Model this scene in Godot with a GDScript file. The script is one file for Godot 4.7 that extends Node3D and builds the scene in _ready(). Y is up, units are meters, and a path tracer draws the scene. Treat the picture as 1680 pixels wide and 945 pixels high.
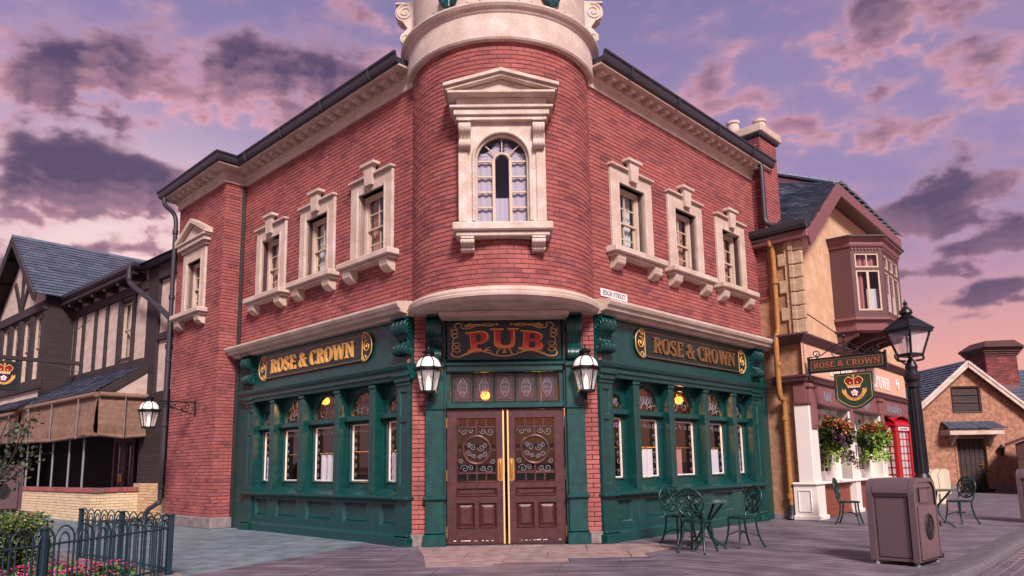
extends Node3D

const SQ := 0.70710678

# A mesh under construction: triangles with flat or given normals, vertex colours and texture coordinates.
class MB:
	var v := PackedVector3Array()
	var n := PackedVector3Array()
	var c := PackedColorArray()
	var t := PackedVector2Array()
	var xf := Transform3D.IDENTITY
	var col := Color.WHITE

	func tri(a: Vector3, b: Vector3, d: Vector3, na := Vector3.ZERO, nb := Vector3.ZERO, nd := Vector3.ZERO) -> void:
		if na == Vector3.ZERO:
			na = (b - a).cross(d - a).normalized()
			nb = na
			nd = na
		elif (b - a).cross(d - a).dot(na + nb + nd) < 0:
			tri(a, d, b, na, nd, nb)
			return
		v.append(xf * a); v.append(xf * d); v.append(xf * b)
		var bs := xf.basis
		n.append((bs * na).normalized()); n.append((bs * nd).normalized()); n.append((bs * nb).normalized())
		c.append(col); c.append(col); c.append(col)

	func quad(a: Vector3, b: Vector3, d: Vector3, e: Vector3) -> void:
		tri(a, b, d)
		tri(a, d, e)

	func nquad(a: Vector3, b: Vector3, d: Vector3, e: Vector3, na: Vector3, nb: Vector3, nd: Vector3, ne: Vector3) -> void:
		tri(a, b, d, na, nb, nd)
		tri(a, d, e, na, nd, ne)

	func box(x0: float, x1: float, y0: float, y1: float, z0: float, z1: float) -> void:
		if x0 > x1:
			var q := x0
			x0 = x1
			x1 = q
		var p := [Vector3(x0, y0, z0), Vector3(x1, y0, z0), Vector3(x1, y1, z0), Vector3(x0, y1, z0), Vector3(x0, y0, z1), Vector3(x1, y0, z1), Vector3(x1, y1, z1), Vector3(x0, y1, z1)]
		for f in [[4, 5, 6, 7], [1, 0, 3, 2], [5, 1, 2, 6], [0, 4, 7, 3], [7, 6, 2, 3], [0, 1, 5, 4]]:
			quad(p[f[0]], p[f[1]], p[f[2]], p[f[3]])

	# box with chamfered edges
	func bbox(x0: float, x1: float, y0: float, y1: float, z0: float, z1: float, b := 0.008) -> void:
		if x0 > x1:
			var q := x0
			x0 = x1
			x1 = q
		b = minf(b, minf(minf(x1 - x0, y1 - y0), z1 - z0) * 0.45)
		var lo := [x0, y0, z0]
		var hi := [x1, y1, z1]
		var g := func(sx: int, sy: int, sz: int, ax: int) -> Vector3:
			var s := [sx, sy, sz]
			var r := [0.0, 0.0, 0.0]
			for k in 3:
				var inset := 0.0 if k == ax else b
				r[k] = hi[k] - inset if s[k] > 0 else lo[k] + inset
			return Vector3(r[0], r[1], r[2])
		for ax in 3:
			var u := (ax + 1) % 3
			var w := (ax + 2) % 3
			for s in [-1, 1]:
				var q4 := []
				for k in [[-1, -1], [1, -1], [1, 1], [-1, 1]]:
					var sg := [0, 0, 0]
					sg[ax] = s
					sg[u] = k[0]
					sg[w] = k[1]
					q4.append(g.call(sg[0], sg[1], sg[2], ax))
				if s > 0:
					quad(q4[0], q4[1], q4[2], q4[3])
				else:
					quad(q4[3], q4[2], q4[1], q4[0])
			for su in [-1, 1]:
				for sw in [-1, 1]:
					var e4 := []
					for k in [[-1, u], [1, u], [1, w], [-1, w]]:
						var sg := [0, 0, 0]
						sg[ax] = k[0]
						sg[u] = su
						sg[w] = sw
						e4.append(g.call(sg[0], sg[1], sg[2], k[1]))
					if su * sw > 0:
						quad(e4[0], e4[1], e4[2], e4[3])
					else:
						quad(e4[3], e4[2], e4[1], e4[0])
		for sx in [-1, 1]:
			for sy in [-1, 1]:
				for sz in [-1, 1]:
					var a3: Vector3 = g.call(sx, sy, sz, 0)
					var b3: Vector3 = g.call(sx, sy, sz, 1)
					var c3: Vector3 = g.call(sx, sy, sz, 2)
					if sx * sy * sz > 0:
						tri(a3, b3, c3)
					else:
						tri(a3, c3, b3)

	# polygon in x,y pushed from z0 to z1
	func prism(poly: PackedVector2Array, z0: float, z1: float, caps := true) -> void:
		var area := 0.0
		for i in poly.size():
			area += poly[i].cross(poly[(i + 1) % poly.size()])
		if area < 0:
			poly = poly.duplicate()
			poly.reverse()
		if caps:
			var ix := Geometry2D.triangulate_polygon(poly)
			for i in range(0, ix.size(), 3):
				var a := poly[ix[i]]
				var b := poly[ix[i + 1]]
				var d := poly[ix[i + 2]]
				if (b - a).cross(d - a) < 0:
					var q := b
					b = d
					d = q
				tri(Vector3(a.x, a.y, z1), Vector3(b.x, b.y, z1), Vector3(d.x, d.y, z1))
				tri(Vector3(a.x, a.y, z0), Vector3(d.x, d.y, z0), Vector3(b.x, b.y, z0))
		for i in poly.size():
			var a := poly[i]
			var b := poly[(i + 1) % poly.size()]
			quad(Vector3(a.x, a.y, z0), Vector3(b.x, b.y, z0), Vector3(b.x, b.y, z1), Vector3(a.x, a.y, z1))

	# profile of (radius, height) turned about the y axis at o, from angle a0 to a1 (0 looks along +z)
	func lathe(o: Vector3, prof: Array, segs := 24, a0 := 0.0, a1 := TAU) -> void:
		for k in prof.size() - 1:
			var p: Vector2 = prof[k]
			var q: Vector2 = prof[k + 1]
			var e := q - p
			if e.length() < 1e-6:
				continue
			var nr := Vector2(e.y, -e.x).normalized()
			for i in segs:
				var s := a0 + (a1 - a0) * i / segs
				var r := a0 + (a1 - a0) * (i + 1) / segs
				var ds := Vector3(sin(s), 0, cos(s))
				var dr := Vector3(sin(r), 0, cos(r))
				var ns := ds * nr.x + Vector3(0, nr.y, 0)
				var nn := dr * nr.x + Vector3(0, nr.y, 0)
				var pa := o + ds * p.x + Vector3(0, p.y, 0)
				var pb := o + dr * p.x + Vector3(0, p.y, 0)
				var qa := o + ds * q.x + Vector3(0, q.y, 0)
				var qb := o + dr * q.x + Vector3(0, q.y, 0)
				if p.x > 1e-5:
					tri(pa, pb, qb, ns, nn, nn)
				if q.x > 1e-5:
					tri(pa, qb, qa, ns, nn, ns)

	func tube(p: Array, r: float, segs := 6, r_end := -1.0, closed := false) -> void:
		var m := p.size()
		var rings := []
		var nrm := []
		var up := Vector3.UP
		var last := m + 1 if closed else m
		for i in last:
			var a: Vector3 = p[(i - 1 + m) % m] if closed else p[maxi(i - 1, 0)]
			var b: Vector3 = p[(i + 1) % m] if closed else p[mini(i + 1, m - 1)]
			var d := (b - a).normalized()
			if i == 0:
				up = d.cross(Vector3(0.13, 0.9, 0.31)).normalized()
				if up.length() < 0.1:
					up = d.cross(Vector3.RIGHT).normalized()
			up = (up - d * up.dot(d)).normalized()
			var sd := d.cross(up)
			var rr := r if r_end < 0 else lerpf(r, r_end, float(i) / maxi(m - 1, 1))
			var ring := []
			var rn := []
			for k in segs:
				var an := TAU * k / segs
				var q := up * cos(an) + sd * sin(an)
				rn.append(q)
				ring.append(p[i % m] + q * rr)
			rings.append(ring)
			nrm.append(rn)
		for i in last - 1:
			for k in segs:
				var k2 := (k + 1) % segs
				nquad(rings[i][k], rings[i][k2], rings[i + 1][k2], rings[i + 1][k], nrm[i][k], nrm[i][k2], nrm[i + 1][k2], nrm[i + 1][k])
		if not closed:
			for k in segs:
				tri(p[0], rings[0][(k + 1) % segs], rings[0][k])
				tri(p[m - 1], rings[m - 1][k], rings[m - 1][(k + 1) % segs])

	# profile of (outward, height) swept along a path of (x, z); the outside is to the path's right hand seen from above
	func sweep(prof: Array, path: Array, capped := true) -> void:
		var rows := []
		for i in path.size():
			var p: Vector2 = path[i]
			var din := ((path[i] - path[i - 1]) as Vector2).normalized() if i > 0 else ((path[1] - path[0]) as Vector2).normalized()
			var dout := ((path[i + 1] - path[i]) as Vector2).normalized() if i < path.size() - 1 else din
			var ni := Vector2(-din.y, din.x)
			var no := Vector2(-dout.y, dout.x)
			var mt := (ni + no).normalized()
			mt = mt / maxf(mt.dot(ni), 0.2)
			var row := []
			for q in prof:
				row.append(Vector3(p.x + mt.x * q.x, q.y, p.y + mt.y * q.x))
			rows.append(row)
		for i in path.size() - 1:
			for k in prof.size() - 1:
				quad(rows[i][k], rows[i + 1][k], rows[i + 1][k + 1], rows[i][k + 1])
		if capped:
			var pl := PackedVector2Array()
			for q in prof:
				pl.append(q)
			var ix := Geometry2D.triangulate_polygon(pl)
			for j in range(0, ix.size(), 3):
				tri(rows[0][ix[j]], rows[0][ix[j + 1]], rows[0][ix[j + 2]])
				var z: Array = rows[rows.size() - 1]
				tri(z[ix[j]], z[ix[j + 2]], z[ix[j + 1]])

	# upright sheet at z with rectangular holes [x0, x1, y0, y1]
	func sheet(x0: float, x1: float, y0: float, y1: float, z: float, holes: Array, reveal := 0.0) -> void:
		var xs := [x0, x1]
		var ys := [y0, y1]
		for h in holes:
			for k in [h[0], h[1]]:
				if k > x0 and k < x1:
					xs.append(k)
			for k in [h[2], h[3]]:
				if k > y0 and k < y1:
					ys.append(k)
		xs.sort()
		ys.sort()
		for i in xs.size() - 1:
			for j in ys.size() - 1:
				var mx: float = (xs[i] + xs[i + 1]) / 2
				var my: float = (ys[j] + ys[j + 1]) / 2
				var hit: bool = xs[i + 1] - xs[i] < 1e-5 or ys[j + 1] - ys[j] < 1e-5
				for h in holes:
					if mx > h[0] and mx < h[1] and my > h[2] and my < h[3]:
						hit = true
				if not hit:
					quad(Vector3(xs[i], ys[j], z), Vector3(xs[i + 1], ys[j], z), Vector3(xs[i + 1], ys[j + 1], z), Vector3(xs[i], ys[j + 1], z))
		if reveal > 0:
			for h in holes:
				reveals(h, z, z - reveal)

	func reveals(h: Array, z1: float, z0: float) -> void:
		var a := [Vector2(h[0], h[2]), Vector2(h[1], h[2]), Vector2(h[1], h[3]), Vector2(h[0], h[3])]
		for i in 4:
			var p: Vector2 = a[i]
			var q: Vector2 = a[(i + 1) % 4]
			quad(Vector3(p.x, p.y, z1), Vector3(q.x, q.y, z1), Vector3(q.x, q.y, z0), Vector3(p.x, p.y, z0))

	# sunk panel: sloping border, then a flat or raised field
	func sunk(h: Array, z: float, deep: float, border: float, raised := 0.0) -> void:
		var i := [h[0] + border, h[1] - border, h[2] + border, h[3] - border]
		rim(h, i, z, z - deep)
		if raised > 0:
			var j := [i[0] + raised, i[1] - raised, i[2] + raised, i[3] - raised]
			rim(i, j, z - deep, z - deep * 0.3)
			quad(Vector3(j[0], j[2], z - deep * 0.3), Vector3(j[1], j[2], z - deep * 0.3), Vector3(j[1], j[3], z - deep * 0.3), Vector3(j[0], j[3], z - deep * 0.3))
		else:
			quad(Vector3(i[0], i[2], z - deep), Vector3(i[1], i[2], z - deep), Vector3(i[1], i[3], z - deep), Vector3(i[0], i[3], z - deep))

	func rim(o: Array, i: Array, zo: float, zi: float) -> void:
		var a := [Vector3(o[0], o[2], zo), Vector3(o[1], o[2], zo), Vector3(o[1], o[3], zo), Vector3(o[0], o[3], zo)]
		var b := [Vector3(i[0], i[2], zi), Vector3(i[1], i[2], zi), Vector3(i[1], i[3], zi), Vector3(i[0], i[3], zi)]
		for k in 4:
			quad(a[k], a[(k + 1) % 4], b[(k + 1) % 4], b[k])

	# raised moulding strip round a rectangle
	func bead(h: Array, z: float, wide: float, high: float) -> void:
		var o := [h[0] - wide, h[1] + wide, h[2] - wide, h[3] + wide]
		var m := [h[0] - wide * 0.4, h[1] + wide * 0.4, h[2] - wide * 0.4, h[3] + wide * 0.4]
		rim(o, m, z, z + high)
		rim(m, h, z + high, z)

	func ball(o: Vector3, r: float, segs := 10, sq := 1.0) -> void:
		var pr := []
		for i in segs / 2 + 1:
			var a := -PI / 2 + PI * i / (segs / 2)
			pr.append(Vector2(maxf(cos(a) * r, 0.0), sin(a) * r * sq))
		lathe(o, pr, segs)

	func put(m: MB, w: Transform3D, cl := Color.WHITE) -> void:
		v.append_array(w * m.v)
		var b := w.basis.inverse().transposed()
		for k in m.n:
			n.append((b * k).normalized())
		var cc := PackedColorArray()
		cc.resize(m.v.size())
		cc.fill(cl)
		c.append_array(cc)

	func mesh(o: Vector3, with_color := false) -> ArrayMesh:
		var ar := []
		ar.resize(Mesh.ARRAY_MAX)
		ar[Mesh.ARRAY_VERTEX] = Transform3D(Basis.IDENTITY, -o) * v if o != Vector3.ZERO else v
		ar[Mesh.ARRAY_NORMAL] = n
		if with_color:
			ar[Mesh.ARRAY_COLOR] = c
		if t.size() == v.size():
			ar[Mesh.ARRAY_TEX_UV] = t
		var am := ArrayMesh.new()
		am.add_surface_from_arrays(Mesh.PRIMITIVE_TRIANGLES, ar)
		return am

var M := {}
var taken := {}
var rng := RandomNumberGenerator.new()

func numbered(called: String) -> String:
	var k: int = taken.get(called, 0)
	taken[called] = k + 1
	return called if k == 0 else "%s_%03d" % [called, k]

func origin_of(p: Node) -> Vector3:
	var o := Vector3.ZERO
	while p is Node3D and p != self:
		o += p.position
		p = p.get_parent()
	return o

# commits a mesh as one named part of a thing (or as a top-level object)
func obj(called: String, m: MB, mat: Material, parent: Node = self, with_color := false) -> MeshInstance3D:
	var o := MeshInstance3D.new()
	o.name = numbered(called) if parent == self else called
	o.mesh = m.mesh(origin_of(parent), with_color)
	o.material_override = mat
	parent.add_child(o, true)
	return o

func same(called: String, mesh: Mesh, mat: Material, parent: Node, xf: Transform3D) -> MeshInstance3D:
	var o := MeshInstance3D.new()
	o.name = called
	o.mesh = mesh
	o.material_override = mat
	o.transform = xf.translated(-origin_of(parent))
	parent.add_child(o, true)
	return o

func thing(called: String, label: String, category: String, at := Vector3.ZERO, group := "") -> Node3D:
	var o := Node3D.new()
	o.name = numbered(called)
	add_child(o)
	o.position = at
	tag(o, label, category, group)
	return o

func tag(o: Node, label: String, category: String, group := "") -> void:
	o.set_meta("label", label)
	o.set_meta("category", category)
	if group:
		o.set_meta("group", group)

func struct(called: String, m: MB, mat: Material, parent: Node = self) -> MeshInstance3D:
	var o := obj(called, m, mat, parent)
	o.set_meta("kind", "structure")
	return o

func stuff(called: String, m: MB, mat: Material, parent: Node, with_color := true) -> MeshInstance3D:
	var o := obj(called, m, mat, parent, with_color)
	o.set_meta("kind", "stuff")
	return o

func dup(o: Node3D, label: String, xf: Transform3D) -> Node3D:
	var base := RegEx.create_from_string("_\\d+$").sub(o.name, "")
	var r: Node3D = o.duplicate()
	r.name = numbered(base)
	add_child(r)
	r.transform = xf
	r.set_meta("label", label)
	return r

func mb(xf := Transform3D.IDENTITY) -> MB:
	var m := MB.new()
	m.xf = xf
	return m

func frame(o: Vector3, right: Vector3, out: Vector3) -> Transform3D:
	return Transform3D(Basis(right, Vector3.UP, out), o)

func spiral(o: Vector2, r0: float, r1: float, a0: float, a1: float, k := 14) -> Array:
	var p := []
	for i in k + 1:
		var f := float(i) / k
		var a := lerpf(a0, a1, f)
		var r := lerpf(r0, r1, f)
		p.append(Vector3(o.x + cos(a) * r, o.y + sin(a) * r, 0))
	return p

func smooth(p: Array, k := 6) -> Array:
	var r := []
	for i in p.size() - 1:
		var a: Vector3 = p[maxi(i - 1, 0)]
		var b: Vector3 = p[i]
		var d: Vector3 = p[i + 1]
		var e: Vector3 = p[mini(i + 2, p.size() - 1)]
		for j in k:
			r.append(b.cubic_interpolate(d, a, e, float(j) / k))
	r.append(p[p.size() - 1])
	return r

func mirror_x(p: Array) -> Array:
	var r := []
	for q in p:
		r.append(Vector3(-q.x, q.y, q.z))
	return r

# ---- materials
func noise(kind: int, freq: float, seed_: int, oct := 4) -> FastNoiseLite:
	var f := FastNoiseLite.new()
	f.noise_type = kind
	f.frequency = freq
	f.seed = seed_
	f.fractal_octaves = oct
	return f

func noise_tex(f: FastNoiseLite, lo: Color, hi: Color, mid := -1.0, size := 512) -> NoiseTexture2D:
	var t := NoiseTexture2D.new()
	t.width = size
	t.height = size
	t.seamless = true
	t.noise = f
	var g := Gradient.new()
	g.set_color(0, lo)
	g.set_color(1, hi)
	if mid >= 0:
		g.set_offset(0, mid)
	t.color_ramp = g
	return t

func gray(x: float) -> Color:
	return Color(x, x, x)

var T := {}

func make_textures() -> void:
	var s := FastNoiseLite.TYPE_SIMPLEX_SMOOTH
	T.fine = noise_tex(noise(s, 0.045, 1, 5), gray(0.82), gray(1.0))
	T.grain = noise_tex(noise(FastNoiseLite.TYPE_VALUE_CUBIC, 0.16, 2, 3), gray(0.8), gray(1.0))
	T.blotch = noise_tex(noise(s, 0.012, 3, 5), gray(0.74), gray(1.0), 0.2)
	T.stain = noise_tex(noise(s, 0.008, 8, 6), Color(0.87, 0.83, 0.79), Color.WHITE, 0.25)
	T.soot = noise_tex(noise(s, 0.010, 14, 6), Color(0.76, 0.73, 0.76), Color(1.0, 1.0, 1.0), 0.12)
	T.relief = noise_tex(noise(s, 0.05, 5, 5), gray(0.0), gray(1.0))
	T.cells = noise_tex(noise(FastNoiseLite.TYPE_CELLULAR, 0.06, 6, 3), gray(0.0), gray(1.0))
	# streaks: noise stretched along one axis, for wood and streaky paving
	var f := noise(s, 0.02, 11, 5)
	var im := Image.create(512, 512, false, Image.FORMAT_RGB8)
	var im2 := Image.create(512, 512, false, Image.FORMAT_RGB8)
	for y in 512:
		for x in 512:
			var a := TAU * x / 512.0
			var b := TAU * y / 512.0
			var q := f.get_noise_3d(cos(a) * 18.0 + cos(b) * 260.0, sin(a) * 18.0 + 40.0, sin(b) * 260.0)
			var k := clampf(0.84 + q * 0.42, 0.45, 1.0)
			im.set_pixel(x, y, gray(k))
			im2.set_pixel(x, y, gray(clampf(0.5 + q * 0.8, 0, 1)))
	T.streak = ImageTexture.create_from_image(im)
	T.streak_h = ImageTexture.create_from_image(im2)

func mat(called: String, color: Color, rough := 0.8, o := {}) -> StandardMaterial3D:
	var m := StandardMaterial3D.new()
	m.resource_name = called
	m.albedo_color = color
	m.roughness = rough
	m.metallic = o.get("metal", 0.0)
	if o.has("spec"):
		m.metallic_specular = o.spec
	m.vertex_color_use_as_albedo = o.get("vc", false)
	if o.has("tex"):
		m.albedo_texture = T[o.tex]
		m.uv1_scale = Vector3.ONE * o.get("scale", 1.0)
		if not o.get("uv", false):
			m.uv1_triplanar = true
			m.uv1_world_triplanar = o.get("world", true)
	if o.has("tex2"):
		m.detail_enabled = true
		m.detail_blend_mode = BaseMaterial3D.BLEND_MODE_MUL
		m.detail_albedo = T[o.tex2]
		m.detail_uv_layer = BaseMaterial3D.DETAIL_UV_2
		m.uv2_triplanar = true
		m.uv2_world_triplanar = true
		m.uv2_scale = Vector3.ONE * o.get("scale2", 0.3)
	if o.has("bump"):
		m.heightmap_enabled = true
		m.heightmap_texture = T[o.get("btex", "relief")]
		m.heightmap_scale = o.bump
	if o.has("coat"):
		m.clearcoat_enabled = true
		m.clearcoat = o.coat
		m.clearcoat_roughness = 0.15
	if o.has("glow"):
		m.emission_enabled = true
		m.emission = o.glow
		m.emission_energy_multiplier = o.get("energy", 1.0)
	if o.has("back"):
		m.backlight_enabled = true
		m.backlight = o.back
	M[called] = m
	return m

func glass(called: String, color: Color, alpha: float, rough := 0.02) -> void:
	var m := StandardMaterial3D.new()
	m.resource_name = called
	m.transparency = BaseMaterial3D.TRANSPARENCY_ALPHA
	m.albedo_color = Color(color.r, color.g, color.b, alpha)
	m.roughness = rough
	M[called] = m

func make_materials() -> void:
	make_textures()
	mat("brick", Color(0.735, 0.425, 0.40), 0.85, {"vc": true, "tex": "grain", "scale": 3.0, "tex2": "soot", "scale2": 0.28, "bump": 0.25})
	mat("mortar", Color(0.47, 0.34, 0.34), 0.95, {"tex": "fine", "scale": 2.0})
	mat("stone", Color(0.86, 0.80, 0.755), 0.8, {"tex": "fine", "scale": 1.2, "tex2": "stain", "scale2": 0.5, "bump": 0.15})
	mat("stone_tower", Color(0.87, 0.825, 0.79), 0.8, {"tex": "fine", "scale": 1.0, "tex2": "stain", "scale2": 0.6, "bump": 0.15})
	mat("stone_grey", Color(0.62, 0.57, 0.56), 0.9, {"tex": "fine", "scale": 2.0, "tex2": "blotch", "scale2": 0.8, "bump": 0.4})
	mat("green", Color(0.05, 0.315, 0.305), 0.34, {"tex": "fine", "scale": 1.6, "tex2": "blotch", "scale2": 0.9, "bump": 0.1})
	mat("green_board", Color(0.02, 0.15, 0.145), 0.3, {"tex": "fine", "scale": 0.8})
	mat("maroon", Color(0.35, 0.185, 0.20), 0.4, {"tex": "fine", "scale": 1.0, "tex2": "blotch", "scale2": 0.9, "bump": 0.08})
	mat("brass", Color(0.83, 0.66, 0.38), 0.3, {"metal": 0.9})
	mat("brass_pale", Color(0.86, 0.74, 0.52), 0.45, {"metal": 0.3})
	mat("gold", Color(0.86, 0.66, 0.37), 0.42, {"metal": 0.25})
	mat("gold_paint", Color(0.80, 0.61, 0.33), 0.5)
	mat("gold_dark", Color(0.50, 0.36, 0.23), 0.4, {"metal": 0.4})  # outline gold; on the right name board, gold letters darkened as if shaded
	mat("red_paint", Color(0.70, 0.14, 0.11), 0.45)
	mat("orange_paint", Color(0.90, 0.42, 0.22), 0.45)
	mat("white", Color(0.84, 0.815, 0.78), 0.5)
	mat("white_frame", Color(0.86, 0.83, 0.80), 0.5)
	mat("sash", Color(0.78, 0.70, 0.60), 0.6, {"tex": "fine", "scale": 2.0})
	mat("curtain", Color(0.74, 0.75, 0.78), 0.95, {"back": Color(0.5, 0.5, 0.5)})
	mat("curtain_grey", Color(0.66, 0.64, 0.70), 0.95, {"back": Color(0.3, 0.3, 0.3)})
	mat("curtain_rose", Color(0.62, 0.42, 0.42), 0.95)
	mat("lead", Color(0.16, 0.15, 0.17), 0.5, {"metal": 0.3})
	mat("etched", Color(0.47, 0.47, 0.52), 0.6)
	mat("gutter", Color(0.20, 0.19, 0.22), 0.45, {"tex": "fine", "scale": 1.5})
	mat("slate", Color(0.345, 0.38, 0.455), 0.7, {"vc": true, "tex": "fine", "scale": 2.5, "bump": 0.25})
	mat("slate_pale", Color(0.50, 0.55, 0.61), 0.7, {"vc": true, "tex": "fine", "scale": 2.5, "bump": 0.25})
	mat("timber", Color(0.20, 0.15, 0.155), 0.75, {"tex": "streak", "scale": 0.8, "bump": 0.3, "btex": "streak_h"})
	mat("plaster", Color(0.84, 0.775, 0.745), 0.95, {"tex": "fine", "scale": 0.8, "tex2": "stain", "scale2": 0.7, "bump": 0.5})
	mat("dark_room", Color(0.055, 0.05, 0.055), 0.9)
	mat("upper_room_sky_tint", Color(0.46, 0.46, 0.52), 0.9)  # paled so the box behind upper panes imitates reflected sky
	mat("room_wood", Color(0.12, 0.07, 0.05), 0.5, {"tex": "streak", "scale": 0.6})
	mat("room_floor", Color(0.10, 0.065, 0.05), 0.6)
	mat("room_cream", Color(0.36, 0.22, 0.13), 0.8)
	mat("iron", Color(0.10, 0.105, 0.125), 0.42, {"metal": 0.2, "tex": "fine", "scale": 3.0})
	mat("iron_fence", Color(0.09, 0.19, 0.23), 0.4, {"metal": 0.1})
	mat("iron_green", Color(0.035, 0.19, 0.17), 0.35, {"metal": 0.1})
	mat("table_green_skylit", Color(0.09, 0.28, 0.25), 0.22, {"coat": 0.4})  # iron green lightened to imitate sky reflected in the table top
	mat("candle", Color(0.95, 0.93, 0.88), 0.5, {"glow": Color(1.0, 0.93, 0.85), "energy": 0.17})
	mat("opal", Color(0.93, 0.91, 0.89), 0.3, {"glow": Color(1.0, 0.95, 0.9), "energy": 0.03})  # faint emission stands in for sky reflected on the lantern domes
	mat("bulb", Color(1.0, 0.75, 0.45), 0.5, {"glow": Color(1.0, 0.50, 0.18), "energy": 1.6})
	glass("pane", Color(0.05, 0.055, 0.07), 0.05)
	glass("pane_lantern", Color(0.9, 0.9, 0.93), 0.22, 0.05)
	glass("pane_frost", Color(0.45, 0.42, 0.46), 0.24, 0.12)
	mat("stucco", Color(0.79, 0.59, 0.45), 0.95, {"tex": "fine", "scale": 0.9, "tex2": "blotch", "scale2": 0.8, "bump": 0.9})
	mat("stucco_pale", Color(0.90, 0.76, 0.62), 0.95, {"tex": "fine", "scale": 0.9, "tex2": "stain", "scale2": 0.5, "bump": 0.5})
	mat("stucco_orange", Color(0.78, 0.565, 0.455), 0.95, {"tex": "fine", "scale": 1.0, "tex2": "blotch", "scale2": 0.7, "bump": 0.9})
	mat("sign_band", Color(0.86, 0.68, 0.58), 0.8, {"tex": "fine", "scale": 0.6})
	mat("quoin", Color(0.80, 0.71, 0.60), 0.85, {"tex": "fine", "scale": 1.5, "tex2": "stain", "scale2": 1.2, "bump": 0.3})
	mat("mauve", Color(0.50, 0.32, 0.32), 0.5, {"tex": "fine", "scale": 1.0})
	mat("mauve_dark", Color(0.35, 0.215, 0.22), 0.55, {"tex": "fine", "scale": 1.0})
	mat("rust", Color(0.50, 0.25, 0.18), 0.6, {"tex": "fine", "scale": 1.0})
	mat("ochre", Color(0.76, 0.53, 0.27), 0.5, {"tex": "fine", "scale": 2.0, "tex2": "blotch", "scale2": 1.5})
	mat("canvas", Color(0.63, 0.49, 0.41), 0.9, {"tex": "grain", "scale": 2.0, "tex2": "blotch", "scale2": 1.0, "back": Color(0.12, 0.1, 0.08)})
	mat("steel", Color(0.55, 0.55, 0.58), 0.45, {"metal": 0.5})
	mat("cream_brick", Color(0.88, 0.80, 0.66), 0.8, {"vc": true, "tex": "grain", "scale": 3.0, "bump": 0.2})
	mat("cream_mortar", Color(0.66, 0.58, 0.47), 0.9)
	mat("bin", Color(0.375, 0.305, 0.325), 0.38, {"tex": "fine", "scale": 1.3, "coat": 0.25})
	mat("bin_dark", Color(0.09, 0.07, 0.075), 0.6)
	mat("phone_red", Color(0.62, 0.03, 0.075), 0.35, {"coat": 0.3})
	mat("shed", Color(0.33, 0.19, 0.165), 0.7, {"tex": "streak", "scale": 0.8})
	mat("door_wood", Color(0.235, 0.155, 0.15), 0.65, {"tex": "streak", "scale": 0.7, "bump": 0.3, "btex": "streak_h"})
	mat("cream_plastic", Color(0.74, 0.70, 0.60), 0.5)
	mat("leaf", Color.WHITE, 0.6, {"vc": true, "back": Color(0.3, 0.3, 0.3)})
	mat("bark", Color(0.17, 0.13, 0.11), 0.9, {"tex": "fine", "scale": 3.0})
	mat("soil", Color(0.13, 0.095, 0.08), 0.95, {"tex": "fine", "scale": 3.0})
	mat("paving", Color(0.55, 0.50, 0.55), 0.62, {"vc": true, "tex": "streak", "uv": true, "tex2": "blotch", "scale2": 0.22, "bump": 0.9, "btex": "streak_h"})
	mat("paving_blue", Color(0.53, 0.60, 0.635), 0.6, {"vc": true, "tex": "fine", "scale": 0.9, "tex2": "blotch", "scale2": 0.3, "bump": 0.9})
	mat("paving_pink", Color(0.72, 0.615, 0.60), 0.8, {"vc": true, "tex": "fine", "scale": 2.0, "tex2": "blotch", "scale2": 0.5, "bump": 0.4})
	mat("joint", Color(0.33, 0.285, 0.30), 0.95, {"tex": "fine", "scale": 2.0})
	mat("kerb", Color(0.50, 0.485, 0.51), 0.5, {"tex": "grain", "scale": 4.0, "tex2": "blotch", "scale2": 1.0, "bump": 0.8, "btex": "cells"})
	mat("street", Color(0.72, 0.565, 0.55), 0.85, {"tex": "fine", "scale": 2.5, "bump": 0.3})
	mat("setts", Color(0.42, 0.38, 0.43), 0.7, {"vc": true, "tex": "fine", "scale": 3.0, "bump": 0.3})
	mat("ground", Color(0.40, 0.35, 0.37), 0.9, {"tex": "fine", "scale": 0.5})
	mat("paint_white", Color(0.85, 0.85, 0.83), 0.6)
	mat("ink", Color(0.16, 0.15, 0.18), 0.7)
	mat("letter_red", Color(0.60, 0.30, 0.22), 0.6)
	var fade := mat("letter_fade", Color.WHITE, 0.45)
	var gt := GradientTexture2D.new()
	gt.width = 8
	gt.height = 128
	gt.fill_from = Vector2(0, 0)
	gt.fill_to = Vector2(0, 1)
	gt.gradient = Gradient.new()
	gt.gradient.set_color(0, Color(0.66, 0.10, 0.10))
	gt.gradient.set_color(1, Color(0.98, 0.55, 0.30))
	gt.gradient.add_point(0.5, Color(0.72, 0.14, 0.11))
	fade.albedo_texture = gt
	fade.uv1_triplanar = true
	fade.uv1_scale = Vector3(1, 2.4, 1)
	fade.uv1_offset = Vector3(0, 0.5, 0)
	mat("crest_green", Color(0.115, 0.20, 0.135), 0.55)
	mat("crest_navy", Color(0.09, 0.10, 0.13), 0.5)
	mat("crest_red", Color(0.50, 0.09, 0.11), 0.5)
	mat("crest_plum", Color(0.34, 0.10, 0.22), 0.5)

# ---- bricks: every brick of a wall is noted here, then the largest in view become parts and the rest one joined part
var unit_brick: MB

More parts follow.
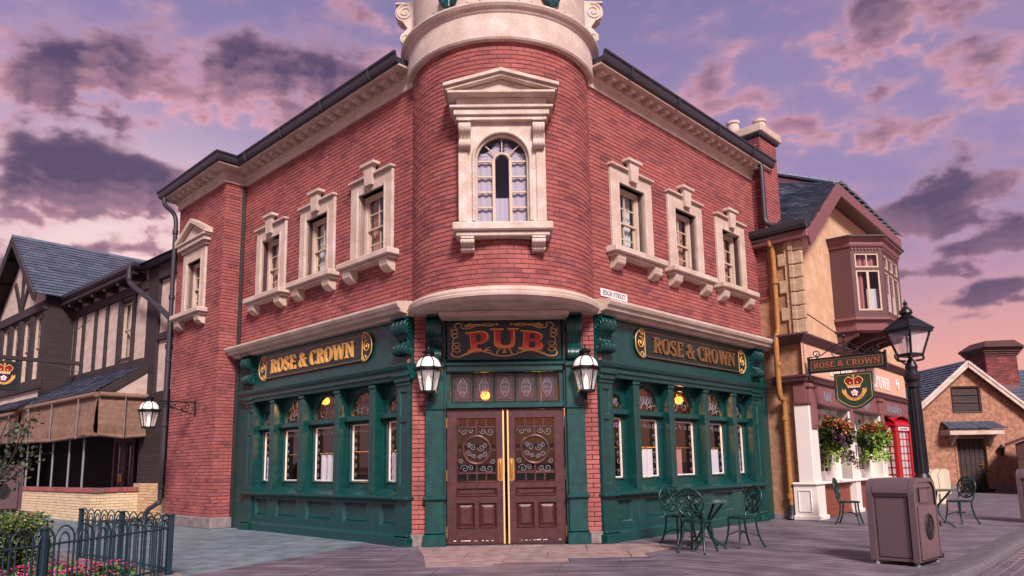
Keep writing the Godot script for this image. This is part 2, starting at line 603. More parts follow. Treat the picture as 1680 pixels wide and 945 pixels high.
func make_unit_brick() -> void:
	unit_brick = mb()
	var a := [Vector3(-0.5, -0.5, 0), Vector3(0.5, -0.5, 0), Vector3(0.5, 0.5, 0), Vector3(-0.5, 0.5, 0)]
	var b := [Vector3(-0.5, -0.5, 0.72), Vector3(0.5, -0.5, 0.72), Vector3(0.5, 0.5, 0.72), Vector3(-0.5, 0.5, 0.72)]
	var c := [Vector3(-0.48, -0.43, 1), Vector3(0.48, -0.43, 1), Vector3(0.48, 0.43, 1), Vector3(-0.48, 0.43, 1)]
	for i in 4:
		var j := (i + 1) % 4
		unit_brick.quad(a[i], a[j], b[j], b[i])
		unit_brick.quad(b[i], b[j], c[j], c[i])
	unit_brick.quad(c[0], c[1], c[2], c[3])

func brick_tint(pal: Array) -> Color:
	var c: Color = pal[rng.randi() % pal.size()]
	var k := rng.randf_range(0.86, 1.12)
	return Color(c.r * k, c.g * k, c.b * k)

# lays courses on a flat wall; holes are [x0, x1, y0, y1]
func lay(out: Array, f: Transform3D, x0: float, x1: float, y0: float, y1: float, z: float, holes: Array, pal: Array, bl := 0.225, bh := 0.075, proud := 0.012) -> void:
	var rows := int(round((y1 - y0) / bh))
	bh = (y1 - y0) / rows
	for r in rows:
		var ya := y0 + r * bh + 0.005
		var yb := y0 + (r + 1) * bh - 0.005
		var x := x0 - (bl * 0.5 if r % 2 else 0.0)
		while x < x1 - 0.02:
			var parts := [[maxf(x, x0) + 0.005, minf(x + bl, x1) - 0.005]]
			for h in holes:
				if h[2] < yb - 0.012 and h[3] > ya + 0.012:
					var nx := []
					for p in parts:
						if h[1] <= p[0] or h[0] >= p[1]:
							nx.append(p)
							continue
						if h[0] > p[0]:
							nx.append([p[0], h[0]])
						if h[1] < p[1]:
							nx.append([h[1], p[1]])
					parts = nx
			for p in parts:
				if p[1] - p[0] > 0.025:
					var pr: float = proud + rng.randf_range(-0.002, 0.003)
					var b := Basis(Vector3.UP, rng.randf_range(-0.006, 0.006)) * Basis(Vector3.BACK, rng.randf_range(-0.004, 0.004))
					var w := Transform3D(b.scaled_local(Vector3(p[1] - p[0], yb - ya, pr)), Vector3((p[0] + p[1]) / 2, (ya + yb) / 2, z))
					out.append([f * w, brick_tint(pal), (p[1] - p[0])])
			x += bl

# courses on a drum about the y axis at o; angle 0 looks along +z
func lay_drum(out: Array, o: Vector3, r: float, a0: float, a1: float, y0: float, y1: float, skip: Callable, pal: Array) -> void:
	var bh := 0.075
	var rows := int(round((y1 - y0) / bh))
	bh = (y1 - y0) / rows
	var step := 0.225 / r
	for k in rows:
		var y := y0 + (k + 0.5) * bh
		var a := a0 - (step * 0.5 if k % 2 else 0.0)
		while a < a1:
			var lo := maxf(a, a0) + 0.005 / r
			var hi := minf(a + step, a1) - 0.005 / r
			a += step
			if hi - lo < 0.02:
				continue
			var q: Array = skip.call(lo, hi, y)
			if q.is_empty():
				continue
			lo = q[0]
			hi = q[1]
			var m := (lo + hi) / 2
			var f := Transform3D(Basis(Vector3.UP, m + rng.randf_range(-0.006, 0.006)), o + Vector3(sin(m) * r, y, cos(m) * r))
			f.origin -= f.basis.z * (r * (1 - cos((hi - lo) / 2)))
			f.basis = f.basis.scaled_local(Vector3((hi - lo) * r, bh - 0.01, 0.012 + rng.randf_range(-0.002, 0.003)))
			out.append([f, brick_tint(pal), (hi - lo) * r])

func emit_bricks(list: Array, parent: Node3D, m: Material, most: int, called := "brick") -> void:
	var eye := Vector3(-0.06, 1.27, 0)
	var sized := []
	for k in list.size():
		var f: Transform3D = list[k][0]
		var d := eye - f.origin
		var face := f.basis.z.normalized().dot(d.normalized())
		sized.append([-maxf(face, 0.0) * list[k][2] / d.length_squared(), k])
	sized.sort_custom(func(a, b): return a[0] < b[0])
	var variants := {}
	var rest := mb()
	for i in sized.size():
		var e: Array = list[sized[i][1]]
		if i < most:
			var key: Color = e[1]
			key = Color(snappedf(key.r, 0.08), snappedf(key.g, 0.08), snappedf(key.b, 0.08))
			if not variants.has(key):
				var q := mb()
				q.put(unit_brick, Transform3D.IDENTITY, key)
				variants[key] = q.mesh(Vector3.ZERO, true)
			same(called, variants[key], m, parent, e[0])
		else:
			rest.put(unit_brick, e[0], e[1])
	if rest.v.size():
		stuff(called, rest, m, parent)

func text(s: String, size: float, depth: float, serif := true, bold := true) -> TextMesh:
	var t := TextMesh.new()
	var f := SystemFont.new()
	f.font_names = PackedStringArray(["Droid Serif" if serif else "Droid Sans"])
	f.font_weight = 700 if bold else 400
	t.font = f
	t.text = s
	t.font_size = 64
	t.pixel_size = size / 64.0
	t.depth = depth
	t.curve_step = 2.0
	return t

func _ready() -> void:
	rng.seed = 7
	# camera
	var cam := Camera3D.new()
	cam.name = "camera"
	cam.projection = Camera3D.PROJECTION_FRUSTUM
	cam.near = 0.1
	cam.far = 4000.0
	cam.size = 0.1 * 945.0 / 1184.0
	cam.frustum_offset = Vector2(0.0, 0.1 * 110.5 / 1184.0)
	cam.position = Vector3(-0.06, 1.27, 0.0)
	cam.basis = Basis(Vector3.UP, deg_to_rad(-0.9)) * Basis(Vector3.RIGHT, atan(180.0 / 1184.0)) * Basis(Vector3.BACK, deg_to_rad(-0.93))
	add_child(cam)
	# sky and exposure
	var env := Environment.new()
	env.background_mode = Environment.BG_SKY
	env.sky = Sky.new()
	env.sky.sky_material = make_sky()
	env.tonemap_mode = Environment.TONE_MAPPER_LINEAR
	env.tonemap_exposure = 4.2
	env.sdfgi_enabled = true
	env.ssao_enabled = true
	env.ssil_enabled = true
	var we := WorldEnvironment.new()
	we.name = "environment"
	we.environment = env
	add_child(we)
	# low soft light of the evening, from behind the camera
	var sun := DirectionalLight3D.new()
	sun.name = "sun"
	sun.light_color = Color(1.0, 0.935, 0.92)
	sun.light_energy = 0.5
	sun.light_angular_distance = 14.0
	sun.shadow_enabled = true
	sun.look_at_from_position(Vector3(2.0, 7.5, 9.0), Vector3.ZERO)
	add_child(sun)
	FL = frame(Vector3(-1.5, 0, -11.85), Vector3(SQ, 0, SQ), Vector3(-SQ, 0, SQ))
	FR = frame(Vector3(1.5, 0, -11.85), Vector3(SQ, 0, -SQ), Vector3(SQ, 0, SQ))
	FF = frame(Vector3(0, 0, -11.87), Vector3.RIGHT, Vector3.BACK)
	make_materials()
	make_unit_brick()
	make_ground()
	make_pub()
	make_pub_fittings()
	make_tudor()
	make_shop()
	make_cottage()
	make_terrace()
	make_garden()

const SKY_LEVEL := 0.265

# evening sky: a tinted gradient with fair-weather clouds, dark above and lit pink from below
func make_sky() -> PanoramaSkyMaterial:
	var W := 4096
	var H := 2048
	var n := noise(FastNoiseLite.TYPE_SIMPLEX_SMOOTH, 1.0, 21, 6)
	n.fractal_gain = 0.6
	var n2 := noise(FastNoiseLite.TYPE_SIMPLEX_SMOOTH, 1.0, 33, 4)
	# clouds by azimuth, elevation, half width, half height (degrees) and weight
	var cl := [[-31.3, 26.7, 4.8, 2.6, 1.0], [-33.9, 24.6, 2.4, 1.8, 0.9], [-28.6, 27.4, 2.6, 1.8, 0.7], [-16.8, 27.6, 5.6, 2.6, 1.0], [-12.6, 29.9, 3.6, 2.2, 0.9], [-20.8, 28.6, 2.4, 2.0, 0.8], [-30.4, 19.6, 5.2, 2.2, 1.0], [-32.9, 20.5, 2.8, 1.7, 0.9], [-26.6, 20.1, 2.6, 1.5, 0.9],
		[29.6, 28.8, 3.3, 2.4, 0.9], [30.2, 30.6, 2.5, 1.2, 0.8], [36.6, 25.1, 2.9, 2.2, 0.8], [35.8, 28.9, 2.8, 0.9, 0.7], [25.7, 23.5, 2.5, 1.1, 0.8], [23.2, 24.4, 2.1, 1.2, 0.6], [17.6, 27.1, 2.9, 1.6, 0.9], [30.6, 22.5, 2.5, 1.0, 0.8], [34.8, 19.5, 2.5, 1.0, 0.8], [35.3, 17.6, 3.2, 1.0, 0.9], [31.2, 17.0, 2.9, 0.9, 1.0], [32.6, 15.7, 2.5, 0.6, 0.9], [34.4, 13.9, 2.9, 0.55, 0.9], [32.7, 12.7, 2.7, 0.5, 0.8],
		[35.7, 11.2, 2.4, 0.5, 0.8], [34.2, 10.4, 2.4, 0.35, 0.7], [32.4, 9.3, 2.0, 0.35, 0.6], [-27.5, 15.4, 2.3, 0.5, 0.9], [-35.1, 17.4, 1.8, 1.8, 0.8], [-35.4, 13.4, 1.8, 1.6, 0.7], [27.0, 19.1, 2.1, 0.8, 0.8], [37.4, 14.6, 1.7, 0.7, 0.8], [15.2, 31.4, 2.4, 1.0, 0.5], [20.5, 29.5, 2.0, 1.2, 0.45], [-12.5, 34.0, 2.6, 0.8, 0.6], [22.0, 26.5, 2.4, 0.8, 0.45], [-23.5, 25.4, 2.0, 0.7, 0.4]]
	# the same kind of clouds go on all round, outside the view
	var r := RandomNumberGenerator.new()
	r.seed = 5
	while cl.size() < 150:
		var az := r.randf_range(-180, 180)
		var el := r.randf_range(6, 70)
		if az > -44 and az < 46 and el < 36:
			continue
		cl.append([az, el, r.randf_range(2.0, 5.0) / cos(deg_to_rad(el)), r.randf_range(0.5, 2.4) * clampf(el / 24.0, 0.3, 1.6), r.randf_range(0.6, 1.0)])
	var rows := H / 2
	var d := PackedFloat32Array()
	d.resize(W * rows)
	for y in rows:
		var el := 90.0 - (y + 0.5) * 180.0 / H
		var near := []
		for k in cl:
			if absf(k[1] - el) < k[3] * 2.6:
				near.append(k)
		var ce := cos(deg_to_rad(el))
		var se := sin(deg_to_rad(el))
		for x in W:
			var az := wrapf((x + 0.5) * 360.0 / W, -180.0, 180.0)
			var ar := deg_to_rad(az)
			var ux_ := sin(ar) * ce
			var uz := -cos(ar) * ce
			var dv := Vector3(ux_ * 5.0, se * 11.0, uz * 5.0)
			var q := n.get_noise_3dv(dv * 2.4)
			var wob := n2.get_noise_3dv(dv * 0.8)
			var s := -0.56 + 0.2 * wob
			for k in near:
				var boost := 1.0 + 0.5 * smoothstep(19.0, 13.0, el)
				var dx: float = (wrapf(az - k[0], -180.0, 180.0) + wob * 1.2) / k[2]
				if absf(dx) < 2.6:
					var dy: float = (el - k[1]) / k[3] + q * 0.6
					s += 0.9 * boost * k[4] * exp(-(dx * dx + dy * dy) * 0.7) * 1.0
			d[y * W + x] = s + q * 1.0
	var px := PackedFloat32Array()
	px.resize(W * H * 3)
	var top := Color(0.185, 0.165, 0.345)
	var mid := Color(0.35, 0.265, 0.47)
	var low := Color(0.74, 0.43, 0.48)
	var dark := Color(0.062, 0.047, 0.115)
	var pink := Color(0.80, 0.40, 0.47)
	for y in H:
		var el := 90.0 - (y + 0.5) * 180.0 / H
		for x in W:
			var az := wrapf((x + 0.5) * 360.0 / W, -180.0, 180.0)
			var e := maxf(el, 0.0)
			var side := 0.5 + 0.5 * sin(deg_to_rad(az + 20.0))
			var glow := wrapf(az + 27.0, -180, 180) / 15.0
			var lowc := low.lerp(Color(0.68, 0.30, 0.255), side * 0.9)
			var c: Color
			if e < 20.0 + (1 - side) * 4.0:
				c = lowc.lerp(mid, smoothstep(3.0, 20.0 + (1 - side) * 4.0, e))
			else:
				c = mid.lerp(top, smoothstep(20.0 + (1 - side) * 4.0, 40.0, e))
			c = c.lerp(Color(0.20, 0.165, 0.33), side * 0.35 * smoothstep(8.0, 18.0, e))
			c = c.lerp(Color(1.05, 0.80, 0.73), exp(-glow * glow) * 0.72 * smoothstep(28.0, 14.0, e))
			c = c.lerp(Color(0.90, 0.42, 0.32), side * side * 0.6 * smoothstep(13.0, 4.0, e))
			if y < rows:
				var here := d[y * W + x]
				c = c.lerp(pink.lerp(lowc, 0.25).lerp(c, 0.35), smoothstep(-0.62, 0.1, here) * 0.45 * (1.0 - side * 0.45))
				var cover := smoothstep(-0.18, 0.30, here)
				if cover > 0.0:
					var off := clampf(e / 26.0, 0.12, 1.6)
					var under := 0.0
					for k in 4:
						under += smoothstep(-0.15, 0.5, d[mini(y + int((4 + k * 11) * off) + 1, rows - 1) * W + x]) * 0.25
					var thick := smoothstep(-0.2, 0.55, here)
					var lit := clampf((1.0 - under) * 1.05 - 0.12, 0, 1) * (1.0 - 0.35 * thick) + (1.0 - thick) * 0.3
					var pk := pink.lerp(lowc, smoothstep(24.0, 8.0, e) * 0.4).lerp(Color(0.50, 0.27, 0.36), side * 0.55)
					var cc := dark.lerp(Color(0.13, 0.085, 0.165), side * 0.6).lerp(pk, clampf(lit * (0.25 + 0.75 * smoothstep(9.0, 24.0, e)), 0, 1))
					c = c.lerp(cc, cover * 0.95)
			elif el < 0:
				c = c.lerp(Color(0.16, 0.12, 0.13), smoothstep(0.0, -8.0, el))
			var i := (y * W + x) * 3
			px[i] = c.r * SKY_LEVEL
			px[i + 1] = c.g * SKY_LEVEL
			px[i + 2] = c.b * SKY_LEVEL
	var im := Image.create_from_data(W, H, false, Image.FORMAT_RGBF, px.to_byte_array())
	var m := PanoramaSkyMaterial.new()
	m.panorama = ImageTexture.create_from_image(im)
	return m

# ---- the corner pub
const BRICKS_RED := [Color(1.0, 0.94, 0.93), Color(1.08, 1.0, 0.97), Color(0.88, 0.83, 0.88), Color(1.18, 1.12, 1.03), Color(0.94, 0.88, 0.92), Color(0.70, 0.68, 0.78), Color(1.04, 0.98, 0.92), Color(1.1, 0.9, 0.85)]
var FL: Transform3D
var FR: Transform3D
var FF: Transform3D
const TOWER := Vector3(0, 0, -12.2)
const TR := 1.56

func ux(sg: float, u0: float, u1: float) -> Array:
	return [minf(sg * u0, sg * u1), maxf(sg * u0, sg * u1)]

func hole(sg: float, u0: float, u1: float, y0: float, y1: float) -> Array:
	var a := ux(sg, u0, u1)
	return [a[0], a[1], y0, y1]

func arc(cx: float, cy: float, r: float, a0: float, a1: float, k := 14) -> PackedVector2Array:
	var p := PackedVector2Array()
	for i in k + 1:
		var a := deg_to_rad(lerpf(a0, a1, float(i) / k))
		p.append(Vector2(cx + cos(a) * r, cy + sin(a) * r))
	return p

# cloth hanging in folds, from x0 to x1 at depth z
func drape(m: MB, x0: float, x1: float, y0: float, y1: float, z: float, folds: float, deep := 0.025, lean := 0.0) -> void:
	var k := int(folds * 8)
	for i in k:
		var fa := float(i) / k
		var fb := float(i + 1) / k
		var za := z + sin(fa * folds * TAU) * deep
		var zb := z + sin(fb * folds * TAU) * deep
		var na := Vector3(-cos(fa * folds * TAU) * deep * folds * TAU / (x1 - x0), 0, 1).normalized()
		var nb := Vector3(-cos(fb * folds * TAU) * deep * folds * TAU / (x1 - x0), 0, 1).normalized()
		var a := Vector3(lerpf(x0, x1, fa) + lean * (1 - 0), y0, za)
		var b := Vector3(lerpf(x0, x1, fb) + lean, y0, zb)
		m.nquad(a, b, Vector3(lerpf(x0, x1, fb), y1, zb), Vector3(lerpf(x0, x1, fa), y1, za), na, nb, nb, na)

# a sash or casement with glazing bars; r = [x0, x1, y0, y1]
func glazing(parent: Node, f: Transform3D, r: Array, z: float, cols: int, rows: int, bar: float, m: Material, stile := 0.035) -> void:
	var s := mb(f)
	s.box(r[0], r[0] + stile, r[2], r[3], z, z + 0.03)
	s.box(r[1] - stile, r[1], r[2], r[3], z, z + 0.03)
	s.box(r[0] + stile, r[1] - stile, r[2], r[2] + stile, z, z + 0.03)
	s.box(r[0] + stile, r[1] - stile, r[3] - stile, r[3], z, z + 0.03)
	for i in range(1, cols):
		var x := lerpf(r[0], r[1], float(i) / cols)
		s.box(x - bar / 2, x + bar / 2, r[2] + stile, r[3] - stile, z + 0.004, z + 0.026)
	for i in range(1, rows):
		var y := lerpf(r[2], r[3], float(i) / rows)
		s.box(r[0] + stile, r[1] - stile, y - bar / 2, y + bar / 2, z + 0.006, z + 0.024)
	var fr := obj("sash", s, m, parent)
	for i in cols:
		for j in rows:
			var p := mb(f)
			var x0 := lerpf(r[0], r[1], float(i) / cols) + 0.001
			var x1 := lerpf(r[0], r[1], float(i + 1) / cols) - 0.001
			var y0 := lerpf(r[2], r[3], float(j) / rows) + 0.001
			var y1 := lerpf(r[2], r[3], float(j + 1) / rows) - 0.001
			p.quad(Vector3(x0, y0, z + 0.012), Vector3(x1, y0, z + 0.012), Vector3(x1, y1, z + 0.012), Vector3(x0, y1, z + 0.012))
			obj("pane", p, M.pane, parent)

# one sash window with its stone surround; c = centre along the wall
func stone_window(pub: Node3D, f: Transform3D, c: float, z: float, pediment: bool, hw := 0.65) -> void:
	var ow := hw - 0.24
	var y0 := 5.05
	var y1 := 6.29
	var yt := 6.55
	var w := mb(f)
	w.bbox(c - hw, c - ow, y0 - 0.03, yt, z, z + 0.06)
	w.bbox(c + ow, c + hw, y0 - 0.03, yt, z, z + 0.06)
	w.bbox(c - ow, c + ow, y1, yt, z, z + 0.058)
	w.bbox(c - ow - 0.05, c - ow + 0.0, y0, y1 + 0.05, z + 0.055, z + 0.075, 0.01)
	w.bbox(c + ow - 0.0, c + ow + 0.05, y0, y1 + 0.05, z + 0.055, z + 0.075, 0.01)
	# deep splayed reveals
	w.reveals([c - ow, c + ow, y0 - 0.02, y1], z + 0.03, z - 0.2)
	w.box(c - ow, c - ow + 0.07, y0, y1, z - 0.2, z - 0.1)
	w.box(c + ow - 0.07, c + ow, y0, y1, z - 0.2, z - 0.1)
	w.box(c - ow + 0.07, c + ow - 0.07, y1 - 0.06, y1, z - 0.2, z - 0.1)
	var win := obj("window", w, M.stone, pub)
	var l := mb(f)
	if pediment:
		var b := 6.62
		l.bbox(c - hw - 0.06, c + hw + 0.06, yt + 0.005, yt + 0.09, z, z + 0.10)
		l.bbox(c - hw - 0.14, c + hw + 0.14, yt + 0.09, yt + 0.2, z, z + 0.17)
		l.bbox(c - hw - 0.2, c + hw + 0.2, yt + 0.2, yt + 0.25, z, z + 0.21)
		var t := PackedVector2Array([Vector2(c - hw - 0.2, yt + 0.255), Vector2(c + hw + 0.2, yt + 0.255), Vector2(c, yt + 0.62)])
		l.prism(t, z, z + 0.09)
		for s in [-1.0, 1.0]:
			var e := Vector2(c + s * (hw + 0.24), yt + 0.25)
			var a := Vector2(c, yt + 0.68)
			l.prism(PackedVector2Array([e, e + Vector2(0, 0.12), a + Vector2(0, 0.1), a]), z, z + 0.2 + s * 0.001)
	else:
		l.bbox(c - hw - 0.03, c - 0.15, yt + 0.003, yt + 0.05, z, z + 0.12)
		l.bbox(c + 0.15, c + hw + 0.03, yt + 0.003, yt + 0.05, z, z + 0.12)
		l.prism(PackedVector2Array([Vector2(c - 0.1, y1 + 0.09), Vector2(c + 0.1, y1 + 0.09), Vector2(c + 0.15, yt + 0.19), Vector2(c - 0.15, yt + 0.19)]), z + 0.055, z + 0.13)
		l.bbox(c - 0.22, c + 0.22, yt + 0.19, yt + 0.25, z, z + 0.17)
	obj("pediment" if pediment else "lintel", l, M.stone, win)
	var s := mb(f)
	s.bbox(c - hw - 0.17, c + hw + 0.17, y0 - 0.155, y0 - 0.035, z, z + 0.26, 0.02)
	s.bbox(c - hw - 0.12, c + hw + 0.12, y0 - 0.2, y0 - 0.155, z, z + 0.2, 0.015)
	obj("sill", s, M.stone, win)
	for k in [-1.0, 1.0]:
		var cb := mb(f)
		var x: float = c + k * (hw - 0.07)
		var pr := PackedVector2Array([Vector2(0, 4.86), Vector2(0.19, 4.86), Vector2(0.185, 4.79)])
		pr.append_array(arc(0.10, 4.77, 0.08, 20, -70, 6))
		pr.append_array(PackedVector2Array([Vector2(0.09, 4.66), Vector2(0.0, 4.64)]))
		cb.xf = f * Transform3D(Basis(Vector3(0, 0, 1), Vector3.UP, Vector3(-1, 0, 0)), Vector3(x, 0, z))
		cb.prism(pr, -0.12, 0.12)
		obj("bracket", cb, M.stone, win)
	var ym := 5.64
	var xa := c - ow + 0.07
	var xb := c + ow - 0.07
	glazing(win, f, [xa, xb, y0, ym + 0.02], z - 0.19, 2, 2, 0.022, M.sash)
	glazing(win, f, [xa, xb, ym - 0.02, y1 - 0.06], z - 0.155, 2, 2, 0.022, M.sash)
	var cu := mb(f)
	drape(cu, xa, xa + 0.24, y0, y1, z - 0.26, 3.0, 0.018)
	drape(cu, xb - 0.22, xb, y0, y1, z - 0.26, 2.5, 0.018)
	obj("curtain", cu, M.curtain if c > 0 and c < 2 or c < -2.0 and c > -4 else M.curtain_rose, win)
	var bx := mb(f)
	bx.sheet(c - ow - 0.3, c + ow + 0.3, y0 - 0.3, y1 + 0.3, z - 1.0, [])
	bx.reveals([c - ow - 0.3, c + ow + 0.3, y0 - 0.3, y1 + 0.3], z - 0.28, z - 1.0)
	obj("window_backing", bx, M.upper_room_sky_tint, win)  # pale backing colour stands in for sky reflected in the panes

func console_profile(y0: float, y1: float, deep: float) -> PackedVector2Array:
	var h := y1 - y0
	var R := h * 0.21
	var r := h * 0.14
	var p := PackedVector2Array([Vector2(0, y1), Vector2(deep, y1), Vector2(deep, y1 - 0.03)])
	p.append_array(arc(deep - R, y1 - 0.03 - R, R, 75, -75, 10))
	p.append_array(PackedVector2Array([Vector2(deep - R * 1.3, y1 - h * 0.62)]))
	p.append_array(arc(deep * 0.42, y0 + r * 1.1, r, 60, -100, 8))
	p.append(Vector2(0, y0))
	return p

func console(called: String, parent: Node, f: Transform3D, x0: float, x1: float, y0: float, y1: float, z: float, deep: float, m: Material) -> void:
	var s := mb(f * Transform3D(Basis(Vector3(0, 0, 1), Vector3.UP, Vector3(-1, 0, 0)), Vector3((x0 + x1) / 2, 0, z)))
	var hw := (x1 - x0) / 2
	s.prism(console_profile(y0, y1, deep), -hw, hw)
	var h := y1 - y0
	for k in [-1.0, 1.0]:
		var p := []
		for q in spiral(Vector2(deep - h * 0.21, y1 - 0.03 - h * 0.21), h * 0.19, h * 0.03, PI * 0.6, -PI * 3.2, 26):
			p.append(Vector3(q.x, q.y, k * hw))
		s.tube(p, h * 0.022, 6)
		p = []
		for q in spiral(Vector2(deep * 0.42, y0 + h * 0.154), h * 0.12, h * 0.03, PI * 0.9, PI * 3.6, 16):
			p.append(Vector3(q.x, q.y, k * hw))
		s.tube(p, h * 0.018, 6)
	# flutes down the front
	for i in 3:
		var x := lerpf(-hw, hw, (i + 0.5) / 3.0)
		var p := []
		for q in console_profile(y0, y1, deep + 0.004).slice(3, 24):
			p.append(Vector3(q.x, q.y, x))
		s.tube(p, hw * 0.06, 6)
	obj(called, s, m, parent)

func make_pub() -> void:
	var pub := thing("corner_pub", "red brick corner pub with green shopfront and round corner tower", "building", TOWER)
	var reds := []
	var wins := [1.22, 3.1, 5.0]
	for sg in [-1.0, 1.0]:
		var f: Transform3D = FL if sg < 0 else FR
		var hs := []
		for c in wins:
			hs.append(hole(sg, c - 0.41, c + 0.41, 5.03, 6.29))
		# upper brick wall
		var w := mb(f)
		var a := ux(sg, 0.0, 6.4)
		w.sheet(a[0], a[1], 3.7, 8.0, 0.0, hs, 0.3)
		var wall := obj("mortar_wall", w, M.mortar, pub)
		var bh := []
		for c in wins:
			bh.append(hole(sg, c - 0.65, c + 0.65, 5.0, 6.56))
		lay(reds, f, a[0], a[1], 3.97, 7.87, 0.0, bh, BRICKS_RED)
		for c in wins:
			stone_window(pub, f, sg * c, 0.0, false)
		shopfront(pub, f, sg)
	# left pier stepping forward
	var pz := 0.48
	var p := mb(FL)
	p.sheet(-9.05, -6.4, 0.0, 8.0, pz, [[-8.31, -7.49, 5.03, 6.29]], 0.3)
	p.box(-9.05, -6.4, 0.0, 8.0, -0.4, pz - 0.302)
	p.quad(Vector3(-6.4, 0, -0.1), Vector3(-6.4, 0, pz), Vector3(-6.4, 8, pz), Vector3(-6.4, 8, -0.1))
	p.quad(Vector3(-9.05, 0, -4.0), Vector3(-9.05, 0, pz), Vector3(-9.05, 8, pz), Vector3(-9.05, 8, -4.0))
	obj("mortar_wall", p, M.mortar, pub)
	lay(reds, FL, -9.05, -6.4, 0.25, 7.87, pz, [[-8.55, -7.25, 5.0, 6.56]], BRICKS_RED)
	lay(reds, FL * frame(Vector3(-6.4, 0, 0), Vector3(0, 0, -1), Vector3(1, 0, 0)), -pz - 0.01, 0.0, 0.25, 7.87, 0.0, [], BRICKS_RED)
	lay(reds, FL * frame(Vector3(-9.05, 0, 0), Vector3(0, 0, 1), Vector3(-1, 0, 0)), -2.0, pz, 0.25, 7.87, 0.0, [], BRICKS_RED)
	stone_window(pub, FL, -7.9, pz, true)
	var st := mb(FL)
	st.bbox(-9.1, -6.35, 0.0, 0.25, pz - 0.3, pz + 0.05, 0.02)
	st.bbox(-6.45, -6.352, 0.0, 0.248, -0.1, pz + 0.0, 0.02)
	obj("stone_plinth", st, M.stone_grey, pub)
	# right end: chimney breast corbelled out of the side wall, rising into a stack
	var side := FR * frame(Vector3(6.3, 0, 0), Vector3(0, 0, 1), Vector3(-1, 0, 0))
	var ch := mb(FR)
	ch.box(6.305, 7.2, 4.8, 8.95, -0.55, 0.27)
	ch.box(6.305, 7.2, 4.42, 4.8, -0.3, 0.16)
	obj("mortar_wall", ch, M.mortar, pub)
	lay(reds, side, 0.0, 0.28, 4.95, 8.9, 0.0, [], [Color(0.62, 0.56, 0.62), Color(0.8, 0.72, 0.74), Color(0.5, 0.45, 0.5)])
	for k in 6:
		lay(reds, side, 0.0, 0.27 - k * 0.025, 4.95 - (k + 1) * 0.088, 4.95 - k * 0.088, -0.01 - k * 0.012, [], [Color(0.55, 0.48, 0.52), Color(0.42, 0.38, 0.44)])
	lay(reds, side, -0.55, 0.0, 8.1, 8.9, 0.0, [], BRICKS_RED)
	lay(reds, FR, 6.3, 7.2, 6.3, 8.9, 0.27, [], BRICKS_RED)
	var cap := mb(FR)
	cap.bbox(6.24, 7.26, 8.93, 9.0, -0.62, 0.34, 0.015)
	obj("chimney_band", cap, M.gutter, pub)
	cap = mb(FR)
	cap.bbox(6.19, 7.31, 9.0, 9.2, -0.67, 0.39, 0.02)
	obj("chimney_cap", cap, M.stone, pub)
	for q in [Vector3(6.5, 9.2, -0.45), Vector3(6.9, 9.2, 0.05)]:
		var pot := mb(FR)
		pot.lathe(q, [Vector2(0.16, 0), Vector2(0.14, 0.3), Vector2(0.17, 0.32), Vector2(0.17, 0.38), Vector2(0.13, 0.38), Vector2(0.12, 0.1)], 16)
		obj("chimney_pot", pot, M.stone, pub)
	# far chimney behind the left roof
	var fc := mb(FL)
	fc.box(-6.3, -5.2, 7.5, 9.6, -3.4, -2.4)
	obj("rear_chimney", fc, M.mortar, pub)
	lay(reds, FL * frame(Vector3(0, 0, -2.4), Vector3(1, 0, 0), Vector3(0, 0, 1)), -6.3, -5.2, 8.2, 9.6, 0.0, [], BRICKS_RED)
	var fcc := mb(FL)
	fcc.bbox(-6.4, -5.1, 9.6, 9.75, -3.5, -2.3, 0.02)
	obj("chimney_cap", fcc, M.stone, pub)
	cornices(pub)
	tower(pub, reds)
	doorway(pub, reds)
	pub_inside(pub)
	emit_bricks(reds, pub, M.brick, 300)

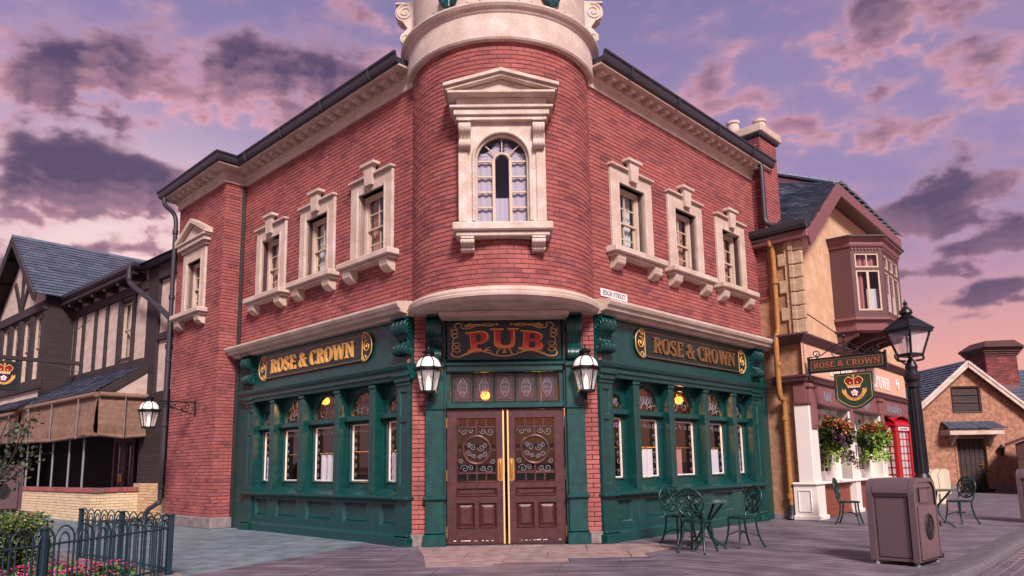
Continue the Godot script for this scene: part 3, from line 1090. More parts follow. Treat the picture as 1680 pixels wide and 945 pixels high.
func cornices(pub: Node3D) -> void:
	var prof := [Vector2(0.0, 7.86), Vector2(0.05, 7.86), Vector2(0.06, 8.0), Vector2(0.1, 8.025), Vector2(0.11, 8.04), Vector2(0.1, 8.05), Vector2(0.1, 8.14), Vector2(0.36, 8.14), Vector2(0.36, 8.17), Vector2(0.0, 8.19)]
	var gut := [Vector2(0.2, 8.175), Vector2(0.38, 8.175), Vector2(0.41, 8.2), Vector2(0.43, 8.25), Vector2(0.44, 8.33), Vector2(0.465, 8.345), Vector2(0.465, 8.38), Vector2(0.42, 8.38), Vector2(0.4, 8.28), Vector2(0.2, 8.28)]
	var pathL := [Vector2(-9.05, -4.0), Vector2(-9.05, 0.48), Vector2(-6.4, 0.48), Vector2(-6.4, 0.0), Vector2(0.0, 0.0)]
	var pathR := [Vector2(0.0, 0.0), Vector2(6.3, 0.0), Vector2(6.3, -3.0)]
	for k in 2:
		var f := FL if k == 0 else FR
		var path: Array = pathL if k == 0 else pathR
		var c := mb(f)
		c.sweep(prof, path)
		var co := obj("cornice", c, M.stone, pub)
		var g := mb(f)
		g.sweep(gut, path)
		obj("gutter", g, M.gutter, pub)
		var runs := [[-9.05, -6.4, 0.48], [-6.4, 0.0, 0.0]] if k == 0 else [[0.0, 6.3, 0.0]]
		for r in runs:
			var n := int((r[1] - r[0]) / 0.295)
			for i in n:
				var x: float = r[0] + 0.2 + i * 0.295
				if r[2] == 0.0 and k == 0 and i == 0:
					x += 0.15
				var d := mb(f)
				d.prism(PackedVector2Array([Vector2(x - 0.06, 8.055), Vector2(x + 0.06, 8.055), Vector2(x + 0.07, 8.135), Vector2(x - 0.07, 8.135)]), r[2] + 0.1, r[2] + 0.27)
				obj("modillion", d, M.stone, co)
		# brackets and joints on the gutter
		for i in 4:
			var j := mb(f)
			var x := (-0.8 - i * 1.6) if k == 0 else 0.8 + i * 1.6
			j.box(x - 0.018, x + 0.018, 8.168, 8.37, 0.36, 0.472)
			obj("gutter_joint", j, M.gutter, pub)
	# roofs, sloping up from the gutters
	var r := mb()
	var e := 8.30
	var top := 9.75
	var a := FL * Vector3(-9.3, e, 0.5)
	var b := FL * Vector3(-6.2, e, 0.5)
	var b2 := FL * Vector3(-6.2, e, 0.2)
	var cc := FL * Vector3(0.0, e, 0.2)
	var d2 := FR * Vector3(6.35, e, 0.2)
	var ra := FL * Vector3(-9.3, top, -4.5)
	var rb := Vector3(0, top, -18.2)
	var rd := FR * Vector3(6.35, top, -4.5)
	r.quad(a, b, FL * Vector3(-6.2, top, -4.5), ra)
	r.quad(b2, cc, rb, FL * Vector3(-6.2, top, -4.5))
	r.quad(FR * Vector3(0, e, 0.2), d2, rd, rb)
	var back := Vector3(0, e, -24.0)
	r.tri(ra, rb, back)
	r.tri(rb, rd, back)
	r.tri(rd, d2, back)
	r.tri(ra, a, back)
	obj("roof", r, M.slate, pub)
	# downpipes
	var pipe := mb(FL)
	pipe.tube(smooth([Vector3(-9.2, 8.2, 0.83), Vector3(-9.2, 8.0, 0.83), Vector3(-9.16, 7.8, 0.62), Vector3(-9.12, 7.55, 0.56), Vector3(-9.12, 7.0, 0.56), Vector3(-9.12, 5.0, 0.56), Vector3(-9.12, 3.0, 0.56), Vector3(-9.12, 0.75, 0.56), Vector3(-9.16, 0.5, 0.62), Vector3(-9.3, 0.36, 0.75), Vector3(-9.38, 0.22, 0.8), Vector3(-9.38, 0.0, 0.8)]), 0.055, 10)
	for y in [7.3, 5.6, 4.0, 2.4, 0.9]:
		pipe.lathe(Vector3(-9.12, y, 0.56), [Vector2(0.055, -0.05), Vector2(0.075, -0.05), Vector2(0.075, 0.05), Vector2(0.055, 0.05)], 10)
	obj("downpipe", pipe, M.gutter, pub)
	pipe = mb(FR)
	pipe.tube(smooth([Vector3(6.2, 8.25, 0.3), Vector3(6.2, 8.0, 0.32), Vector3(6.2, 7.0, 0.32), Vector3(6.2, 6.75, 0.34), Vector3(6.22, 6.62, 0.5), Vector3(6.24, 6.6, 0.7)]), 0.06, 10)
	obj("downpipe", pipe, M.gutter, pub)

func tower(pub: Node3D, reds: Array) -> void:
	var o := TOWER
	var a0 := -deg_to_rad(118)
	var a1 := deg_to_rad(118)
	# drum of mortar, with an opening left for the window
	var w := mb()
	w.lathe(o, [Vector2(TR, 3.8), Vector2(TR, 8.1)], 60, 0.3, TAU - 0.3)
	w.lathe(o, [Vector2(TR, 3.8), Vector2(TR, 4.96)], 8, -0.3, 0.3)
	w.lathe(o, [Vector2(TR, 6.42), Vector2(TR, 8.1)], 8, -0.3, 0.3)
	obj("tower_wall", w, M.mortar, pub)
	var skip := func(lo: float, hi: float, y: float) -> Array:
		if y > 4.86 and y < 6.6:
			var k := asin(0.66 / TR)
			if lo > -k and hi < k:
				return []
			if lo < -k and hi > -k:
				return [lo, -k]
			if lo < k and hi > k:
				return [k, hi]
		return [lo, hi]
	lay_drum(reds, o, TR, a0, a1, 3.93, 7.96, skip, BRICKS_RED)
	var ring := mb()
	ring.lathe(o, [Vector2(0.3, 3.74), Vector2(1.5, 3.74), Vector2(1.58, 3.75), Vector2(1.62, 3.78), Vector2(1.66, 3.8), Vector2(1.67, 3.84), Vector2(1.64, 3.86), Vector2(1.65, 3.89), Vector2(1.64, 3.92), Vector2(1.58, 3.95), Vector2(TR, 3.97)], 72)
	obj("tower_base_moulding", ring, M.stone, pub)
	var band := mb()
	band.lathe(o, [Vector2(TR, 7.95), Vector2(1.66, 7.95), Vector2(1.68, 7.98), Vector2(1.68, 8.38), Vector2(1.7, 8.4), Vector2(1.72, 8.44), Vector2(1.76, 8.46), Vector2(1.79, 8.5), Vector2(1.79, 8.53), Vector2(1.6, 8.56)], 72)
	obj("tower_band", band, M.stone_tower, pub)
	var beads := mb()
	for i in 30:
		var a := -1.7 + i * 0.117
		beads.ball(o + Vector3(sin(a) * 1.77, 8.545, cos(a) * 1.77), 0.018, 6)
	obj("band_studs", beads, M.gutter, pub)
	var drum := mb()
	drum.lathe(o, [Vector2(1.56, 8.55), Vector2(1.56, 10.4), Vector2(1.8, 10.5), Vector2(1.8, 10.6), Vector2(0.0, 11.6)], 72)
	obj("tower_drum", drum, M.stone_tower, pub)
	for a in [-1.62, 1.62, -0.54 - 0.01, 0.54 + 0.01]:
		var f := frame(o + Vector3(sin(a), 0, cos(a)) * 1.54, Vector3(cos(a), 0, -sin(a)), Vector3(sin(a), 0, cos(a)))
		if absf(a) > 1:
			console("tower_console", pub, f, -0.14, 0.14, 8.86, 9.7, 0.0, 0.36, M.stone_tower)
		else:
			var m := mb(f)
			m.tube([Vector3(-0.13, 8.98, 0.06), Vector3(-0.15, 8.88, 0.06), Vector3(-0.1, 8.78, 0.06), Vector3(0, 8.73, 0.06), Vector3(0.1, 8.78, 0.06), Vector3(0.15, 8.88, 0.06), Vector3(0.13, 8.98, 0.06)], 0.05, 8)
			m.bbox(-0.05, 0.05, 8.66, 8.86, 0.02, 0.12)
			m.ball(Vector3(0, 8.88, 0.08), 0.07, 10)
			obj("green_ornament", m, M.green, pub)
	tower_window(pub)

func tower_window(pub: Node3D) -> void:
	var f := frame(Vector3(0, 0, -10.62), Vector3.RIGHT, Vector3.BACK)
	var g := mb(f)
	# flat face with an arched opening
	var out := PackedVector2Array([Vector2(-0.67, 6.56), Vector2(-0.67, 4.93), Vector2(-0.46, 4.93), Vector2(-0.46, 5.96)])
	var ar := arc(0, 5.96, 0.46, 180, 0, 20)
	out.append_array(ar.slice(1, 20))
	out.append_array(PackedVector2Array([Vector2(0.46, 5.96), Vector2(0.46, 4.93), Vector2(0.67, 4.93), Vector2(0.67, 6.56)]))
	g.prism(out, -0.3, 0.03)
	# moulding round the arch
	var mo := []
	mo.append(Vector3(-0.44, 4.96, 0.035))
	for q in arc(0, 5.96, 0.44, 180, 0, 20):
		mo.append(Vector3(q.x, q.y, 0.035))
	mo.append(Vector3(0.44, 4.96, 0.035))
	g.tube(mo, 0.03, 6)
	var mi := []
	for q in mo:
		mi.append(Vector3(q.x * 0.93, 5.96 + (q.y - 5.96) * (0.93 if q.y > 5.96 else 1.0), -0.03))
	g.tube(mi, 0.035, 6)
	for s in [-1.0, 1.0]:
		g.bbox(s * 0.6 - 0.075, s * 0.6 + 0.075, 4.94, 6.08, 0.025, 0.055, 0.01)
	var win := obj("arched_window", g, M.stone_tower, pub)
	var e := mb(f)
	e.bbox(-0.7, 0.7, 6.56, 6.63, -0.2, 0.12)
	e.bbox(-0.74, 0.74, 6.63, 6.73, -0.2, 0.16)
	e.bbox(-0.80, 0.80, 6.73, 6.775, -0.2, 0.2)
	e.bbox(-0.70, 0.70, 6.775, 6.94, -0.2, 0.1)
	e.bbox(-0.83, 0.83, 6.94, 6.985, -0.2, 0.26)
	e.prism(PackedVector2Array([Vector2(-0.8, 6.98), Vector2(0.8, 6.98), Vector2(0, 7.22)]), -0.2, 0.13)
	for s in [-1.0, 1.0]:
		var a := Vector2(s * 0.86, 6.985)
		var b := Vector2(0, 7.23)
		e.prism(PackedVector2Array([a, a + Vector2(0, 0.05), b + Vector2(0, 0.05), b]), -0.2, 0.25 + s * 0.001)
		e.prism(PackedVector2Array([a + Vector2(s * 0.03, 0.05), a + Vector2(s * 0.03, 0.1), b + Vector2(0, 0.105), b + Vector2(0, 0.05)]), -0.2, 0.3 + s * 0.001)
	obj("pediment", e, M.stone_tower, win)
	for s in [-1.0, 1.0]:
		console("scroll_bracket", win, f, s * 0.57 - 0.085, s * 0.57 + 0.085, 6.1, 6.555, 0.04, 0.15, M.stone_tower)
	var sl := mb(f)
	sl.bbox(-0.76, 0.76, 4.77, 4.9, -0.2, 0.2, 0.02)
	sl.bbox(-0.71, 0.71, 4.69, 4.77, -0.2, 0.14, 0.015)
	obj("sill", sl, M.stone_tower, win)
	for s in [-1.0, 1.0]:
		console("bracket", win, f, s * 0.54 - 0.1, s * 0.54 + 0.1, 4.49, 4.69, -0.08, 0.22, M.stone_tower)
	# casement: white bars, arched centre light, fanlight
	var b := mb(f)
	var z := -0.1
	for s in [-1.0, 1.0]:
		b.box(s * 0.415 - 0.025, s * 0.415 + 0.025, 4.94, 5.97, z, z + 0.04)
		b.box(s * 0.13 - 0.022, s * 0.13 + 0.022, 4.94, 5.97, z, z + 0.05)
		for y in [5.21, 5.46, 5.71, 5.96]:
			b.box(minf(s * 0.15, s * 0.4), maxf(s * 0.15, s * 0.4), y - 0.012, y + 0.012, z + 0.005, z + 0.035)
	b.box(-0.44, 0.44, 4.9, 4.955, z, z + 0.05)
	for r in [0.415, 0.13]:
		var p := []
		for q in arc(0, 5.96, r, 180, 0, 16):
			p.append(Vector3(q.x, q.y, z + 0.02))
		b.tube(p, 0.024, 6)
	for an in [45.0, 90.0, 135.0]:
		var d := Vector3(cos(deg_to_rad(an)), sin(deg_to_rad(an)), 0)
		b.tube([Vector3(0, 5.96, z + 0.02) + d * 0.13, Vector3(0, 5.96, z + 0.02) + d * 0.41], 0.012, 5)
	obj("casement", b, M.sash, win)
	var gl := mb(f)
	var gp := PackedVector2Array([Vector2(-0.42, 4.94), Vector2(0.42, 4.94)])
	gp.append_array(arc(0, 5.96, 0.42, 0, 180, 16))
	var ix := Geometry2D.triangulate_polygon(gp)
	for i in range(0, ix.size(), 3):
		gl.tri(Vector3(gp[ix[i]].x, gp[ix[i]].y, z + 0.012), Vector3(gp[ix[i + 1]].x, gp[ix[i + 1]].y, z + 0.012), Vector3(gp[ix[i + 2]].x, gp[ix[i + 2]].y, z + 0.012))
	obj("pane", gl, M.pane, win)
	var cu := mb(f)
	drape(cu, -0.44, -0.13, 4.94, 6.05, -0.128, 3.0, 0.008)
	drape(cu, 0.1, 0.44, 4.94, 6.05, -0.128, 3.0, 0.008)
	for s in [-1.0, 1.0]:
		for k in 3:
			var p := []
			for i in 9:
				var t := i / 8.0
				p.append(Vector3(s * lerpf(0.05, 0.42, t), 6.28 - k * 0.06 - sin(t * PI) * 0.1 - t * 0.16, -0.175))
			cu.tube(p, 0.05, 6)
	obj("curtain", cu, M.curtain_grey, win)
	var net := mb(f)
	drape(net, -0.13, 0.13, 4.94, 5.38, -0.128, 3.0, 0.006)
	obj("net_curtain", net, M.curtain_grey, win)
	var bx := mb(f)
	bx.sheet(-0.5, 0.5, 4.8, 6.5, -0.8, [])
	bx.reveals([-0.5, 0.5, 4.8, 6.5], -0.29, -0.8)
	obj("window_backing", bx, M.upper_room_sky_tint, win)  # grey-blue backing imitates the sky mirrored in the tower glass

# ---- the green shopfront along one street
func shopfront(pub: Node3D, f: Transform3D, sg: float) -> void:
	var G: Material = M.green
	var s := mb(f)
	var posts := [1.08, 2.2, 3.48, 4.65]
	var bays := [[0.38, 0.99], [1.17, 2.11], [2.29, 3.39], [3.57, 4.56], [4.74, 5.45]]
	var bx := func(m: MB, u0: float, u1: float, y0: float, y1: float, z0: float, z1: float, b := 0.008) -> void:
		var a := ux(sg, u0, u1)
		m.bbox(a[0], a[1], y0, y1, z0, z1, b)
	# stall riser with sunk panels
	var hs := []
	for b in bays:
		hs.append(hole(sg, b[0] + 0.1, b[1] - 0.1, 0.31, 0.66))
	var a := ux(sg, 0.3, 5.9)
	s.sheet(a[0], a[1], 0.19, 0.74, 0.02, hs)
	for h in hs:
		s.sunk(h, 0.02, 0.045, 0.03)
		s.bead([h[0] + 0.06, h[1] - 0.06, h[2] + 0.06, h[3] - 0.06], -0.025, 0.02, 0.012)
	for i in posts:
		bx.call(s, i - 0.012, i + 0.012, 0.2, 0.735, 0.0, 0.028)
	var base := obj("stall_riser", s, G, pub)
	var pl := mb(f)
	a = ux(sg, 0.4, 5.43)
	pl.sweep([Vector2(0, 0.0), Vector2(0.07, 0.0), Vector2(0.07, 0.15), Vector2(0.055, 0.175), Vector2(0.03, 0.2), Vector2(0.0, 0.205)], [Vector2(a[0], 0.02), Vector2(a[1], 0.02)])
	obj("plinth", pl, G, base)
	var sill := mb(f)
	sill.sweep([Vector2(-0.25, 0.7), Vector2(0.06, 0.7), Vector2(0.09, 0.72), Vector2(0.12, 0.74), Vector2(0.14, 0.76), Vector2(0.14, 0.785), Vector2(0.12, 0.8), Vector2(-0.2, 0.93), Vector2(-0.25, 0.93)], [Vector2(a[0], 0.0), Vector2(a[1], 0.0)])
	obj("sloping_sill", sill, G, base)
	# pilasters at both ends
	for e in [[0.03, 0.38, 0.06], [5.45, 5.82, 0.06]]:
		var p := mb(f)
		var c: float = (e[0] + e[1]) / 2
		var h := hole(sg, c - 0.09, c + 0.09, 0.95, 2.0)
		var h2 := hole(sg, c - 0.09, c + 0.09, 2.08, 2.5)
		a = ux(sg, e[0], e[1])
		p.sheet(a[0], a[1], 0.15, 2.66, e[2], [h, h2])
		p.sunk(h, e[2], 0.025, 0.02)
		p.sunk(h2, e[2], 0.025, 0.02)
		for x in a:
			p.quad(Vector3(x, 0, -0.25), Vector3(x, 0, e[2]), Vector3(x, 2.66, e[2]), Vector3(x, 2.66, -0.25))
		bx.call(p, e[0] - 0.03, e[1] + 0.03, 0.0, 0.15, -0.1, e[2] + 0.09, 0.012)
		bx.call(p, e[0] - 0.015, e[1] + 0.015, 0.15, 0.2, -0.1, e[2] + 0.055, 0.02)
		bx.call(p, e[0] - 0.03, e[1] + 0.03, 0.73, 0.8, -0.1, e[2] + 0.08, 0.02)
		bx.call(p, e[0] - 0.01, e[1] + 0.01, 2.6, 2.64, -0.1, e[2] + 0.03)
		bx.call(p, e[0] - 0.02, e[1] + 0.02, 2.66, 2.74, -0.1, e[2] + 0.05)
		bx.call(p, e[0] - 0.05, e[1] + 0.05, 2.74, 2.8, -0.1, e[2] + 0.09, 0.02)
		obj("pilaster", p, G, pub)
	var endw := mb(f)
	bx.call(endw, 5.822, 6.395 if sg < 0 else 6.29, 0.0, 3.76, -0.3, 0.03)
	obj("end_board", endw, G, pub)
	# slim posts between the windows
	for i in posts:
		var p := mb(f)
		bx.call(p, i - 0.085, i + 0.085, 0.82, 2.62, -0.2, 0.07)
		bx.call(p, i - 0.1, i + 0.1, 2.62, 2.7, -0.2, 0.09, 0.02)
		obj("post", p, G, pub)
	# windows
	for k in bays.size():
		shop_window(pub, f, sg, bays[k][0], bays[k][1], k)
	# entablature: moulding, board, consoles
	var en := mb(f)
	a = ux(sg, -0.05, 6.02)
	en.sweep([Vector2(-0.25, 2.7), Vector2(0.1, 2.7), Vector2(0.11, 2.76), Vector2(0.14, 2.78), Vector2(0.14, 2.84), Vector2(0.18, 2.87), Vector2(0.2, 2.92), Vector2(0.2, 2.95), Vector2(-0.25, 2.97)], [Vector2(a[0], 0.0), Vector2(a[1], 0.0)])
	obj("shopfront_moulding", en, G, pub)
	var bd := mb(f)
	a = ux(sg, 0.0, 6.0)
	bd.box(a[0], a[1], 2.96, 3.78, -0.3, 0.02)
	obj("fascia_board", bd, G, pub)
	for e in [[0.02, 0.36], [5.56, 5.9]]:
		a = ux(sg, e[0], e[1])
		console("console_bracket", pub, f, a[0], a[1], 3.1, 3.74, 0.02, 0.2, G)
	var co := mb(f)
	a = ux(sg, -0.02, 6.38 if sg < 0 else 6.9)
	co.sweep([Vector2(-0.2, 3.74), Vector2(0.1, 3.74), Vector2(0.12, 3.78), Vector2(0.24, 3.8), Vector2(0.26, 3.85), Vector2(0.3, 3.87), Vector2(0.33, 3.92), Vector2(0.33, 3.96), Vector2(0.0, 4.01), Vector2(-0.2, 4.01)], [Vector2(a[0], 0.05), Vector2(a[1], 0.05)])
	obj("shopfront_cornice", co, M.stone, pub)

func shop_window(pub: Node3D, f: Transform3D, sg: float, u0: float, u1: float, k: int) -> void:
	var G: Material = M.green
	var a := ux(sg, u0, u1)
	var x0: float = a[0]
	var x1: float = a[1]
	var c := (x0 + x1) / 2
	var z := -0.13
	var w := mb(f)
	# arched head panel above, frame below
	var r := (x1 - x0) / 2 - 0.1
	var ry := minf(r, 0.40)
	var out := PackedVector2Array([Vector2(x0, 2.75), Vector2(x0, 2.2), Vector2(c - r, 2.2)])
	for i in 17:
		var an := PI - PI * i / 16.0
		out.append(Vector2(c + cos(an) * r, 2.24 + sin(an) * ry))
	out.append_array(PackedVector2Array([Vector2(c + r, 2.2), Vector2(x1, 2.2), Vector2(x1, 2.75)]))
	w.prism(out, z - 0.06, z)
	var rimp := []
	for i in 17:
		var an := PI - PI * i / 16.0
		rimp.append(Vector3(c + cos(an) * (r + 0.03), 2.24 + sin(an) * (ry + 0.03), z))
	w.tube(rimp, 0.022, 6)
	w.bbox(x0, x1, 2.09, 2.2, z - 0.06, z + 0.1, 0.02)
	w.sheet(x0, x1, 0.9, 2.09, z, [[x0 + 0.11, x1 - 0.11, 1.02, 2.05]], 0.06)
	w.bead([x0 + 0.11, x1 - 0.11, 1.02, 2.05], z, 0.03, 0.02)
	var win := obj("shop_window", w, G, pub)
	var s := mb(f)
	var q := [x0 + 0.115, x1 - 0.115, 1.03, 2.045]
	for h in [[q[0], q[0] + 0.02, q[2], q[3]], [q[1] - 0.02, q[1], q[2], q[3]], [q[0] + 0.02, q[1] - 0.02, q[2], q[2] + 0.022], [q[0] + 0.02, q[1] - 0.02, q[3] - 0.018, q[3]]]:
		s.box(h[0], h[1], h[2], h[3], z - 0.05, z - 0.02)
	obj("white_sash", s, M.white_frame, win)
	var g := mb(f)
	g.sheet(q[0], q[1], q[2], q[3], z - 0.035, [])
	obj("pane", g, M.pane, win)
	g = mb(f)
	g.sheet(c - r, c + r, 2.2, 2.24 + ry, z - 0.045, [])
	obj("arched_pane", g, M.pane, win)
	# leading or etched scrolls in the arch
	var e := mb(f)
	var ze := z - 0.04
	if k == 1 or k == 3:
		for i in 7:
			var an := PI * (i + 0.5) / 7.0
			e.tube([Vector3(c + cos(an) * 0.1, 2.24 + sin(an) * 0.1, ze), Vector3(c + cos(an) * r, 2.24 + sin(an) * ry, ze)], 0.008, 4)
		for rr in [0.1, r * 0.62]:
			var p := []
			for v in arc(c, 2.24, rr, 0, 180, 12):
				p.append(Vector3(v.x, 2.24 + (v.y - 2.24) * ry / r, ze))
			e.tube(p, 0.008, 4)
	for s2 in [-1.0, 1.0]:
		for sp in [[0.45, 0.33, 0.2], [0.5, 0.72, 0.12], [0.15, 0.55, 0.14]]:
			var p := spiral(Vector2(0, 0), r * sp[2] * 1.5, 0.01, 0, s2 * 9.0, 18)
			var pts := []
			for v in p:
				pts.append(Vector3(c + s2 * r * sp[0] + v.x, 2.22 + ry * sp[1] + v.y, ze))
			e.tube(pts, 0.006, 4)
	obj("leading" if k % 2 else "etched_scroll", e, M.etched if k % 2 == 0 else M.etched, win)
	# etched border down the lower pane
	var et := mb(f)
	for s2 in [-1.0, 1.0]:
		for i in 6:
			var y := 1.14 + i * 0.155
			var xx: float = c + s2 * ((q[1] - q[0]) / 2 - 0.085)
			var pts := []
			for v in spiral(Vector2(0, 0), 0.05, 0.008, PI / 2 * (1 if i % 2 else -1), s2 * (7.0 if i % 2 else -7.0), 14):
				pts.append(Vector3(xx + v.x, y + v.y, z - 0.03))
			et.tube(pts, 0.0045, 4)
	for i in 5:
		var pts := []
		for v in spiral(Vector2(0, 0), 0.055, 0.008, i, i + 7.0, 14):
			pts.append(Vector3(lerpf(q[0] + 0.1, q[1] - 0.1, i / 4.0) + v.x, 1.94 + v.y, z - 0.03))
		et.tube(pts, 0.0045, 4)
	obj("etched_border", et, M.etched, win)
	# cafe curtain on a brass rod
	var span := [[0.0, 0.97], [0.6, 0.99], [0.12, 0.98], [0.99, 1.0], [0.0, 0.97]] if sg < 0 else [[0.0, 0.01], [0.05, 0.9], [0.03, 0.6], [0.05, 0.9], [0.05, 0.95]]
	var cx0: float = lerpf(q[0], q[1], span[k][0])
	var cx1: float = lerpf(q[0], q[1], span[k][1])
	var zc := z - 0.095
	if cx1 - cx0 > 0.05:
		var cu := mb(f)
		drape(cu, cx0, cx1, 1.0, 1.52, zc, 3.5, 0.026)
		obj("cafe_curtain", cu, M.curtain_rose if (sg > 0 and k == 2) else M.curtain, win)
	var rod := mb(f)
	rod.tube([Vector3(x0, 1.55, zc), Vector3(x1, 1.55, zc)], 0.010, 8)
	for i in 5:
		rod.lathe(Vector3(lerpf(cx0, cx1, i / 4.0), 1.54, zc), [Vector2(0.0, 0.03), Vector2(0.02, 0.0), Vector2(0.0, -0.03)], 8)
	obj("curtain_rod", rod, M.brass, win)

func doorway(pub: Node3D, reds: Array) -> void:
	var G: Material = M.green
	var f := FF
	# wall behind, with the opening
	var w := mb(f)
	w.sheet(-1.62, 1.62, 0.0, 3.78, -0.02, [[-0.97, 0.97, -1.0, 2.2], [-0.9, 0.9, 2.28, 2.8]], 0.2)
	obj("mortar_wall", w, M.mortar, pub)
	for s in [-1.0, 1.0]:
		lay(reds, f, minf(s * 1.3, s * 1.53), maxf(s * 1.3, s * 1.53), 0.2, 3.76, 0.0, [], [Color(1.1, 1.05, 1.03), Color(1.2, 1.15, 1.1), Color(1.0, 0.98, 0.98)], 0.225)
		var st := mb(f)
		st.bbox(minf(s * 1.31, s * 1.55), maxf(s * 1.31, s * 1.55), 0.0, 0.2, -0.1, 0.03, 0.015)
		obj("stone_plinth", st, M.stone_grey, pub)
		var p := mb(f)
		var xa := minf(s * 1.0, s * 1.3)
		var xb := maxf(s * 1.0, s * 1.3)
		p.bbox(xa, xb, 0.0, 2.95, -0.05, 0.12, 0.01)
		p.bbox(xa - 0.035, xb + 0.035, 0.0, 0.2, -0.05, 0.18, 0.015)
		p.bbox(xa - 0.015, xb + 0.015, 0.2, 0.245, -0.05, 0.15, 0.02)
		p.bbox(xa - 0.035, xb + 0.035, 0.73, 0.8, -0.05, 0.17, 0.02)
		p.bbox(xa - 0.02, xb + 0.02, 2.17, 2.22, -0.05, 0.15, 0.02)
		p.bbox(xa - 0.02, xb + 0.02, 2.86, 2.95, -0.05, 0.16, 0.02)
		obj("door_pilaster", p, G, pub)
		console("fluted_console", pub, f, minf(s * 1.04, s * 1.27), maxf(s * 1.04, s * 1.27), 2.96, 3.73, 0.0, 0.26, G)
	var jm := mb(f)
	for s in [-1.0, 1.0]:
		jm.box(minf(s * 0.97, s * 1.0), maxf(s * 0.97, s * 1.0), 0, 2.95, -0.16, 0.06)
	jm.bbox(-0.97, 0.97, 2.2, 2.29, -0.16, 0.05, 0.01)
	jm.bbox(-0.97, 0.97, 2.8, 2.94, -0.16, 0.06, 0.015)
	jm.bbox(-0.99, 0.99, 2.9, 2.955, -0.1, 0.1, 0.015)
	jm.box(-0.97, -0.9, 2.29, 2.8, -0.16, 0.0)
	jm.box(0.9, 0.97, 2.29, 2.8, -0.16, 0.0)
	var fr := obj("door_frame", jm, G, pub)
	# board over the door carrying the pub sign
	var bd := mb(f)
	bd.box(-1.0, 1.0, 2.955, 3.74, -0.1, 0.01)
	bd.bead([-0.95, 0.95, 3.0, 3.66], 0.01, 0.03, 0.02)
	obj("fascia_board", bd, M.green, pub)
	# stone beam under the overhang
	var sb := mb(f)
	sb.bbox(-1.05, 1.05, 3.66, 3.735, 0.06, 0.5, 0.01)
	obj("soffit_beam", sb, M.stone, pub)
	# transom lights
	for i in 5:
		var xa := lerpf(-0.88, 0.88, i / 5.0) + 0.02
		var xb := lerpf(-0.88, 0.88, (i + 1) / 5.0) - 0.02
		var t := mb(f)
		t.rim([xa - 0.02, xb + 0.02, 2.31, 2.79], [xa, xb, 2.33, 2.77], -0.04, -0.07)
		var tl := obj("transom_light", t, G, fr)
		var g := mb(f)
		g.sheet(xa, xb, 2.33, 2.77, -0.07, [])
		obj("etched_pane", g, M.pane_frost, tl)
		var o := mb(f)
		var c := (xa + xb) / 2
		var loop := []
		for k in 20:
			var an := TAU * k / 20
			loop.append(Vector3(c + cos(an) * 0.075, 2.55 + sin(an) * 0.135 * (1 + 0.15 * cos(4 * an)), -0.063))
		o.tube(loop, 0.007, 4, -1, true)
		for k in 3:
			for s in [-1.0, 1.0]:
				var pts := []
				for v in spiral(Vector2.ZERO, 0.034, 0.006, PI / 2, PI / 2 + s * 8.0, 14):
					pts.append(Vector3(c + s * 0.034 + v.x, 2.47 + k * 0.08 + v.y, -0.063))
				o.tube(pts, 0.005, 4)
		obj("etched_rosette", o, M.etched, tl)
		var rb := mb(f)
		rb.bead([xa + 0.025, xb - 0.025, 2.355, 2.745], -0.07, 0.008, 0.004)
		obj("etched_border", rb, M.lead, tl)
	for s in [-1.0, 1.0]:
		door_leaf(pub, f, s)
	var th := mb(f)
	th.bbox(-0.97, 0.97, 0.0, 0.025, -0.2, 0.06, 0.01)
	obj("threshold", th, M.lead, pub)

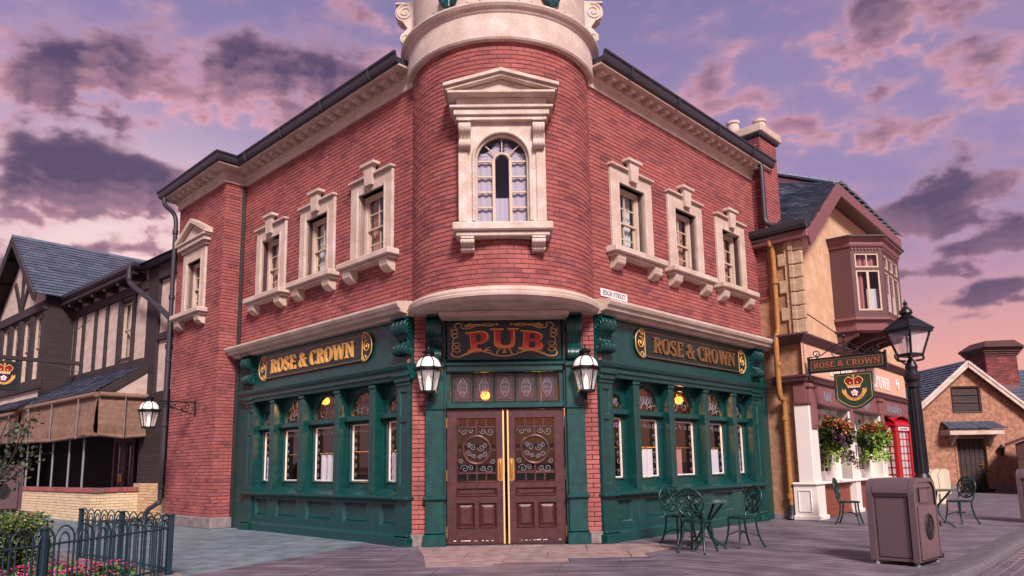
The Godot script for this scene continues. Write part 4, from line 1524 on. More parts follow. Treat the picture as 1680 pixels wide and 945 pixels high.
func door_leaf(pub: Node3D, f: Transform3D, s: float) -> void:
	var d := mb(f)
	var z := -0.02
	var R := func(u0: float, u1: float, y0: float, y1: float) -> Array:
		return hole(s, u0, u1, y0, y1)
	var outer: Array = R.call(0.03, 0.96, 0.03, 2.18)
	var glass_h: Array = R.call(0.17, 0.78, 1.02, 2.03)
	var slot: Array = R.call(0.165, 0.79, 0.79, 0.9)
	var p1: Array = R.call(0.175, 0.43, 0.29, 0.665)
	var p2: Array = R.call(0.53, 0.79, 0.29, 0.665)
	d.sheet(outer[0], outer[1], outer[2], outer[3], z, [glass_h, slot, p1, p2])
	d.reveals(outer, z, z - 0.06)
	d.reveals(glass_h, z, z - 0.05)
	d.sunk(slot, z, 0.02, 0.02, 0.015)
	d.sunk(p1, z, 0.03, 0.02, 0.04)
	d.sunk(p2, z, 0.03, 0.02, 0.04)
	for h in [glass_h, slot, p1, p2]:
		d.bead(h, z, 0.02, 0.013)
	var door := obj("door", d, M.maroon, pub)
	# lattice of bars round a ring
	var l := mb(f)
	var g0: float = glass_h[0]
	var g1: float = glass_h[1]
	var c := (g0 + g1) / 2
	var b := 0.014
	var zz := z - 0.035
	for y in [1.15, 1.9]:
		l.box(g0, g1, y - b, y + b, zz, z + 0.004)
	for k in [1, 2, 3]:
		var x := lerpf(g0, g1, k / 4.0)
		l.box(x - b * 0.8, x + b * 0.8, 1.02, 1.14, zz, z)
		l.box(x - b * 0.8, x + b * 0.8, 1.91, 2.03, zz, z)
	l.box(c - b, c + b, 1.16, 1.3, zz, z)
	l.box(c - b, c + b, 1.73, 1.89, zz, z)
	l.box(g0, c - 0.22, 1.52 - b, 1.52 + b, zz, z)
	l.box(c + 0.22, g1, 1.52 - b, 1.52 + b, zz, z)
	var ring := []
	for v in arc(c, 1.52, 0.225, 0, 345, 23):
		ring.append(Vector3(v.x, v.y, z - 0.012))
	l.tube(ring, 0.026, 8, -1, true)
	obj("lattice", l, M.maroon, door)
	var gp := mb(f)
	gp.sheet(g0, g1, 1.02, 2.03, z - 0.03, [])
	obj("pane", gp, M.pane, door)
	var e := mb(f)
	for sx in [-1.0, 1.0]:
		for q in [[0.07, 1.56, 0.06], [0.13, 1.46, 0.05], [0.05, 1.42, 0.04], [0.13, 1.6, 0.045], [0.2, 1.22, 0.07], [0.1, 1.23, 0.05], [0.22, 1.82, 0.07], [0.26, 1.34, 0.045], [0.1, 1.83, 0.05]]:
			var pts := []
			for v in spiral(Vector2.ZERO, q[2], 0.008, PI, PI + sx * 8.5, 16):
				pts.append(Vector3(c + sx * q[0] + v.x, q[1] + v.y, z - 0.026))
			e.tube(pts, 0.005, 4)
	obj("etched_scroll", e, M.etched, door)
	# brass: meeting edge, pull handle on a plate, hinges
	var m := mb(f)
	m.box(s * 0.025, s * 0.05, 0.03, 2.18, z - 0.04, z + 0.006)
	obj("brass_edge", m, M.brass_pale, door)
	m = mb(f)
	var x := s * 0.09
	var plate := PackedVector2Array()
	plate.append_array(arc(x, 1.34, 0.045, 0, 180, 8))
	plate.append_array(arc(x, 1.06, 0.045, 180, 360, 8))
	m.prism(plate, z, z + 0.01)
	m.tube(smooth([Vector3(x, 1.33, z + 0.01), Vector3(x, 1.32, z + 0.05), Vector3(x, 1.25, z + 0.06), Vector3(x, 1.15, z + 0.06), Vector3(x, 1.08, z + 0.05), Vector3(x, 1.07, z + 0.01)], 4), 0.014, 8)
	obj("handle", m, M.brass, door)
	for y in [0.2, 1.1, 1.95]:
		m = mb(f)
		m.tube([Vector3(s * 0.963, y - 0.07, z + 0.012), Vector3(s * 0.963, y + 0.1, z + 0.012)], 0.012, 8)
		obj("hinge", m, M.brass, door)
	# chipped paint along the foot
	m = mb(f)
	for i in 9:
		var xx := s * rng.randf_range(0.2, 0.85)
		m.sheet(xx - rng.randf_range(0.005, 0.03), xx + rng.randf_range(0.005, 0.03), 0.075, 0.079 + rng.randf() * 0.01, z + 0.003, [])
	obj("paint_chip", m, M.paint_white, door)

func pub_inside(pub: Node3D) -> void:
	var r := mb()
	var pts := [Vector2(-1.5, -12.1), Vector2(-6.0, -16.6), Vector2(-6.0, -17.2), Vector2(6.0, -17.2), Vector2(6.0, -16.6), Vector2(1.5, -12.1)]
	var poly := PackedVector2Array(pts)
	var ix := Geometry2D.triangulate_polygon(poly)
	for y in [0.012, 3.3, 8.1]:
		for i in range(0, ix.size(), 3):
			r.tri(Vector3(pts[ix[i]].x, y, pts[ix[i]].y), Vector3(pts[ix[i + 1]].x, y, pts[ix[i + 1]].y), Vector3(pts[ix[i + 2]].x, y, pts[ix[i + 2]].y))
	obj("inner_floor", r, M.room_floor, pub)
	var b := mb()
	b.box(-6.3, 6.3, 0.0, 8.2, -17.4, -17.2)
	b.box(-6.3, -6.0, 0.0, 8.2, -17.2, -16.3)
	b.box(6.0, 6.3, 0.0, 8.2, -17.2, -16.3)
	obj("inner_wall", b, M.room_wood, pub)
	# back bar: panelled counter, shelves, dado
	var c := mb()
	c.bbox(-3.2, 3.2, 0.012, 1.1, -15.6, -15.0, 0.02)
	c.bbox(-3.3, 3.3, 1.1, 1.16, -15.7, -14.9, 0.02)
	for i in 8:
		c.bead([-3.1 + i * 0.78, -2.42 + i * 0.78, 0.2, 0.95], -15.0, 0.03, 0.02)
	obj("bar_counter", c, M.room_wood, pub)
	var sh := mb()
	for y in [1.3, 1.75, 2.2]:
		sh.box(-3.0, 3.0, y, y + 0.04, -17.2, -16.9)
	for i in 5:
		sh.box(-3.0 + i * 1.48, -2.92 + i * 1.48, 1.0, 2.7, -17.2, -16.88)
	obj("bar_shelf", sh, M.room_wood, pub)
	var pn := mb()
	pn.box(-5.9, 5.9, 2.2, 3.1, -17.19, -17.17)
	obj("inner_frieze", pn, M.room_cream, pub)

func pendant(label: String, at: Vector3, e: float) -> void:
	var t := thing("pendant_lamp", label, "lamp", at, "lit lamps inside the pub")
	var s := mb()
	s.ball(at, 0.085, 14)
	obj("lamp_globe", s, M.bulb, t)
	var c := mb()
	c.tube([at + Vector3(0, 0.08, 0), Vector3(at.x, 3.29, at.z)], 0.01, 6)
	c.lathe(at + Vector3(0, 0.06, 0), [Vector2(0.05, 0), Vector2(0.06, 0.05), Vector2(0.012, 0.08)], 12)
	obj("stem", c, M.brass, t)
	var l := OmniLight3D.new()
	l.name = "lamp_light"
	l.light_color = Color(1.0, 0.66, 0.36)
	l.light_energy = e
	l.light_size = 0.08
	l.omni_range = 30.0
	l.omni_attenuation = 2.0
	l.shadow_enabled = true
	t.add_child(l)

# ---- signs and lanterns on the pub
func letters(called: String, s: String, parent: Node3D, f: Transform3D, at: Vector3, size: float, depth: float, m: Material, stretch := Vector2.ONE, tilt := 0.0, serif := true, bold := true) -> void:
	var o := MeshInstance3D.new()
	o.name = called
	o.mesh = text(s, size, depth, serif, bold)
	o.material_override = m
	o.transform = (f * Transform3D(Basis(Vector3.BACK, tilt).scaled_local(Vector3(stretch.x, stretch.y, 1)), at)).translated(-origin_of(parent))
	parent.add_child(o, true)

func fascia_sign(label: String, f: Transform3D, c: float, gold: Material) -> void:
	var base := f * Vector3(c, 3.1, 0.03)
	var t := thing("fascia_sign", label, "sign", base, "gilded name boards over the shopfront")
	var y := 3.40
	var hw := 1.82
	var hh := 0.255
	var b := mb(f)
	b.bbox(c - hw, c + hw, y - hh, y + hh, 0.025, 0.06, 0.01)
	for s in [-1.0, 1.0]:
		var p := PackedVector2Array([Vector2(c + s * hw, y - hh * 0.95)])
		for k in 13:
			var a := -PI / 2 + PI * k / 12.0
			p.append(Vector2(c + s * (hw + 0.03 + cos(a) * 0.24), y + sin(a) * hh * 0.92))
		p.append(Vector2(c + s * hw, y + hh * 0.95))
		b.prism(p, 0.025, 0.058)
	obj("board", b, M.green_board, t)
	var e := mb(f)
	e.bead([c - hw + 0.035, c + hw - 0.035, y - hh + 0.035, y + hh - 0.035], 0.06, 0.012, 0.01)
	obj("gold_border", e, M.gold, t)
	for s in [-1.0, 1.0]:
		var g := mb(f)
		var z := 0.066
		var o := Vector2(c + s * (hw + 0.12), y)
		var pts := []
		for v in spiral(Vector2.ZERO, 0.11, 0.02, PI / 2, PI / 2 + 8.5, 24):
			pts.append(Vector3(o.x + s * v.x, o.y + v.y, z))
		g.tube(pts, 0.011, 6)
		for q in [-1.0, 1.0]:
			pts = []
			for v in spiral(Vector2.ZERO, 0.07, 0.012, 0, 7.5 * q, 18):
				pts.append(Vector3(o.x - s * 0.05 + s * v.x, o.y + q * 0.19 + v.y, z))
			g.tube(pts, 0.009, 6)
			g.tube(smooth([Vector3(c + s * (hw - 0.01), y + q * hh, z), Vector3(o.x, o.y + q * 0.24, z), Vector3(o.x + s * 0.12, o.y + q * 0.13, z), Vector3(o.x + s * 0.15, o.y, z)], 5), 0.010, 6)
		g.ball(Vector3(o.x - s * 0.01, o.y, z), 0.028, 8)
		obj("gilded_scroll", g, M.gold, t)
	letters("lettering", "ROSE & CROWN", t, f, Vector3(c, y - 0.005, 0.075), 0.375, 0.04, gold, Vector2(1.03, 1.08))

func make_pub_fittings() -> void:
	fascia_sign("green and gold name board left of the pub door, bright gold letters", FL, -3.2, M.gold)
	fascia_sign("green and gold name board right of the pub door, gold letters darkened for shade", FR, 3.2, M.gold_dark)  # same gold as the left board; shade is put into the letter colour
	pub_board()
	var t := thing("street_sign", "small white street nameplate on brick above the right shopfront cornice", "sign", FR * Vector3(0.6, 4.1, 0.02))
	var b := mb(FR)
	b.bbox(0.2, 0.97, 4.1, 4.235, 0.015, 0.03, 0.004)
	obj("plate", b, M.paint_white, t)
	letters("lettering", "HIGH STREET", t, FR, Vector3(0.585, 4.168, 0.031), 0.105, 0.004, M.ink, Vector2(0.92, 1.1))
	lantern("black wall lantern with white dome left of the maroon doors", FF, Vector3(-1.23, 2.45, 0.30), Vector3(-1.23, 2.6, 0.12))
	lantern("black wall lantern with white dome right of the maroon doors", FF, Vector3(1.31, 2.43, 0.30), Vector3(1.28, 2.6, 0.12))
	lantern("black lantern on scrolled iron arm by the timbered house", FL, Vector3(-7.5, 2.22, 1.5), Vector3(-7.5, 2.72, 0.49), true)
	pendant("warm pendant lamp behind the left shopfront's middle window", FL * Vector3(-3.52, 2.62, -0.5), 0.35)
	pendant("warm pendant lamp behind the right shopfront's middle window", FR * Vector3(3.4, 2.52, -0.5), 0.35)
	pendant("warm pendant lamp behind the glass above the pub doors", Vector3(-0.35, 2.52, -13.0), 0.45)
	for q in [[FL * Vector3(-2.2, 2.35, -1.9), "left shopfront"], [FR * Vector3(2.2, 2.35, -1.9), "right shopfront"]]:
		pendant("warm lamp hanging deep inside the pub behind the %s windows" % q[1], q[0], 0.4)
	pendant("warm lamp at the back of the bar, seen through the doors", Vector3(0.75, 2.3, -14.6), 0.45)

func pub_board() -> void:
	var f := FF
	var t := thing("pub_sign", "painted dark green board above the doors with red and gold lettering", "sign", f * Vector3(0, 3.0, 0.03))
	var b := mb(f)
	b.bbox(-0.95, 0.95, 3.0, 3.66, 0.012, 0.03, 0.005)
	obj("board", b, M.green_board, t)
	var z := 0.045
	for q in [["P", -0.44, 3.31, 0.11], ["U", 0.0, 3.36, 0.0], ["B", 0.45, 3.31, -0.11]]:
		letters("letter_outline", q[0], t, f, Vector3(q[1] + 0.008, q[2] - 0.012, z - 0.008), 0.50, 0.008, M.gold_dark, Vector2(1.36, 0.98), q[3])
		letters("letter_edge", q[0], t, f, Vector3(q[1], q[2], z - 0.004), 0.47, 0.01, M.gold_paint, Vector2(1.36, 0.98), q[3])
		letters("letter", q[0], t, f, Vector3(q[1], q[2], z), 0.42, 0.014, M.letter_fade, Vector2(1.36, 0.96), q[3])
	for s in [-1.0, 1.0]:
		var g := mb(f)
		var P := func(x: float, y: float) -> Vector3:
			return Vector3(s * x, y, 0.034)
		var r := 0.008
		# coils up the side
		var p := []
		for k in 46:
			var a := k / 45.0
			var an := a * TAU * 2.6 - 1.6
			p.append(P.call(0.80 + cos(an) * 0.075 * (1 - a * 0.3), 3.10 + a * 0.24 + sin(an) * 0.055))
		g.tube(p, r, 5)
		p = []
		for k in 36:
			var a := k / 35.0
			var an := a * TAU * 1.9 + 0.8
			p.append(P.call(0.83 + cos(an) * 0.055, 3.38 + a * 0.14 + sin(an) * 0.05))
		g.tube(p, r, 5)
		# top flourish
		g.tube(smooth([P.call(0.78, 3.52), P.call(0.83, 3.57), P.call(0.78, 3.62), P.call(0.70, 3.6), P.call(0.72, 3.55), P.call(0.6, 3.53), P.call(0.5, 3.57), P.call(0.58, 3.61), P.call(0.64, 3.56), P.call(0.45, 3.575), P.call(0.3, 3.61), P.call(0.17, 3.60)], 5), r, 5)
		g.tube(smooth([P.call(0.66, 3.58), P.call(0.45, 3.60), P.call(0.3, 3.575), P.call(0.16, 3.585)], 5), r, 5)
		p = []
		for v in spiral(Vector2(0.12, 3.595), 0.025, 0.008, 0, 6.0, 12):
			p.append(P.call(v.x, v.y))
		g.tube(p, 0.006, 5)
		# foot flourish with leaves
		g.tube(smooth([P.call(0.88, 3.13), P.call(0.86, 3.07), P.call(0.76, 3.055), P.call(0.62, 3.10), P.call(0.45, 3.155), P.call(0.3, 3.13), P.call(0.15, 3.08), P.call(0.0, 3.06)], 6), 0.011, 5)
		for q in [[0.6, 3.10, 0.5, 3.17, 0.4, 3.165], [0.34, 3.13, 0.29, 3.20, 0.22, 3.2], [0.36, 3.14, 0.27, 3.165, 0.2, 3.12], [0.13, 3.09, 0.09, 3.17, 0.0, 3.19], [0.7, 3.07, 0.6, 3.13, 0.55, 3.14]]:
			g.tube(smooth([P.call(q[0], q[1]), P.call(q[2], q[3]), P.call(q[4], q[5])], 5), 0.016, 5, 0.003)
		p = []
		for v in spiral(Vector2(0.02, 3.135), 0.03, 0.012, PI / 2, PI * 2, 10):
			p.append(P.call(v.x, v.y))
		g.tube(p, 0.008, 5)
		obj("gold_flourish", g, M.gold_paint, t)

# six-sided lantern: at = foot of the glass body, wall = where its arm is fixed, in the frame f
func lantern(label: String, f: Transform3D, at: Vector3, wall: Vector3, scroll := false) -> void:
	var t := thing("wall_lantern", label, "lantern", f * wall, "lanterns on the pub walls")
	var fr := mb(f)
	var a0 := PI / 6
	var rb := 0.125
	var rt := 0.205
	var h := 0.35
	fr.lathe(at, [Vector2(0.0, -0.035), Vector2(0.06, -0.035), Vector2(rb + 0.02, -0.015), Vector2(rb + 0.025, 0.02), Vector2(rb - 0.01, 0.02)], 6, a0, a0 + TAU)
	fr.lathe(at + Vector3(0, h, 0), [Vector2(rt - 0.01, -0.01), Vector2(rt + 0.01, -0.01), Vector2(rt + 0.045, 0.02), Vector2(rt + 0.045, 0.045), Vector2(rt, 0.06), Vector2(rt - 0.02, 0.05)], 6, a0, a0 + TAU)
	for k in 6:
		var a := a0 + TAU * k / 6
		var d := Vector3(sin(a), 0, cos(a))
		fr.tube([at + d * rb, at + d * rt + Vector3(0, h, 0)], 0.013, 5)
		var rib := []
		for i in 8:
			var q := i / 7.0
			rib.append(at + d * (rt * cos(q * 1.25) + 0.004) + Vector3(0, h + 0.05 + sin(q * 1.25) * 0.185, 0))
		fr.tube(rib, 0.011, 5)
	var y := h + 0.22
	fr.lathe(at, [Vector2(0.09, y), Vector2(0.07, y + 0.02), Vector2(0.065, y + 0.06), Vector2(0.1, y + 0.065), Vector2(0.105, y + 0.08), Vector2(0.06, y + 0.11), Vector2(0.02, y + 0.135), Vector2(0.012, y + 0.16), Vector2(0.02, y + 0.175), Vector2(0.0, y + 0.2)], 12)
	obj("frame", fr, M.iron, t)
	var dm := mb(f)
	var pr := []
	for i in 9:
		var q := i / 8.0 * 1.25
		pr.append(Vector2(rt * cos(q) - 0.004, h + 0.05 + sin(q) * 0.185))
	dm.lathe(at, pr, 24)
	obj("white_dome", dm, M.opal, t)
	for k in 6:
		var g := mb(f)
		var a := a0 + TAU * k / 6
		var b := a + TAU / 6
		var d := Vector3(sin(a), 0, cos(a))
		var e := Vector3(sin(b), 0, cos(b))
		g.quad(at + d * rb, at + e * rb, at + e * rt + Vector3(0, h, 0), at + d * rt + Vector3(0, h, 0))
		obj("pane", g, M.pane_lantern, t)
	var c := mb(f)
	c.lathe(at, [Vector2(0.036, 0.0), Vector2(0.034, 0.15), Vector2(0.03, 0.16), Vector2(0.034, 0.19), Vector2(0.022, 0.24), Vector2(0.0, 0.29)], 12)
	obj("candle_lamp", c, M.candle, t)
	var l := OmniLight3D.new()
	l.name = "lamp_light"
	l.position = f * (at + Vector3(0, 0.15, 0)) - t.position
	l.light_color = Color(1.0, 0.9, 0.78)
	l.light_energy = 0.014
	l.light_size = 0.03
	l.omni_range = 20.0
	l.omni_attenuation = 2.0
	l.shadow_enabled = true
	t.add_child(l)
	var br := mb(f)
	br.bbox(wall.x - 0.05, wall.x + 0.05, wall.y - 0.2, wall.y + 0.14, wall.z - 0.005, wall.z + 0.02)
	if scroll:
		br.tube([wall + Vector3(0, 0.1, 0.01), Vector3(at.x, wall.y + 0.1, at.z - 0.2)], 0.016, 6)
		br.tube([Vector3(at.x, wall.y + 0.1, at.z - 0.2), Vector3(at.x, at.y + h + 0.03, at.z - rt)], 0.014, 6)
		for q in [[0.25, 0.12, 1.0], [0.5, 0.09, -1.0], [0.7, 0.07, 1.0]]:
			var p := []
			for v in spiral(Vector2.ZERO, q[1], 0.015, PI / 2, PI / 2 + q[2] * 8.5, 22):
				p.append(Vector3(wall.x, wall.y + 0.09 - q[1] + v.y, wall.z + q[0] + v.x))
			br.tube(p, 0.011, 5)
		br.tube(smooth([wall + Vector3(0, -0.17, 0.02), wall + Vector3(0, -0.12, 0.25), wall + Vector3(0, 0.06, 0.75)], 6), 0.012, 5)
	else:
		br.tube(smooth([wall + Vector3(0, -0.1, 0.0), Vector3(at.x, at.y - 0.12, (wall.z + at.z) / 2), Vector3(at.x, at.y - 0.03, at.z)], 6), 0.022, 6)
		br.bbox(at.x - 0.02, at.x + 0.02, at.y + h, at.y + h + 0.04, wall.z, at.z - rt)
	obj("bracket", br, M.iron, t)

# a crown over a rose with a ribbon, on the plane z of f round (0, 0); s = size
func crest(t: Node3D, f: Transform3D, s: float, z: float) -> void:
	var c := mb(f)
	c.prism(PackedVector2Array([Vector2(-0.17, 0.13) * s, Vector2(0.17, 0.13) * s, Vector2(0.21, 0.30) * s, Vector2(0.12, 0.36) * s, Vector2(0, 0.28) * s, Vector2(-0.12, 0.36) * s, Vector2(-0.21, 0.30) * s]), z, z + 0.006)
	obj("crown_cap", c, M.crest_red, t)
	var g := mb(f)
	g.bbox(-0.19 * s, 0.19 * s, 0.09 * s, 0.15 * s, z, z + 0.014, 0.003)
	for k in [-1.0, 1.0]:
		g.tube(smooth([Vector3(k * 0.18 * s, 0.14 * s, z + 0.006), Vector3(k * 0.25 * s, 0.27 * s, z + 0.006), Vector3(k * 0.15 * s, 0.37 * s, z + 0.006), Vector3(0, 0.3 * s, z + 0.006)], 5), 0.016 * s, 5)
		for i in 4:
			g.ball(Vector3(k * (0.2 - i * 0.045) * s, (0.34 + sin(i * 1.0) * 0.05) * s, z + 0.006), 0.018 * s, 6)
		g.ball(Vector3(k * 0.1 * s, 0.2 * s, z + 0.006), 0.034 * s, 6)
	g.tube([Vector3(0, 0.15 * s, z + 0.006), Vector3(0, 0.44 * s, z + 0.006)], 0.018 * s, 5)
	g.tube([Vector3(-0.04 * s, 0.40 * s, z + 0.006), Vector3(0.04 * s, 0.40 * s, z + 0.006)], 0.014 * s, 5)
	obj("gold_crown", g, M.gold_paint, t)
	var e := mb(f)
	for i in 7:
		e.ball(Vector3((i - 3) * 0.05 * s, 0.075 * s, z + 0.004), 0.026 * s, 6)
	obj("ermine_trim", e, M.paint_white, t)
	var p := mb(f)
	p.lathe(Vector3.ZERO, [Vector2(0, 0)], 3)
	p.prism(arc(0, -0.1 * s, 0.15 * s, 0, 345, 23), z, z + 0.006)
	obj("rose_disc", p, M.crest_plum, t)
	var w := mb(f)
	for i in 5:
		var a := PI / 2 + TAU * i / 5
		w.ball(Vector3(cos(a) * 0.06 * s, (-0.1 + sin(a) * 0.06) * s, z + 0.006), 0.045 * s, 8)
	obj("rose_petals", w, M.paint_white, t)
	var h := mb(f)
	h.ball(Vector3(0, -0.1 * s, z + 0.02), 0.03 * s, 8)
	obj("rose_heart", h, M.gold_paint, t)
	var r := mb(f)
	var lo := PackedVector2Array()
	for i in 13:
		var a := lerpf(205, 335, i / 12.0)
		lo.append(Vector2(cos(deg_to_rad(a)) * 0.30 * s, (-0.02 + sin(deg_to_rad(a)) * 0.30) * s))
	for i in 13:
		var a := lerpf(335, 205, i / 12.0)
		lo.append(Vector2(cos(deg_to_rad(a)) * 0.21 * s, (-0.02 + sin(deg_to_rad(a)) * 0.21) * s))
	r.prism(lo, z, z + 0.006)
	for k in [-1.0, 1.0]:
		r.prism(PackedVector2Array([Vector2(k * 0.27, -0.16) * s, Vector2(k * 0.20, -0.10) * s, Vector2(k * 0.24, 0.04) * s, Vector2(k * 0.30, 0.0) * s, Vector2(k * 0.33, 0.06) * s, Vector2(k * 0.34, -0.06) * s]), z, z + 0.006)
	obj("ribbon", r, M.gold_paint, t)
	# motto on the ribbon, too small to read: short dark strokes
	var k2 := mb(f)
	for i in 11:
		if i == 3 or i == 7:
			continue
		var a := deg_to_rad(lerpf(218, 322, i / 10.0))
		var o := Vector3(cos(a) * 0.255 * s, (-0.02 + sin(a) * 0.255) * s, z + 0.007)
		k2.tube([o + Vector3(cos(a), sin(a), 0) * 0.025 * s, o - Vector3(cos(a), sin(a), 0) * 0.025 * s], 0.006 * s, 4)
	obj("motto", k2, M.crest_red, t)

# overlapping slates on the four-cornered slope eave a-b, ridge d-c; they go into m with a tint each
func slates(m: MB, a: Vector3, b: Vector3, c: Vector3, d: Vector3, wide: float, tall: float, dark := 0.65) -> void:
	var nrm := (b - a).cross(d - a).normalized()
	if nrm.y < 0:
		nrm = -nrm
	var rows := int(ceil((d - a).length() / tall))
	for r in rows:
		var f0 := float(r) / rows
		var f1 := minf(float(r + 1.25) / rows, 1.0)
		var l0 := a.lerp(d, f0)
		var r0 := b.lerp(c, f0)
		var l1 := a.lerp(d, f1)
		var r1 := b.lerp(c, f1)
		var n := maxi(int((r0 - l0).length() / wide), 1)
		for k in range(-1, n):
			var u0 := clampf((k + (0.5 if r % 2 else 0.0)) / n, 0, 1)
			var u1 := clampf((k + 1 + (0.5 if r % 2 else 0.0)) / n, 0, 1)
			if u1 - u0 < 0.02 / n or u0 >= 1.0:
				continue
			u1 -= 0.04 / n
			var lift := 0.036 + rng.randf() * 0.014
			var p := l0.lerp(r0, u0) + nrm * lift
			var q := l0.lerp(r0, u1) + nrm * (lift + rng.randf_range(-0.004, 0.004))
			var s := l1.lerp(r1, u1) + nrm * 0.006
			var t := l1.lerp(r1, u0) + nrm * 0.006
			var g := rng.randf_range(dark, 1.05)
			m.col = Color(g * rng.randf_range(0.95, 1.08), g, g * rng.randf_range(0.94, 1.06))
			m.quad(p, q, s, t)
			m.quad(p - nrm * 0.04, q - nrm * 0.04, q, p)
			m.quad(p - nrm * 0.03, p, t, t - nrm * 0.02)
	m.col = Color.WHITE

func beam(called: String, t: Node3D, f: Transform3D, u0: float, u1: float, y0: float, y1: float, w0: float, w1: float, m: Material) -> MeshInstance3D:
	var b := mb(f)
	b.bbox(-u1, -u0, y0, y1, w0, w1, 0.012)
	return obj(called, b, m, t)

# a bar of rectangular section between two points
func bar(m: MB, a: Vector3, b: Vector3, wide: float, deep: float, up := Vector3.UP) -> void:
	var d := (b - a).normalized()
	var s := d.cross(up).normalized()
	var v := s.cross(d)
	var old := m.xf
	m.xf = old * Transform3D(Basis(s, v, -d), a)
	m.bbox(-wide / 2, wide / 2, -deep / 2, deep / 2, -(b - a).length(), 0, 0.01)
	m.xf = old

var FT: Transform3D

func make_tudor() -> void:
	var an := deg_to_rad(48.0)
	var o := FL * Vector3(-9.7, 0, 0.1)
	FT = frame(o, Vector3(sin(an), 0, cos(an)), Vector3(-cos(an), 0, sin(an)))
	var f := FT
	var t := thing("timbered_house", "half-timbered plaster house with steep slate gable and brown canvas porch", "building", o)
	# plaster walls
	var p := mb(f)
	p.sheet(-8.1, 0.9, 3.2, 7.0, 0.0, [[-3.85, -3.05, 4.5, 6.25]], 0.25)
	p.box(-14.0, 0.9, 0, 7.0, -6.0, -0.9)
	obj("plaster_wall", p, M.plaster, t)
	var studs := [[0.05, 0.2, 3.2, 6.9], [1.22, 1.98, 0.95, 6.9], [2.86, 3.02, 4.3, 6.4], [3.88, 4.06, 4.3, 6.4], [4.9, 5.04, 4.3, 6.4], [5.82, 5.96, 4.3, 6.4], [6.85, 7.0, 4.3, 6.4], [7.6, 7.75, 4.3, 6.4]]
	for s in studs:
		beam("timber_post", t, f, s[0], s[1], s[2], s[3], -0.02, 0.07, M.timber)
	beam("timber_beam", t, f, 1.98, 8.1, 6.33, 6.6, -0.02, 0.09, M.timber)
	beam("timber_beam", t, f, 1.98, 8.1, 4.15, 4.38, -0.02, 0.1, M.timber)
	beam("timber_beam", t, f, -0.8, 1.22, 6.45, 6.9, -0.02, 0.12, M.timber)
	beam("timber_beam", t, f, -0.8, 1.22, 4.75, 4.95, -0.02, 0.08, M.timber)
	beam("timber_beam", t, f, -0.8, 1.6, 3.0, 3.35, -0.02, 0.1, M.timber)
	for i in 6:
		beam("rafter_end", t, f, 2.3 + i * 1.0, 2.42 + i * 1.0, 6.6, 6.85, 0.0, 0.4, M.timber)
	# window in the long wall
	var wf := mb(f)
	wf.rim([-3.87, -3.03, 4.48, 6.27], [-3.8, -3.1, 4.55, 6.2], 0.05, 0.0)
	var win := obj("window", wf, M.timber, t)
	glazing(win, f, [-3.8, -3.1, 4.55, 5.42], -0.12, 2, 1, 0.03, M.sash)
	glazing(win, f, [-3.8, -3.1, 5.38, 6.2], -0.09, 2, 1, 0.03, M.sash)
	var bk := mb(f)
	bk.sheet(-4.2, -2.7, 4.2, 6.5, -0.6, [])
	bk.reveals([-4.2, -2.7, 4.2, 6.5], -0.24, -0.6)
	obj("window_backing", bk, M.dark_room, win)
	# eaves: board, gutter, low main roof
	beam("eaves_board", t, f, 2.1, 8.6, 6.72, 6.86, 0.3, 0.44, M.timber)
	var g := mb(f)
	g.sweep([Vector2(0, 6.86), Vector2(0.1, 6.86), Vector2(0.16, 6.92), Vector2(0.17, 7.02), Vector2(0.14, 7.02), Vector2(0.02, 6.98)], [Vector2(-8.6, 0.36), Vector2(-2.1, 0.36), Vector2(-2.1, 0.12), Vector2(0.9, 0.12)])
	obj("gutter", g, M.gutter, t)
	var r := mb(f)
	r.quad(Vector3(-8.6, 6.97, 0.38), Vector3(0.9, 6.97, 0.38), Vector3(0.9, 7.6, -4.5), Vector3(-8.6, 7.6, -4.5))
	r.quad(Vector3(-8.6, 6.8, -6.0), Vector3(0.9, 6.8, -6.0), Vector3(0.9, 7.6, -4.5), Vector3(-8.6, 7.6, -4.5))
	obj("low_roof", r, M.gutter, t)
	# downpipe crossing the corner post to the pub's pier
	var pp := mb(f)
	pp.tube(smooth([Vector3(-2.2, 6.95, 0.5), Vector3(-2.2, 6.6, 0.5), Vector3(-2.1, 6.4, 0.45), Vector3(-1.0, 5.75, 0.3), Vector3(0.0, 5.2, 0.3), Vector3(0.12, 5.05, 0.3), Vector3(0.12, 3.0, 0.3), Vector3(0.12, 0.6, 0.3)]), 0.075, 10)
	for y in [4.4, 3.0, 1.6]:
		pp.lathe(Vector3(0.12, y, 0.3), [Vector2(0.075, -0.06), Vector2(0.1, -0.06), Vector2(0.1, 0.06), Vector2(0.075, 0.06)], 10)
	obj("downpipe", pp, M.gutter, t)
	tudor_wing(t, f)
	tudor_porch(t, f)
	crest_sign_left(f)

